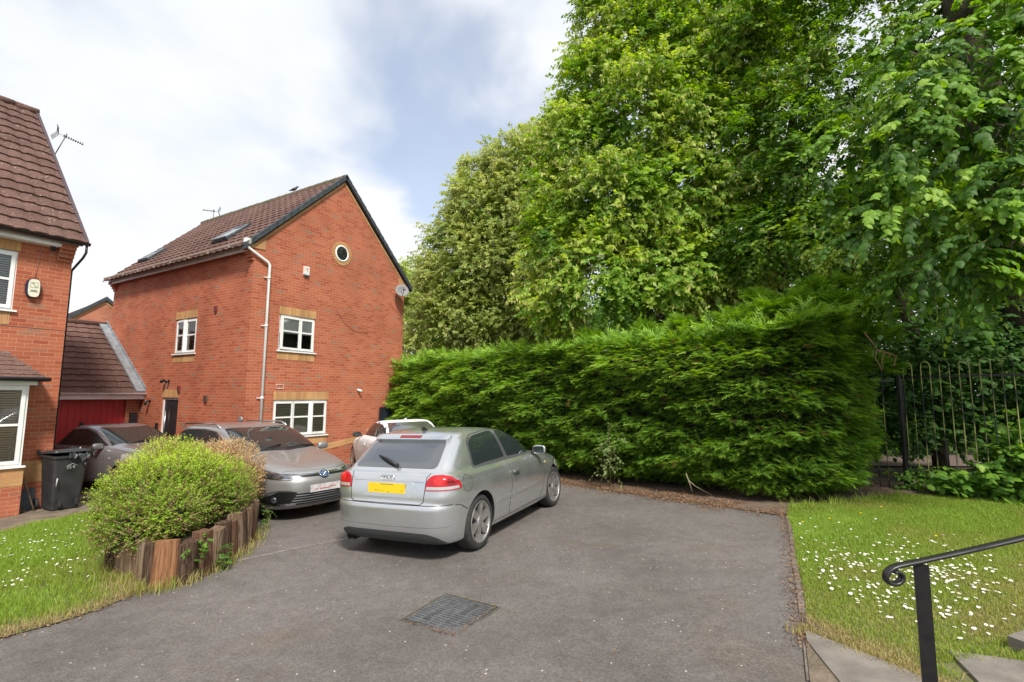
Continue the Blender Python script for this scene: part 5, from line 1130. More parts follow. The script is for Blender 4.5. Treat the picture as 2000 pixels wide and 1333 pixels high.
# ---- grey saloon by the garage
GREY = paint('grey_mauve_paint', (.235, .225, .235), .27, .45)
gs_ = carroot('small dark grey saloon parked nose out in front of the red garage door', (-10.50, 12.72, 0), rad(-23))
A = Car([(.17, -.7, 3.12, .72, 6, 4), (.21, -.80, 3.24, .77, 6, 3.8), (.30, -.86, 3.30, .80, 6, 3.5), (.45, -.88, 3.34, .825, 6, 3.3), (.56, -.885, 3.33, .838, 6, 3.2), (.66, -.88, 3.28, .843, 6, 3.1), (.76, -.87, 3.18, .843, 6, 3.1), (.84, -.86, 3.0, .836, 6, 3.2), (.90, -.85, 2.78, .825, 6, 3.4), (.95, -.83, 2.55, .808, 6, 3.6), (.985, -.72, 2.36, .785, 5.5, 3.8),
     (1.01, -.45, 2.26, .765, 5, 4), (1.08, -.28, 2.08, .745, 5, 4.2), (1.18, -.10, 1.82, .715, 5, 4.4), (1.28, .06, 1.56, .68, 5, 4.6), (1.36, .20, 1.34, .645, 5, 4.6), (1.41, .32, 1.16, .60, 5, 4.4), (1.442, .42, 1.0, .52, 4.5, 4), (1.456, .52, .88, .38, 4, 3.5), (1.46, .6, .8, .12, 2, 2)])
A.body(gs_, GREY, [(0, .31), (2.55, .31)], .335)
A.panel('windscreen', gs_, CARGLASS, 'T', [(1.20, -.545), (1.29, -.3), (1.32, 0), (1.29, .3), (1.20, .545)], [(2.02, -.68), (2.20, -.4), (2.25, 0), (2.20, .4), (2.02, .68)], off=.004, N=30, M=12)
A.panel('rear_window', gs_, CARGLASS_G, 'T', [(-.38, -.60), (-.44, 0), (-.38, .60)], [(.16, -.52), (.14, 0), (.16, .52)], off=.004, N=20, M=8)
for sd in ('R', 'L'):
    A.panel('side_window_trim', gs_, TRIM, sd, *split(rounded([(-.28, 1.005), (.02, 1.225), (.35, 1.355), (1.0, 1.36), (1.35, 1.27), (1.95, .99)], .05)), off=.003, N=50)
    A.panel('rear_door_window', gs_, CARGLASS, sd, *split(rounded([(-.16, 1.02), (.10, 1.225), (.36, 1.325), (.74, 1.34), (.78, 1.01)], .03)), off=.006, N=20)
    A.panel('door_window', gs_, CARGLASS, sd, *split(rounded([(.84, 1.01), (.80, 1.34), (1.0, 1.335), (1.30, 1.255), (1.84, 1.0)], .03)), off=.006, N=24)
    A.line('door_gap', gs_, GAP, sd, [(.80, 1.0), (.82, .6), (.78, .27), (1.90, .27), (1.98, .5), (1.99, .94)], w=.006)
    A.line('rear_door_gap', gs_, GAP, sd, [(-.06, .98), (.02, .75), (.36, .5), (.42, .27), (.76, .27)], w=.006)
    for x in (.12, 1.0):
        b = MB(); h, n = A.hit(sd, (x, .86)); b.box(-.09, .09, -.012, .012, -.014, .014, Matrix.Translation(h+n*.028)); b.build('door_handle', GREY, gs_)
    A.panel('indicator', gs_, CLEARL, sd, [(2.14, .76), (2.20, .76)], [(2.14, .72), (2.20, .72)], off=.005, N=4, M=2)
    A.panel('side_lamp_wrap', gs_, CLEARL, sd, *split(rounded([(2.55, .72), (2.50, .80), (2.86, .80), (3.02, .70)], .03)), off=.005, N=14, M=4)
for sg in (-1, 1): A.panel('headlamp', gs_, CLEARL, 'F', *split(rounded([(sg*.45, .60), (sg*.48, .73), (sg*.74, .83), (sg*.78, .66)], .03)), off=.006, N=14, M=5)
mirror(A, gs_, 1.86, -.79, .99, GREY, 'R', s=1.05); mirror(A, gs_, 1.86, .79, .99, GREY, 'L')
A.line('bonnet_gap', gs_, GAP, 'T', [(2.18, -.72), (2.7, -.68), (3.0, -.5), (3.12, 0), (3.0, .5), (2.7, .68), (2.18, .72)], w=.006, n=50)
b = MB(); b.tube([(1.0, 0, 1.45), (.80, 0, 1.85)], [.005, .002], 5); b.build('aerial', TRIM, gs_)
b = MB(); h0, h1 = A.hit('T', (2.22, -.5))[0], A.hit('T', (2.12, .05))[0]; b.tube([h0+Vector((.03, 0, .03)), h1+Vector((0, 0, .03))], .012, 6); b.build('wiper', TRIM, gs_)
for x in (0, 2.55):
    wheel(gs_, x, -.79, .30, .19, 'R', 7, .195, 'thin'); wheel(gs_, x, .79, .30, .19, 'L', 7, .195, 'thin')

# ---- white saloon behind the silver car
WHITE = paint('white_paint', (.80, .80, .80), .4, 0.); WHITE.node_tree.nodes['Principled BSDF'].inputs['Coat Weight'].default_value = .12
wh = carroot('white saloon with black mirror half hidden behind the silver hatchback', (-2.36, 12.1, 0), rad(118))
A = Car([(.17, -.8, 3.38, .78, 6, 5), (.22, -.95, 3.50, .83, 6.5, 4.8), (.35, -1.0, 3.56, .87, 6.5, 4.5), (.5, -1.01, 3.58, .893, 6.5, 4.3), (.62, -1.0, 3.56, .902, 6.5, 4.1), (.74, -.98, 3.48, .902, 6.5, 4), (.83, -.965, 3.2, .892, 6.5, 4), (.89, -.94, 2.8, .872, 6, 4), (.935, -.88, 2.4, .84, 6, 4.2), (.97, -.65, 2.2, .80, 5.5, 4.4), (1.0, -.42, 2.08, .775, 5, 4.6), (1.1, -.18, 1.86, .74, 5, 4.8),
     (1.2, .04, 1.62, .70, 5, 4.8), (1.28, .26, 1.38, .655, 5, 4.8), (1.325, .42, 1.2, .61, 5, 4.6), (1.345, .52, 1.06, .55, 4.5, 4.4), (1.358, .62, .95, .44, 4, 4), (1.363, .72, .86, .2, 3, 3)])
A.body(wh, WHITE, [(0, .33), (2.81, .33)], .355)
A.panel('rear_window', wh, CARGLASS_G, 'T', [(-.38, -.62), (-.46, 0), (-.38, .62)], [(.38, -.50), (.36, 0), (.38, .50)], off=.004, N=24, M=10)
A.panel('windscreen', wh, CARGLASS, 'T', [(1.25, -.55), (1.32, 0), (1.25, .55)], [(1.98, -.68), (2.12, 0), (1.98, .68)], off=.004, N=24, M=10)
for sd in ('R', 'L'):
    A.panel('side_window_trim', wh, TRIM, sd, *split(rounded([(-.28, 1.0), (-.06, 1.10), (.30, 1.30), (.9, 1.335), (1.35, 1.25), (1.92, .985)], .05)), off=.003, N=50)
    A.panel('rear_door_window', wh, CARGLASS, sd, *split(rounded([(-.12, 1.02), (.02, 1.11), (.34, 1.275), (.76, 1.305), (.80, 1.01)], .03)), off=.006, N=20)
    A.panel('door_window', wh, CARGLASS, sd, *split(rounded([(.85, 1.01), (.81, 1.305), (1.0, 1.30), (1.30, 1.235), (1.82, 1.0)], .03)), off=.006, N=24)
    A.line('door_gap', wh, GAP, sd, [(.82, 1.0), (.84, .6), (.80, .27), (1.95, .27), (2.03, .5), (2.05, .94)], w=.006)
    A.line('waist_crease', wh, MATS['crease_shadow'], sd, [(-.8, .82), (2.9, .80)], w=.006)
    b = MB(); h, n = A.hit(sd, (1.0, .80)); b.box(-.10, .10, -.012, .012, -.015, .015, Matrix.Translation(h+n*.03)); b.build('door_handle', WHITE, wh)
mirror(A, wh, 1.80, -.84, 1.0, BLACKP, 'R'); mirror(A, wh, 1.80, .84, 1.0, BLACKP, 'L')
b = MB(); b.prism([(.52, -.016, 1.345), (.68, -.016, 1.355), (.56, -.016, 1.41), (.54, -.016, 1.41)], (0, .032, 0)); b.build('roof_aerial_fin', WHITE, wh)
for sg in (-1, 1): A.panel('tail_lamp', wh, REDL, 'B', *split(rounded([(sg*.50, .70), (sg*.52, .83), (sg*.84, .84), (sg*.86, .71)], .03)), off=.006, N=12, M=4)
for x in (0, 2.81):
    wheel(wh, x, -.86, .325, .215, 'R', 5, .225, 'twin'); wheel(wh, x, .86, .325, .215, 'L', 5, .225, 'twin')
# ---------------------------------------------------------------- small things by the left house
WN = Vector((math.sin(YAW), -math.cos(YAW), 0)); WD = Vector((math.cos(YAW), math.sin(YAW), 0)); LC = Vector((-8.75, 9.65, 0))
def bylh(t, off): p = LC-WD*t+WN*off; return Vector((p.x, p.y, G(p.x, p.y)))
BIN = mat('bin_plastic', (.022, .023, .026), .5, noise=5, col2=(.04, .04, .042))
p0 = bylh(-.05, .46); bn_ = thing('wheelie_bin', 'black wheelie bin with a black bag caught under its lid', 'wheelie bin', p0, YAW)
def taper_box(mb, w0, d0, w1, d1, z0, z1, yo0=0, yo1=0, M=None, nb=6, r=.05):
    def sec(w, d, yo, z):
        q = rounded([(-w, -d+yo), (w, -d+yo), (w, d+yo), (-w, d+yo)], r, nb); return [Vector((a, b_, z)) for a, b_ in q]
    a, b_ = sec(w0, d0, yo0, z0), sec(w1, d1, yo1, z1)
    if M: a = [M @ v for v in a]; b_ = [M @ v for v in b_]
    mb.grid([a+[a[0]], b_+[b_[0]]], sm=False); mb.poly(a[::-1]); mb.poly(b_)
b = MB(); taper_box(b, .20, .25, .25, .335, .03, .95, .02, 0); taper_box(b, .265, .36, .265, .36, .95, .985); 
for x in (-.12, .12): b.box(x-.02, x+.02, -.345, -.27, .1, .2)
b.build('body', BIN, bn_)
b = MB(); ML_ = Matrix.Translation((0, .36, .99)) @ Matrix.Rotation(rad(-5), 4, 'X') @ Matrix.Translation((0, -.36, 0))
taper_box(b, .27, .375, .26, .36, .0, .035, M=ML_); taper_box(b, .24, .30, .20, .26, .035, .06, M=ML_); b.tube([(-.27, .38, 1.0), (.27, .38, 1.0)], .018, 8)
b.box(-.28, -.25, .36, .43, .96, 1.06); b.box(.25, .28, .36, .43, .96, 1.06)
b.build('lid', BIN, bn_)
for sx in (-1, 1):
    b = MB(); b.lathe([(.001, 0), (.04, .0), (.06, -.01), (.10, -.005), (.10, .035), (.001, .035)], Matrix.Translation((sx*.27-(0.035 if sx > 0 else 0), .33, .10)) @ Matrix.Rotation(math.pi/2, 4, 'Y'), 24); b.build('wheel', RUBBER, bn_)
b = MB()
def stroke(pts, r=.004): b.tube([(x, -.335+.0*z-(z-.5)*.09, z) for x, z in pts], r, 5)
stroke([(-.08, .80), (.0, .845), (.09, .80)]); stroke([(-.045, .80), (-.07, .79), (-.04, .775), (-.07, .755)]); stroke([(-.005, .80), (-.03, .80), (-.03, .78), (-.005, .77), (-.03, .755)]); stroke([(.03, .80), (.045, .785), (.03, .76), (.015, .78), (.03, .80)]); stroke([(.17, .83), (.20, .835), (.19, .80)]); stroke([(-.19, .45), (-.185, .60)], .01)
b.build('painted_number', mat('chalk_white', (.5, .5, .5), .7), bn_)
# bag: crumpled sheet on the lid
b = MB(); P = []
for i in range(17):
    row = []
    for j in range(13):
        u, v = i/16, j/12; x = -.06+.38*u; y = -.40+.36*v
        z = 1.045+.05*math.sin(u*9+v*4)*math.sin(v*7+u*3)*1.0+.03*math.sin(u*23+v*17)+.02*math.sin(v*31-u*13)
        if v < .2: z -= (.2-v)*.55
        if u > .88: z -= (u-.88)*.6
        row.append(Vector((x, y, z)))
    P.append(row)
b.grid(P, sm=False); bg_ = b.build('bin_bag', mat('black_polythene', (.012, .012, .014), .18, spec=.8), None); bg_.location = p0; bg_.rotation_euler = (0, 0, YAW)
tag(bg_, 'crumpled shiny black bin bag hanging over the bin lid', 'bin bag'); md = bg_.modifiers.new('s', 'SOLIDIFY'); md.thickness = .006
# board, broom, stick
p1 = bylh(.36, .04); o = MB(); o.box(-.16, .16, -.012, .012, 0, .40); o = o.build('grey_board', mat('slate_grey_board', (.11, .125, .15), .6, noise=4), None); o.location = p1-Vector((0, 0, .01)); o.rotation_euler = (rad(-5), 0, YAW); tag(o, 'small grey board leaning on the brick wall behind the broom', 'board')
WOODG = mat('grey_wood', (.26, .19, .13), .8, noise=12, col2=(.15, .11, .08))
p2 = bylh(.50, .0); br2 = thing('broom', 'old broom with worn head leaning against the wall beside the bin', 'broom', p2, YAW)
b = MB(); b.tube([(.02, -.30, .06), (-.04, -.06, .78)], .013, 8); b.build('handle', WOODG, br2)
b = MB(); b.box(-.10, .10, -.34, -.27, .03, .075); b.box(-.095, .095, -.335, -.275, 0, .03); b.build('head', mat('broom_head', (.10, .06, .04), .9), br2)
b = MB(); b.tube([(0, 0, 0), (-.20, .22, .80)], .014, 8); o = b.build('garden_cane', WOODG, None); o.location = bylh(.27, .33); o.rotation_euler = (0, 0, YAW); tag(o, 'bare wooden pole leaning left towards the bay from the bin', 'pole')

# ---------------------------------------------------------------- timber edging
TM = [mat('weathered_timber', (.25, .185, .13), .95, noise=9, spec=.1, mixr=(.4, .6), col2=(.13, .075, .045), bump=(30, .9, .01)), mat('dark_timber', (.13, .085, .06), .95, noise=9, spec=.1, mixr=(.4, .6), col2=(.045, .026, .018), bump=(30, .9, .01)), mat('orange_timber', (.30, .15, .075), .9, noise=6, spec=.1, mixr=(.4, .6), col2=(.16, .075, .04), bump=(30, .7, .01)), mat('red_brown_timber', (.20, .115, .075), .95, noise=9, spec=.1, mixr=(.4, .6), col2=(.10, .045, .03), bump=(30, .9, .01))]
for m_ in TM:                      # stretch the grain vertically
    t_ = m_.node_tree
    for n_ in list(t_.nodes):
        if n_.type == 'TEX_NOISE':
            mpn = t_.nodes.new('ShaderNodeMapping'); mpn.inputs['Scale'].default_value = (7, 7, .45); src = n_.inputs['Vector'].links[0].from_socket; t_.links.new(src, mpn.inputs[0]); t_.links.new(mpn.outputs[0], n_.inputs['Vector'])
te = thing('timber_edging', 'row of upright weathered timber posts retaining the shrub bed', 'timber edging', (-3.6, 6.2, G(-3.6, 6.2)))
TP = [Vector((x, y, 0)) for x, y in TIMB]; d_acc = 0; seg = [(TP[i], TP[i+1]) for i in range(len(TP)-1)]; tot = sum((b_-a_).length for a_, b_ in seg)
def onpath(s):
    for a_, b_ in seg:
        l = (b_-a_).length
        if s <= l: return a_+(b_-a_)*(s/l), (b_-a_).normalized()
        s -= l
    return seg[-1][1], (seg[-1][1]-seg[-1][0]).normalized()
s_ = .06; ti = 0; hts = [.18, .26, .32, .36, .40, .44, .43, .46, .42, .47, .44, .47, .45, .48, .46, .48, .45, .46, .45, .44]
cols = [1, 1, 0, 0, 0, 0, 1, 2, 1, 3, 0, 1, 3, 0, 1, 0, 3, 0, 0, 1]; wds = [.15, .17, .15, .14, .15, .24, .18, .22, .20, .17, .21, .16, .20, .18, .15, .20, .16, .18, .15, .15]
while s_ < tot-.05:
    w_ = wds[ti % 20]; p, t = onpath(s_+w_/2); nrm = Vector((t.y, -t.x, 0)); g = G(p.x, p.y); h_ = hts[ti % 20]+random.uniform(-.035, .03)
    Mt = Matrix(((t.x, nrm.x, 0, p.x), (t.y, nrm.y, 0, p.y), (0, 0, 1, g), (0, 0, 0, 1))) @ Matrix.Rotation(rad(random.uniform(-3, 3)), 4, 'Y') @ Matrix.Rotation(rad(random.uniform(-2, 5)), 4, 'X')
    n = 9; pr = [(-w_/2*.96, -.07)]+[(-w_/2*math.cos(math.pi*k/n), .03+.045*math.sin(math.pi*k/n)+random.uniform(-.006, .006)) for k in range(n+1)]+[(w_/2*.96, -.07)]
    b = MB(); rows = []
    for k in range(7):
        z = -.1+(h_+.1)*k/6; rows.append([Mt @ Vector((x*(1-.04*k/6), y, z+(random.uniform(-.012, .012) if k == 6 else 0))) for x, y in pr])
    b.grid([r+[r[0]] for r in rows], sm=False); b.poly(rows[-1][::-1])
    o = b.build('timber_post', TM[cols[ti % 20]], te); o.location = -Vector(te.location)
    s_ += w_+.004; ti += 1
bedp = [(-4.55, 6.05), (-4.1, 5.72), (-3.75, 5.48), (-3.5, 5.4), (-3.42, 5.9), (-3.5, 6.4), (-3.66, 6.9), (-3.9, 7.4), (-4.15, 7.7), (-4.9, 7.4), (-5.0, 6.4)]
b = MB(); b.poly([(x, y, G(x, y)+.30) for x, y in bedp]); q = [Vector((x, y, G(x, y)+.30)) for x, y in bedp]
for i in range(len(q)): a_, c_ = q[i], q[(i+1) % len(q)]; b.poly([a_-Vector((0, 0, .4)), c_-Vector((0, 0, .4)), c_, a_])
tag(b.build('soil_bed', SOIL), kind='structure')

# ---------------------------------------------------------------- handrail and railings
def at(u, v, Y):
    d = FW+RT*((u-1000)/FPX)-UP*((v-666.5)/FPX); return Vector((0, 0, CAMH))+d*(Y/d.y)
hr = thing('handrail', 'black metal handrail with a curled end in the right foreground', 'handrail', (1.30, 1.58, .1))
path = [(2.60, 1.55, 1.70)]+[tuple(at(u, v, 1.6)) for u, v in ((2000, 1051), (1900, 1074), (1800, 1096), (1765, 1103), (1744, 1109), (1732, 1119), (1730, 1131), (1737, 1139), (1750, 1140), (1760, 1133), (1761, 1124), (1753, 1117), (1744, 1117))]
b = MB(); P = [Vector(p) for p in path]; Pd = []
for i in range(len(P)-1):
    for k in range(4): 
        t = k/4; p_, q_ = P[max(i-1, 0)], P[min(i+2, len(P)-1)]; a_, c_ = P[i], P[i+1]
        Pd.append(.5*((2*a_)+(c_-p_)*t+(2*p_-5*a_+4*c_-q_)*t*t+(3*a_-p_-3*c_+q_)*t**3))
Pd.append(P[-1]); rows = []
for i, p in enumerate(Pd):
    tg = (Pd[min(i+1, len(Pd)-1)]-Pd[max(i-1, 0)]).normalized(); up_ = tg.cross(Vector((0, 1, 0))).normalized()
    k_ = .0062 if i < len(Pd)-6 else .0052; w_ = .013
    sec = [(math.copysign(abs(math.cos(a_))**.6, math.cos(a_))*w_, math.copysign(abs(math.sin(a_))**.8, math.sin(a_))*k_) for a_ in [math.tau*j/14 for j in range(14)]]
    rows.append([p+Vector((0, 1, 0))*x+up_*y for x, y in sec])
b.grid([r+[r[0]] for r in rows]); b.poly(rows[0]); b.poly(rows[-1][::-1]); o = b.build('rail', BLACKM, hr); o.location = -Vector(hr.location)
b = MB(); pb = at(1798, 1100, 1.6); b.box(-.019, .019, -.006, .006, .10, pb.z-.004, Matrix.Translation((pb.x, pb.y, 0)) @ Matrix.Rotation(rad(-32), 4, 'Z')); o = b.build('post', BLACKM, hr); o.location = -Vector(hr.location)
b = MB(); b.box(2.50, 2.54, 1.53, 1.57, .1, 1.66); o = b.build('post', BLACKM, hr); o.location = -Vector(hr.location)

RAILM = bpy.data.materials.new('railing_metal'); RAILM.use_nodes = True
def _rm():
    t = RAILM.node_tree; N = t.nodes.new; K = t.links.new; b = t.nodes['Principled BSDF']; b.inputs['Roughness'].default_value = .55
    tcn = N('ShaderNodeTexCoord'); n = N('ShaderNodeTexNoise'); n.inputs['Scale'].default_value = 1.6; n.inputs['Detail'].default_value = 5; K(tcn.outputs['Object'], n.inputs['Vector'])
    r = N('ShaderNodeValToRGB'); r.color_ramp.elements[0].position = .46; r.color_ramp.elements[0].color = (.018, .02, .022, 1); r.color_ramp.elements[1].position = .56; r.color_ramp.elements[1].color = (.30, .30, .10, 1); K(n.outputs[0], r.inputs[0]); K(r.outputs[0], b.inputs['Base Color'])
_rm()
def railing(label, A_, B_, step=.135, z_r=2.02, z_t=2.20, both=True):
    A_, B_ = Vector(A_), Vector(B_); d = (B_-A_); L_ = d.length; d.normalize(); root = thing('railing', label, 'railing', (A_.x, A_.y, G(A_.x, A_.y)))
    loc = -Vector(root.location); n = int(L_/step)
    for z in (z_r, .22):
        b = MB(); b.box(-.0, L_, -.005, .005, z-.02, z+.02, Matrix.Translation((A_.x, A_.y, G(A_.x, A_.y))) @ Matrix.Rotation(math.atan2(d.y, d.x), 4, 'Z')); o = b.build('rail', BLACKM, root); o.location = loc
    for i in range(0, n, 2):
        p, q = A_+d*(.07+i*step), A_+d*(.07+(i+1)*step); g = G(p.x, p.y); b = MB(); m = (p+q)/2; r_ = step/2
        pts = [(p.x, p.y, g+.02)]+[(p.x, p.y, g+z) for z in (.5, 1., 1.5, z_t-.02)]+[tuple(Vector((m.x, m.y, g+z_t))-d.to_3d()*r_*math.cos(a_)+Vector((0, 0, r_*1.1*math.sin(a_)))) for a_ in [math.pi*k/8 for k in range(1, 8)]]+[(q.x, q.y, g+z) for z in (z_t-.02, 1.5, 1., .5, .02)]
        b.tube(pts, .0085, 7); o = b.build('hoop', RAILM, root); o.location = loc
    for p in ((A_, B_) if both else (A_,)):
        b = MB(); g = G(p.x, p.y); b.box(p.x-.03, p.x+.03, p.y-.03, p.y+.03, g-.1, g+2.05); o = b.build('post', BLACKM, root); o.location = loc
    return root
FA = Vector((7.16, 9.20)); FB = Vector((8.10, 7.55))
railing('bow topped metal railing with algae stained bars at the right edge', FA, FB+(FB-FA).normalized()*1.6)
railing('bow topped metal railing running into the hedge end', (5.5, 9.95), FA-Vector((.10, -.04)), both=False)
# ---------------------------------------------------------------- foliage generators
def nrm(a): return a/np.maximum(np.linalg.norm(a, axis=1, keepdims=True), 1e-9)
def leaves(C, A, Nn, L_, ratio=.7, heart=False, fold=.25):
    """leaf base points, axes, normals, lengths -> verts, faces"""
    A = nrm(A); S = nrm(np.cross(A, Nn)); Nn = np.cross(S, A); n = len(C); L_ = L_[:, None]; w = L_*ratio*.5
    if heart:
        tip = C+A*L_-Nn*L_*.12
        b = C; m = C+A*L_*.5+Nn*L_*.05
        l1 = C-A*L_*.06+S*w*.75-Nn*w*fold*.4; l2 = C+A*L_*.34+S*w*1.0-Nn*w*fold; l3 = C+A*L_*.72+S*w*.55-Nn*(w*fold+L_*.06)
        r1 = C-A*L_*.06-S*w*.75-Nn*w*fold*.4; r2 = C+A*L_*.34-S*w*1.0-Nn*w*fold; r3 = C+A*L_*.72-S*w*.55-Nn*(w*fold+L_*.06)
        V = np.stack([b, m, tip, l1, l2, l3, r1, r2, r3], 1).reshape(-1, 3); i = np.arange(n)[:, None]*9
        F = np.concatenate([i+f for f in ([0, 3, 4], [0, 4, 1], [1, 4, 5], [1, 5, 2], [0, 7, 6], [0, 1, 7], [1, 8, 7], [1, 2, 8])], 0)
        return V, F, 8
    l = C+A*L_*.42+S*w-Nn*w*fold; r = C+A*L_*.42-S*w-Nn*w*fold; tip = C+A*L_-Nn*L_*.08
    V = np.stack([C, l, tip, r], 1).reshape(-1, 3); i = np.arange(n)[:, None]*4
    return V, np.concatenate([i+[0, 1, 2], i+[0, 2, 3]], 0), 2
def sprays(O, D, L_, nl, leaf, droop=.35, up=.6, jit=.25, hang=.3, face_out=.5):
    """leafy twigs; returns leaf base, axis, normal, size, t and the twig paths"""
    n = len(O); D = nrm(D); t = (np.arange(nl)+.5)/nl; t = t[None, :]*.92+.08; LL_ = L_[:, None]
    down = np.array([0, 0, -1.])
    P = O[:, None]+D[:, None]*(LL_*t)[..., None]+down*(LL_*droop*t**2)[..., None]
    T = D[:, None]+down*(2*droop*t)[..., None]*np.ones((n, 1, 1)); T = T/np.linalg.norm(T, axis=2, keepdims=True)
    S = np.cross(T, np.array([0, 0, 1.])+rng.normal(0, .15, (n, 1, 3))); S = S/np.maximum(np.linalg.norm(S, axis=2, keepdims=True), 1e-6)
    sg = np.where(np.arange(nl) % 2 == 0, 1., -1.)[None, :, None]
    A = S*sg*.85+T*.65+down*hang+rng.normal(0, jit, (n, nl, 3))
    Nn = np.array([0, 0, 1.])*up+D[:, None]*face_out+np.array([.10, -.30, 0])*face_out+rng.normal(0, jit*1.3, (n, nl, 3))
    sz = leaf*rng.uniform(.6, 1.25, (n, nl))*(1-.25*(t-.5)**2*4)
    return P.reshape(-1, 3), A.reshape(-1, 3), Nn.reshape(-1, 3), sz.ravel(), np.broadcast_to(t, (n, nl)).ravel()
def twigs(O, D, L_, droop, r0, name, parent, m):
    n = len(O); D = nrm(D); down = np.array([0, 0, -1.]); V = []; K_ = 5
    S = nrm(np.cross(D, [0.3, .2, 1.])); U = np.cross(S, D)
    for k in range(K_):
        t = k/(K_-1); p = O+D*(L_*t)[:, None]+down*(L_*droop*t*t)[:, None]; r = r0*(1-.8*t)
        for a_ in (0, 2.094, 4.189): V.append(p+S*math.cos(a_)*r+U*math.sin(a_)*r)
    V = np.stack(V, 1).reshape(-1, 3); i = np.arange(n)[:, None]*(3*K_); F = []
    for k in range(K_-1):
        for j in range(3): j2 = (j+1) % 3; F.append(i+[k*3+j, k*3+j2, (k+1)*3+j2, (k+1)*3+j])
    return raw(name, V, np.concatenate(F, 0), m, parent)
def sphere_dirs(n, low=-.6):
    z = rng.uniform(low, 1, n); a = rng.uniform(0, math.tau, n); r = np.sqrt(1-z*z); return np.stack([r*np.cos(a), r*np.sin(a), z], 1)
def blobs_px(L_):                   # (u, v, radius_px, distance) -> world centre and radius
    return [(np.array(at(u, v, Y)), r*Y/FPX) for u, v, r, Y in L_]
def crown(blobs, clump_per_m2, spr_per, leaf, nl, L0, val, droop, low=-.75, rc=.33, face=None, squash=.9, shell=(.72, 1.05), hang=.3, jit=.25):
    O = []; D = []; Vv = []
    for c, r in blobs:
        nc = max(4, int(clump_per_m2*4*math.pi*r*r)); u = sphere_dirs(nc, low)
        if face is not None:         # more twigs on the lit, open side than deep inside the wood
            k = (u @ face) > rng.uniform(-1.1, .35, nc); u = u[k]; nc = len(u)
        cc = c+u*(r*rng.uniform(*shell, nc))[:, None]*np.array([1, 1, squash]); cv = rng.normal(0, .21, nc)
        rcl = r*rc if r*rc < .8 else .8
        k = rng.integers(0, nc, nc*spr_per); o = cc[k]+rng.normal(0, 1, (len(k), 3))*rcl*.5
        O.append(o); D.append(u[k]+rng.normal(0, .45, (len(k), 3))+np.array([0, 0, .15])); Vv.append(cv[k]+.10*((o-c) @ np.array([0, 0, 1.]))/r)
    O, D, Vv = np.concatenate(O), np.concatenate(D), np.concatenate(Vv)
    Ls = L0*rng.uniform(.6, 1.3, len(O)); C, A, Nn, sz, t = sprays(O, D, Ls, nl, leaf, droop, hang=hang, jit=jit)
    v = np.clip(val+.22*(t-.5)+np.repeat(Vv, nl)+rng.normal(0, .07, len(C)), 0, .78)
    return O, D, Ls, C, A, Nn, sz, v
def bracts(O, D, Ls, droop, frac, size, per=3):
    pt = np.sin(O[:, 0]*2.1+O[:, 2]*1.3)+np.sin(O[:, 2]*2.7-O[:, 0]*1.1+1.7)+rng.normal(0, .5, len(O)); k = pt > np.quantile(pt, 1-min(frac, .97)); O, D, Ls = O[k], nrm(D[k]), Ls[k]; n = len(O)
    t = rng.uniform(.25, 1, (n, per)); P = O[:, None]+D[:, None]*(Ls[:, None]*t)[..., None]+np.array([0, 0, -1.])*(Ls[:, None]*droop*t**2)[..., None]
    P = P.reshape(-1, 3); A = np.array([0, 0, -1.])+rng.normal(0, .45, P.shape); Nn = rng.normal(0, 1, P.shape)
    return P, A, Nn, size*rng.uniform(.6, 1.3, len(P)), rng.uniform(.84, 1, len(P))
def tree(name, label, group, base, trunk, limbs, blobs, m, cfg, bfrac=0, heart=False, tw=True, cat='tree', bark=None):
    global rng
    rng = np.random.default_rng(int(abs(base[0])*100+base[1]*7))
    root = thing(name, label, cat, base, 0, group); loc = -Vector(base); bark = bark or BARK
    O, D, Ls, C, A, Nn, sz, v = crown(blobs, **cfg)
    V, F, k = leaves(C, A, Nn, sz, .78, heart)
    val = np.tile(v, k)
    if bfrac:
        P, A2, N2, s2, v2 = bracts(O, D, Ls, cfg['droop'], bfrac, cfg['leaf']*1.05, 6); V2, F2, k2 = leaves(P, A2, N2, s2, .38); F = np.concatenate([F, F2+len(V)]); V = np.concatenate([V, V2]); val = np.concatenate([val, np.tile(v2, k2)])
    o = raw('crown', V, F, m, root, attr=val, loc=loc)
    if tw:
        k = rng.random(len(O)) < tw; twigs(O[k], D[k], Ls[k], cfg['droop'], .0045 if heart else .007, 'twigs', o, TWIG); 
    b = MB(); b.tube(*trunk, n=12)
    o = b.build('trunk', bark, root); o.location = loc
    for pts, r in limbs:
        b = MB(); P = [Vector(p) for p in pts]; Q = [P[0]]
        for i in range(len(P)-1):
            for j in range(1, 4): Q.append(P[i].lerp(P[i+1], j/3)+Vector((random.uniform(-1, 1), random.uniform(-1, 1), random.uniform(-1, 1)))*.06*(1 if j < 3 else 0))
        b.tube(Q, [r*(1-.75*i/(len(Q)-1)) for i in range(len(Q))], 8); o = b.build('limb', bark, root); o.location = loc
    return root
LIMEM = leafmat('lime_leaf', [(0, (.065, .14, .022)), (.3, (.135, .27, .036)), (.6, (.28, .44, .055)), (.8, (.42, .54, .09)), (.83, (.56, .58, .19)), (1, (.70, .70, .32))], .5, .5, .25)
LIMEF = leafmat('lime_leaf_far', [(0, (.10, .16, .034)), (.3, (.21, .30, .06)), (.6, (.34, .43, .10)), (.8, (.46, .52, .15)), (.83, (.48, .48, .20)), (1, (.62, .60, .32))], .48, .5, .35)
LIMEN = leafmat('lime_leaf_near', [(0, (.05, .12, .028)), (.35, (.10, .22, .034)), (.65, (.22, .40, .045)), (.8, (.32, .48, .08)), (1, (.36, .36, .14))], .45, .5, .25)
GT = 'tall lime trees behind the hedge'
TOCAM = np.array([-.15, -.95, .25])
def gz_(x, y): return (x, y, G(x, y))
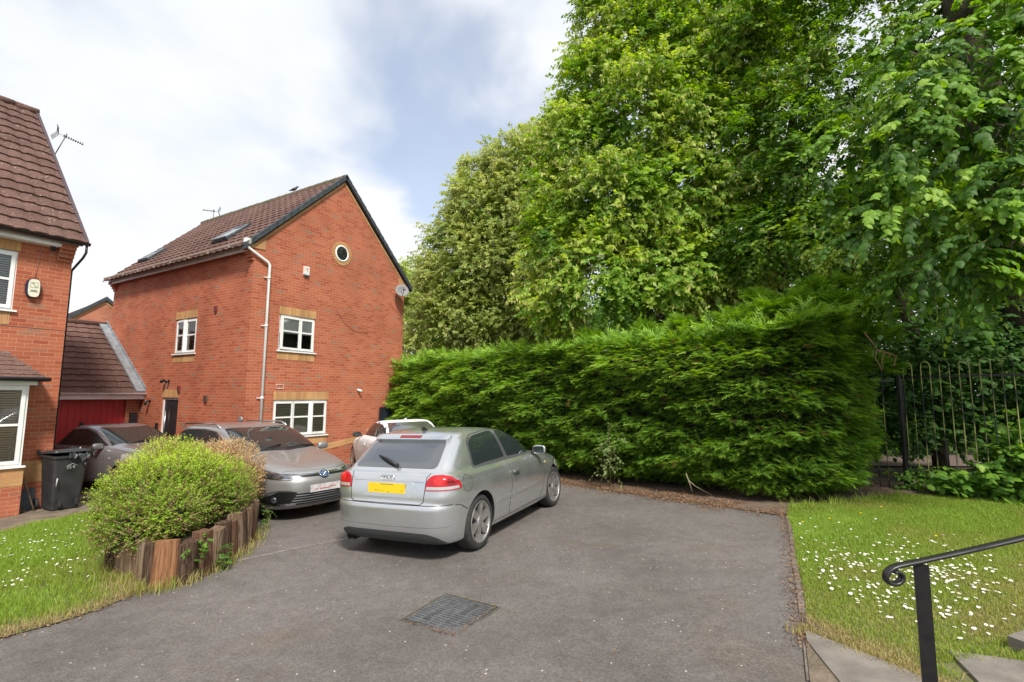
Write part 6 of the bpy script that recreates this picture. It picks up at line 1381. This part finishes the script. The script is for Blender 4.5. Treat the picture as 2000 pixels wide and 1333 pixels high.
# far trees
B0 = blobs_px([(820, 560, 48, 33), (850, 640, 60, 33), (805, 645, 45, 33), (800, 560, 34, 36), (880, 600, 60, 34), (800, 700, 50, 33), (900, 700, 60, 33)])
tree('lime_tree', 'distant pale green tree peeping out beside the gable of the tall house', GT, gz_(-4.6, 33), ([gz_(-4.6, 33), (-4.8, 33, 5), (-5.0, 33, 8.5)], [.3, .22, .05]), [], B0, LIMEF, dict(clump_per_m2=2.6, spr_per=8, leaf=.22, nl=8, L0=.8, val=.55, droop=.25), .6, tw=0)
B1 = blobs_px([(1012, 335, 66, 23), (935, 395, 52, 23), (985, 420, 85, 23), (895, 470, 50, 23), (960, 520, 100, 23), (872, 545, 50, 23), (870, 630, 60, 23), (960, 630, 90, 23), (1050, 500, 90, 23), (1045, 395, 70, 23.5), (1050, 620, 80, 23), (930, 340, 30, 23.5), (1080, 300, 60, 24)])
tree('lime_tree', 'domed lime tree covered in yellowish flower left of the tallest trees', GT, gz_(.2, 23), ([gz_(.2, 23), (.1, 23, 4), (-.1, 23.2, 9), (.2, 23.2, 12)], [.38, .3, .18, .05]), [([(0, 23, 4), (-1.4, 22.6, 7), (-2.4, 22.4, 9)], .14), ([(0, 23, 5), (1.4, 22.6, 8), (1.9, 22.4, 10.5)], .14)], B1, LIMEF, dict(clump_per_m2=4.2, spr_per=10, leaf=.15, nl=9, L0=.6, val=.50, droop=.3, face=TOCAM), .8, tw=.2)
# the big flowering lime
B2 = blobs_px([(1250, -70, 110, 14), (1190, 40, 60, 14), (1260, 110, 100, 14), (1165, 175, 70, 14), (1150, 110, 42, 14.3), (1255, 250, 120, 13.6), (1130, 290, 75, 13.8), (1100, 385, 62, 13.5), (1190, 410, 100, 13), (1085, 480, 55, 13), (1165, 540, 90, 12.6), (1300, 400, 110, 13.2), (1370, 290, 110, 13.6), (1385, 150, 110, 13.8), (1400, 10, 120, 14), (1290, 545, 95, 12.6), (1400, 545, 85, 12.8), (1095, 585, 55, 12.6), (1450, 390, 90, 13), (1120, 225, 40, 14), (1060, 560, 40, 13), (1500, -60, 110, 14), (1480, 130, 90, 14.5)])
z2 = gz_(4.6, 14.6)
tree('lime_tree', 'biggest lime tree with pale flower clusters above the middle of the hedge', GT, z2, ([z2, (4.6, 14.6, 3.5), (4.7, 14.7, 7), (4.4, 14.8, 12)], [.42, .34, .24, .06]),
     [([(4.6, 14.6, 3.2), (3.4, 14, 5.4), (2.4, 13.6, 7.6), (1.9, 13.6, 9)], .15), ([(4.6, 14.6, 4), (5.6, 14, 7), (6.0, 14, 10.5)], .16), ([(4.65, 14.6, 5.2), (3.9, 14.2, 8), (3.2, 14, 11)], .13), ([(4.6, 14.6, 2.6), (3.6, 13.6, 3.8), (2.6, 12.8, 4.6)], .10), ([(4.6, 14.6, 2.8), (5.4, 13.6, 4.2), (6.0, 13, 5.4)], .10)],
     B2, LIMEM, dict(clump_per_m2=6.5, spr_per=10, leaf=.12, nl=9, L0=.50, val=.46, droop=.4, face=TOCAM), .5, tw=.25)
# darker lime behind the right half of the hedge
B3 = blobs_px([(1560, -30, 100, 11.5), (1480, 70, 80, 12), (1570, 190, 90, 11.5), (1500, 300, 90, 11.5), (1600, 350, 100, 11), (1530, 470, 80, 11), (1650, 220, 85, 11), (1690, 70, 90, 11), (1620, 480, 75, 10.5), (1700, 400, 90, 10.5), (1440, 470, 60, 12), (1780, 180, 80, 11.5), (1820, 320, 90, 11), (1780, 470, 80, 10.5), (1900, 420, 90, 11), (1960, 250, 90, 11.5), (1460, 230, 55, 12.2)])
z3 = gz_(6.5, 12.4)
tree('lime_tree', 'dark green lime tree standing right of the biggest one, sky showing through', GT, z3, ([z3, (6.5, 12.4, 3.4), (6.9, 12.2, 6.6), (7.3, 12.0, 10)], [.32, .26, .2, .05]),
     [([(6.5, 12.4, 3.2), (6.0, 12, 5.4), (5.6, 11.8, 7.8)], .11), ([(6.7, 12.4, 4.5), (7.9, 12, 6), (8.8, 11.8, 7.5)], .11)],
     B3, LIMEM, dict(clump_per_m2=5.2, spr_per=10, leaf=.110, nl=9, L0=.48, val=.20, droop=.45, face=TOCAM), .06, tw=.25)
# the near lime whose branches hang in front
B4 = blobs_px([(1760, 120, 60, 7.6), (1830, 200, 75, 7.2), (1900, 300, 75, 6.8), (1790, 300, 65, 7.0), (1990, 200, 80, 7.0), (1960, 400, 75, 6.5), (1850, 410, 60, 6.8), (1720, 250, 50, 7.6), (1930, 490, 55, 6.3), (2020, 470, 66, 6.3), (1740, 420, 52, 7.0), (1680, 380, 40, 7.4), (1820, 520, 38, 6.6), (2060, 350, 90, 6.4), (1880, 90, 70, 7.4), (1980, 60, 80, 7.3), (1640, 300, 35, 7.8), (1890, 535, 28, 6.4), (1985, 545, 34, 6.3), (1690, 480, 34, 7.2), (2100, 120, 110, 7), (1930, -20, 90, 9), (2060, -60, 120, 9.4), (1960, -160, 120, 9.6), (1960, 520, 50, 7.4), (1850, 540, 36, 7.8), (2040, 540, 60, 7.4), (1780, 530, 30, 8.0)])
z4 = gz_(9.9, 9.6)
tree('lime_tree', 'near lime tree whose long leafy branches hang down at the upper right', GT, z4, ([(10.6, 9.9, .3), (10.4, 9.8, 3), (10.0, 9.7, 6), (9.3, 9.5, 9.5), (8.8, 9.4, 13)], [.46, .40, .36, .30, .12]),
     [([(9.4, 9.6, 5.6), (8.0, 8.6, 6.6), (6.6, 7.6, 6.4), (5.9, 7.4, 5.6)], .09), ([(9.6, 9.6, 4.6), (8.2, 8.0, 5.4), (7.0, 6.8, 5.0), (6.4, 6.4, 4.2)], .08), ([(9.7, 9.6, 4), (8.4, 7.8, 4.4), (7.3, 6.6, 4.0), (6.6, 6.2, 3.3)], .07), ([(9.0, 9.5, 7), (7.4, 8.4, 8), (6.2, 7.6, 7.8)], .08)],
     B4, LIMEN, dict(clump_per_m2=5.6, spr_per=5, leaf=.118, nl=12, L0=.62, val=.38, droop=.75, face=TOCAM, low=-.9, rc=.5, shell=(.3, 1.1), hang=.6, jit=.2), .05, heart=True, tw=1)
# slim tree behind the railing
B5 = blobs_px([(1760, 330, 80, 12.5), (1880, 240, 100, 12.5), (1990, 160, 100, 12.5), (1980, 420, 90, 12), (1860, 520, 70, 12)])
z5 = gz_(9.25, 10.9)
tree('slim_tree', 'slim leaning tree with a bare trunk behind the railing', GT, z5, ([z5, (9.2, 10.9, 1.6), (8.95, 10.9, 2.8), (8.65, 10.9, 4.2), (8.6, 11, 7)], [.15, .14, .125, .11, .04]), [], B5, LIMEM, dict(clump_per_m2=3.5, spr_per=9, leaf=.11, nl=8, L0=.5, val=.10, droop=.4, face=TOCAM), 0, tw=.2, bark=mat('pale_bark', (.16, .12, .08), .9, noise=10, col2=(.08, .06, .04), bump=(30, .8, .02)))
# the wood behind, which reads as one dark mass
def wood(name, n, box, leaf, val, label):
    x = rng.uniform(box[0], box[1], n); y = rng.uniform(box[2], box[3], n)+.0; zt = rng.random(n)**.8*(box[5]+1.2*fbm(x, y, .8, 4)); C = np.stack([x, y, G(x, y)+.1+zt], 1)
    D = rng.normal(0, 1, (n, 3))+np.array([0, -.6, .2]); Ls = rng.uniform(.4, .9, n); P, A, Nn, sz, t = sprays(C, D, Ls, 8, leaf, .4); V, F, k = leaves(P, A, Nn, sz, .75)
    return tag(raw(name, V, F, LIMEM, attr=np.tile(np.clip(val+np.repeat(.12*fbm(x, zt, 2., 8), 8)+rng.normal(0, .06, len(P)), 0, .75), k)), label, 'woodland', kind='stuff')
wood('woodland', 15000, (4.0, 24, 15.5, 22, 0, 9.5), .19, .14, 'dark mass of woodland far behind the railing')
wood('woodland', 6000, (-4, 6, 25, 31, 0, 6.5), .20, .22, 'low woodland mass behind the left end of the hedge')
wood('undergrowth', 2600, (8.6, 17, 13.6, 15.5, 0, 4.0), .13, .0, 'shrubby undergrowth behind the railing, its leaves coloured dark as if shaded')  # darkest leaf tone paints the woodland shade into the colour
sheet('path', [(8.5, 12.2), (16, 10.5), (17, 12.8), (9.0, 14.3)], .006, mat('dusty_path', (.13, .10, .085), .9, noise=4, col2=(.15, .10, .085)))

ground_leaves_later = True
def ground_leaves(name, pts, n, spread, hmax, leaf, val, label, m=LIMEN, heart=True, L0=.22, nl=4):
    pts = np.array(pts); k = rng.integers(0, len(pts), n); hs = pts[k, 2]*(rng.uniform(0, 1, n)**.8 if val != .4 else rng.uniform(.22, 1, n)); C = np.stack([pts[k, 0]+rng.normal(0, spread, n), pts[k, 1]+rng.normal(0, spread, n), np.zeros(n)], 1); C[:, 2] = G(C[:, 0], C[:, 1])+.03+hs
    D = rng.normal(0, .8, (n, 3))+np.array([-.25, -.75, .45]); Ls = L0*rng.uniform(.5, 1.3, n); P, A, Nn, sz, t = sprays(C, D, Ls, nl, leaf, .35, up=.9, hang=.25); V, F, q = leaves(P, A, Nn, sz, .95, heart)
    return tag(raw(name, V, F, m, attr=np.tile(np.clip(val+rng.normal(0, .12, len(P)), 0, .8), q)), label, 'undergrowth', kind='stuff')
ground_leaves('undergrowth', [(7.6, 8.35, .35), (7.8, 8.1, .6), (8.0, 7.9, .8), (8.3, 8.0, .8), (8.2, 7.6, .7), (8.45, 7.4, .9), (8.5, 7.9, 1.0), (8.0, 8.4, .7), (8.6, 7.2, 1.0), (8.3, 8.3, 1.1), (7.45, 8.55, .4), (8.1, 8.2, 1.3)], 860, .15, 1, .115, .42, 'broad bright leaves growing through the right end of the railing')
ground_leaves('undergrowth', [(7.3, 8.95, .35), (7.1, 9.2, .3), (7.45, 9.2, .35)], 110, .12, 1, .06, .34, 'small leaved weeds round the corner post of the railing')

DIM = leafmat('painted_shade_leaf', [(0, (.03, .075, .018)), (.5, (.06, .14, .03)), (1, (.12, .23, .04))], .3, .5, .2)  # dark leaf colours stand in for the shade of a closed canopy
ground_leaves('undergrowth', [(7.4, 10.2, 2.3), (7.9, 10.0, 2.6), (8.4, 9.9, 2.8), (8.9, 9.6, 2.8), (9.4, 9.3, 2.8), (8.2, 10.6, 3.2), (9.0, 10.4, 3.4), (9.8, 10.0, 3.4), (7.4, 11.0, 3.2), (10.4, 9.6, 3.4), (9.6, 8.6, 2.4), (10.2, 8.2, 2.4)], 2300, .28, 1, .10, .4, 'dim leafy shrubs just behind the railing, shade painted into their leaf colour', DIM, nl=6, L0=.3)
# ---------------------------------------------------------------- conifer hedge
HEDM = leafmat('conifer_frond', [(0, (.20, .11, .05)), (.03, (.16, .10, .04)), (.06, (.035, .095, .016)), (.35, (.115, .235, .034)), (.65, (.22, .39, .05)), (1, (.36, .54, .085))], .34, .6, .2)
def fronds(O, D, Nn, L_, val, K_=5):
    D = nrm(D); S = nrm(np.cross(D, Nn)); Nn = np.cross(S, D); n = len(O); L1 = L_[:, None]; V = []; F = []; vi = 0; vals = []
    def tri(a, b_, c_, v):
        nonlocal vi
        V.extend([a, b_, c_]); vals.append(v); vi += 3
    def P(t): return O+D*L1*t-Nn*L1*.22*t*t
    tri(P(0)+S*L1*.025, P(0)-S*L1*.025, P(1.05), val)
    for k in range(K_):
        t = .12+.78*k/K_; p = P(t); l = .46*(1-.62*t)
        for sg in (1, -1):
            dr_ = D*.72+S*sg*.70; q = p+dr_*L1*l*rng.uniform(.8, 1.15, (n, 1))-Nn*L1*rng.uniform(.0, .10, (n, 1)); bw = D*L1*.058
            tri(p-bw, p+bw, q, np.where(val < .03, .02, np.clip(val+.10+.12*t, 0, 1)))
    V = np.stack(V, 1).reshape(-1, 3); m = len(V)//n//3; idx = np.arange(n*m*3).reshape(-1, 3); return V, idx, np.stack(vals, 1).reshape(-1)
HP = np.array([(-6.2, 19.2), (-4.0, 16.9), (-1.5, 14.4), (1.15, 11.75), (2.2, 10.5), (3.3, 9.3), (4.25, 8.3), (4.95, 8.0), (5.5, 8.15), (5.98, 8.65), (6.25, 9.4), (6.35, 10.2)])
HT = np.array([3.15, 3.12, 3.10, 3.0, 2.96, 2.90, 2.94, 3.02, 3.06, 3.06, 3.05, 3.05])
hd = thing('conifer_hedge', 'tall thick clipped conifer hedge along the far side of the driveway', 'hedge', gz_(1.15, 12.2)); hloc = -Vector(hd.location)
seg_ = np.diff(HP, axis=0); sl_ = np.hypot(seg_[:, 0], seg_[:, 1]); cum = np.concatenate([[0], np.cumsum(sl_)])
def hpos(s):
    i = np.clip(np.searchsorted(cum, s, side='right')-1, 0, len(sl_)-1); t = (s-cum[i])/sl_[i]; p = HP[i]+seg_[i]*t[:, None]
    # smoothed normal
    nn_ = np.stack([seg_[:, 1], -seg_[:, 0]], 1)/sl_[:, None]; j = np.clip(i+np.where(t > .5, 1, -1), 0, len(sl_)-1); w = np.abs(t-.5)[:, None]; nv = nn_[i]*(1-w)+nn_[j]*w
    return p, nv/np.linalg.norm(nv, axis=1, keepdims=True), HT[i]+(HT[i+1]-HT[i])*t
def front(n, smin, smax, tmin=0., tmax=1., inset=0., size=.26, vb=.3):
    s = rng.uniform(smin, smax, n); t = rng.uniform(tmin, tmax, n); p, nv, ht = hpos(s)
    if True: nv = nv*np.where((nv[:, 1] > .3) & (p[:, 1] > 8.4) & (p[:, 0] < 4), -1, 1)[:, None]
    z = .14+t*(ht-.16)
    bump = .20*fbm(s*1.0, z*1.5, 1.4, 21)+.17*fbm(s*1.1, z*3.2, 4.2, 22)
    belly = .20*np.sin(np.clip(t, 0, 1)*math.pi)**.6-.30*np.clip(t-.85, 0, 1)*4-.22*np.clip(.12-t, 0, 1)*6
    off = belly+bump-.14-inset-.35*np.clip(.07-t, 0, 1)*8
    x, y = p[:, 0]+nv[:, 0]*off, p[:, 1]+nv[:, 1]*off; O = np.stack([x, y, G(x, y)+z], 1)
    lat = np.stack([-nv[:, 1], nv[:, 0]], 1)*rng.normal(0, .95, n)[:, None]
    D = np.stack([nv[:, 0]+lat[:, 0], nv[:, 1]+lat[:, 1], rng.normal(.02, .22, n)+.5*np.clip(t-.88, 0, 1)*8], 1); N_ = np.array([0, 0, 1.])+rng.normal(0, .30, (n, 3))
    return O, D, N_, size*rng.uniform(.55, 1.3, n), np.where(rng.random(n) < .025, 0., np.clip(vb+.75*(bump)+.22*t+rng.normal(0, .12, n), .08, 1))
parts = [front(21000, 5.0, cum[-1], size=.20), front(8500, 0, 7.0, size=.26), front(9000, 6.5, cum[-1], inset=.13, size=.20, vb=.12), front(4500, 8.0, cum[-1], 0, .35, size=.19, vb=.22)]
# top
n = 5200; s = rng.uniform(0, cum[-1], n); p, nv, ht = hpos(s); back = rng.uniform(-.1, 1.5, n); O = np.stack([p[:, 0]-nv[:, 0]*back, p[:, 1]-nv[:, 1]*back, np.zeros(n)], 1); O[:, 2] = G(O[:, 0], O[:, 1])+ht+.10*fbm(s, back, 3., 31)+rng.normal(0, .05, n)
parts.append((O, np.stack([nv[:, 0]*.4+rng.normal(0, .5, n), nv[:, 1]*.4+rng.normal(0, .5, n), rng.uniform(.1, .9, n)], 1), np.stack([rng.normal(0, .5, n), -np.ones(n)*.4, np.ones(n)*.8], 1), .30*rng.uniform(.5, 1.3, n), np.clip(.55+rng.normal(0, .14, n), 0, 1)))
# unclipped plumes at the right end, frond colour lowered to paint in tree shade
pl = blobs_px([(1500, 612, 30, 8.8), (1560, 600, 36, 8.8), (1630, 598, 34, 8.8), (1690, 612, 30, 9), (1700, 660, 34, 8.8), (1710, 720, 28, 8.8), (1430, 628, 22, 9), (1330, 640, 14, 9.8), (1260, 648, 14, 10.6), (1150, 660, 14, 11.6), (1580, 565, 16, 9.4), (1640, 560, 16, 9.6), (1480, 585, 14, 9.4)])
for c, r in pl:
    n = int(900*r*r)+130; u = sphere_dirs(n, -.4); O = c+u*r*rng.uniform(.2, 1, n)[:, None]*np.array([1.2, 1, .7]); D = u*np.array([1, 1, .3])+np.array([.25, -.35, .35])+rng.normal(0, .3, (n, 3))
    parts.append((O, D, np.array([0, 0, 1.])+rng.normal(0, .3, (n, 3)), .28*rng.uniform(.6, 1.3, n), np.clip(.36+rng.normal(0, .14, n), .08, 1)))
V_, F_, A_ = [], [], []; off = 0
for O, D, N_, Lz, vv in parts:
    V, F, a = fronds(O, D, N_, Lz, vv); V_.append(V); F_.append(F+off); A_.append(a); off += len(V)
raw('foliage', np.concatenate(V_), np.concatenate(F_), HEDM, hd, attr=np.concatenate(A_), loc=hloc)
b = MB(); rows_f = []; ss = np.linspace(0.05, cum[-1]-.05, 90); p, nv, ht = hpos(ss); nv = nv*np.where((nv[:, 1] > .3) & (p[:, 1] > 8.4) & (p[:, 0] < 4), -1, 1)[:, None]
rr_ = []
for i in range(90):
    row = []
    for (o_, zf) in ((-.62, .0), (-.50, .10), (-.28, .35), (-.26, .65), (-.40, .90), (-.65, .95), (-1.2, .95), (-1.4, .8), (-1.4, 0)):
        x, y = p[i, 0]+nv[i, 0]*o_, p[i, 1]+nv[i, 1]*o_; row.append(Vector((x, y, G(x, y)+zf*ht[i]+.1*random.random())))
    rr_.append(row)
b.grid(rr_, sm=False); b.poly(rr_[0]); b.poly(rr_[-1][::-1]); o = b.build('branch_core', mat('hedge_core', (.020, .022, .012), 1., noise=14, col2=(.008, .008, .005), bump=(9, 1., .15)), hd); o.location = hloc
# sapling, bare twig and fallen twig in front of the hedge
def sapling(name, label, base, h, n, leaf, val, m, spread=.25, twn=10, cat='plant'):
    root = thing(name, label, cat, base); O = np.array(base)+np.stack([rng.normal(0, spread*.35, n), rng.normal(0, spread*.35, n), rng.uniform(.15, 1, n)*h], 1); D = rng.normal(0, 1, (n, 3))+np.array([0, -.4, .5]); Ls = spread*rng.uniform(.5, 1.1, n)
    P, A, Nn, sz, t = sprays(O, D, Ls, 6, leaf, .35); V, F, k = leaves(P, A, Nn, sz, .8); o = raw('leaves', V, F, m, root, attr=np.tile(np.clip(val+rng.normal(0, .08, len(P)), 0, 1), k), loc=-Vector(base)); twigs(O, D, Ls, .35, .004, 'twigs', o, TWIG)
    b = MB(); b.tube([base, tuple(Vector(base)+Vector((.02, 0, h*.5))), tuple(Vector(base)+Vector((-.01, 0, h)))], [.008, .006, .003], 6); q = b.build('stem', TWIG, root); q.location = -Vector(base); return root
PALE = leafmat('pale_leaf', [(0, (.08, .15, .04)), (.5, (.17, .25, .08)), (1, (.32, .36, .16))], .35, .5, .3)
sapling('sapling', 'pale green sapling growing out of the foot of the hedge', gz_(1.95, 10.05), 1.15, 46, .065, .5, PALE, .32)
b = MB()
for pts in ([(1340, 925), (1347, 945), (1352, 960)], [(1344, 938), (1358, 950), (1380, 962), (1392, 968)]): b.tube([tuple(at(u, v, 9.0)-Vector((0, 0, 0))) for u, v in pts], .008, 5)
o = b.build('fallen_twig', mat('grey_twig', (.30, .27, .18), .8)); tag(o, 'pale dead twig with withered leaves at the hedge foot', 'twig')
b = MB()
for pts, r in (([(1688, 650), (1706, 672), (1715, 686), (1735, 690), (1750, 697), (1746, 716)], .011), ([(1713, 684), (1709, 700), (1717, 712), (1722, 724)], .008), ([(1726, 688), (1723, 706), (1724, 722)], .007), ([(1736, 690), (1737, 701)], .005)): b.tube([tuple(at(u, v, 7.9)) for u, v in pts], r, 6)
o = b.build('bare_branch', mat('reddish_twig', (.22, .12, .075), .8)); tag(o, 'bare forked brown branch sticking out of the hedge end', 'branch')

# ---------------------------------------------------------------- shrubs over the timber edging
PRIV = leafmat('privet_leaf', [(0, (.08, .14, .02)), (.25, (.17, .28, .035)), (.55, (.32, .48, .045)), (.8, (.51, .66, .075)), (.88, (.34, .25, .13)), (1, (.30, .19, .10))], .35, .5, .35)
DEADM = leafmat('dead_shrub_leaf', [(0, (.36, .22, .10)), (.5, (.56, .38, .19)), (1, (.70, .54, .30))], .2, .7, .2)
def shrub(name, label, base, blobs, n, leaf, m, val, L0, dead=0, twn=.3, nl=8):
    root = thing(name, label, 'shrub', base); loc = -Vector(base); O = []; D = []; Hh = []
    tot = sum(r[0]*r[1]+r[0]*r[2] for c, r in blobs)
    for c, r in blobs:
        k = int(n*(r[0]*r[1]+r[0]*r[2])/tot); u = sphere_dirs(k, -.75); lump = 1+.09*fbm(u[:, 0]*3+c[0], u[:, 1]*3+u[:, 2]*3, 2.2, 41); q = np.array(c)+u*np.array(r)*(lump*(1-.42*rng.random(k)**1.7))[:, None]
        O.append(q); D.append(u+rng.normal(0, .35, (k, 3))+np.array([0, 0, .75])); Hh.append((q[:, 2]-base[2]))
    O, D, Hh = map(np.concatenate, (O, D, Hh)); keep = O[:, 2] > G(O[:, 0], O[:, 1])+.1; O, D, Hh = O[keep], D[keep], Hh[keep]
    Ls = L0*rng.uniform(.5, 1.5, len(O)); P, A, Nn, sz, t = sprays(O, D, Ls, nl, leaf, .12, up=.5, jit=.4, hang=-.15); V, F, k = leaves(P, A, Nn, sz, .55)
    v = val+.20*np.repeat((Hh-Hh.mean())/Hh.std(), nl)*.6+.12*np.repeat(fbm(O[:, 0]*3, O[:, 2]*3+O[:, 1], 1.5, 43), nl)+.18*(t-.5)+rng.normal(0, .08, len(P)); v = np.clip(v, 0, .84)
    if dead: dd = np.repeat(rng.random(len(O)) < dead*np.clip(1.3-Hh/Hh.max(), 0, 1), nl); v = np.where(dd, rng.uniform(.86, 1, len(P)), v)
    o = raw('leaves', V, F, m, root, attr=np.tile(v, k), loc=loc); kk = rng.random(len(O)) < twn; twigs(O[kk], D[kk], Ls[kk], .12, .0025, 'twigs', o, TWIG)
    b = MB()
    for c, r in blobs:
        for _ in range(5): b.tube([(base[0]+random.uniform(-.1, .1), base[1]+random.uniform(-.1, .1), base[2]+.1), (c[0]+random.uniform(-.5, .5)*r[0], c[1]+random.uniform(-.5, .5)*r[1], c[2]+random.uniform(0, .6)*r[2])], [.014, .004], 5)
    q = b.build('branches', TWIG, root); q.location = loc
    b = MB()
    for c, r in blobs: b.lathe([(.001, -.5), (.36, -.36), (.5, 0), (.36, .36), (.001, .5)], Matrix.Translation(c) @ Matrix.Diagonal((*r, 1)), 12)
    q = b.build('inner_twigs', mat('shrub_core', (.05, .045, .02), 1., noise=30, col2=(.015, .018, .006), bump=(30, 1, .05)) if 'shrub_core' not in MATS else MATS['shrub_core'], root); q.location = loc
    return root
shrub('privet_shrub', 'rounded yellow-green shrub spilling over the timber posts', gz_(-4.2, 6.2), [((-4.16, 5.86, .62), (.52, .46, .50)), ((-3.98, 6.25, .66), (.50, .45, .46)), ((-3.92, 6.8, .60), (.42, .42, .40)), ((-4.32, 6.4, .84), (.46, .45, .42)), ((-4.34, 5.85, .42), (.30, .36, .34)), ((-4.05, 5.52, .43), (.42, .24, .26)), ((-4.42, 6.8, .7), (.42, .5, .45)), ((-3.80, 5.66, .56), (.36, .30, .26)), ((-3.62, 6.5, .56), (.24, .36, .24))], 15500, .024, PRIV, .46, .10, dead=.34, twn=.4)
shrub('dead_shrub', 'dried straw-brown shrub behind the yellow-green one', gz_(-4.3, 7.6), [((-4.22, 7.62, .74), (.44, .38, .40)), ((-4.52, 7.6, .76), (.38, .34, .36)), ((-4.02, 7.5, .55), (.30, .30, .36)), ((-4.3, 7.6, .40), (.40, .3, .3))], 5200, .022, DEADM, .5, .10, twn=.5)
def weed(label, base, h, n, leaf): sapling('weed', label, base, h, n, leaf, .38, LIMEN, .13)
weed('leafy green weed growing in front of the orange timber post', gz_(-3.22, 5.38), .42, 16, .045)
weed('low bushy weed at the foot of the dark timber posts', gz_(-3.16, 5.72), .22, 22, .035)
weed('small weed beside the right end of the timber row', gz_(-3.55, 7.45), .30, 26, .035)
weed('small weed between the wheelie bin and the grey saloon', gz_(-7.75, 9.75), .30, 22, .04)
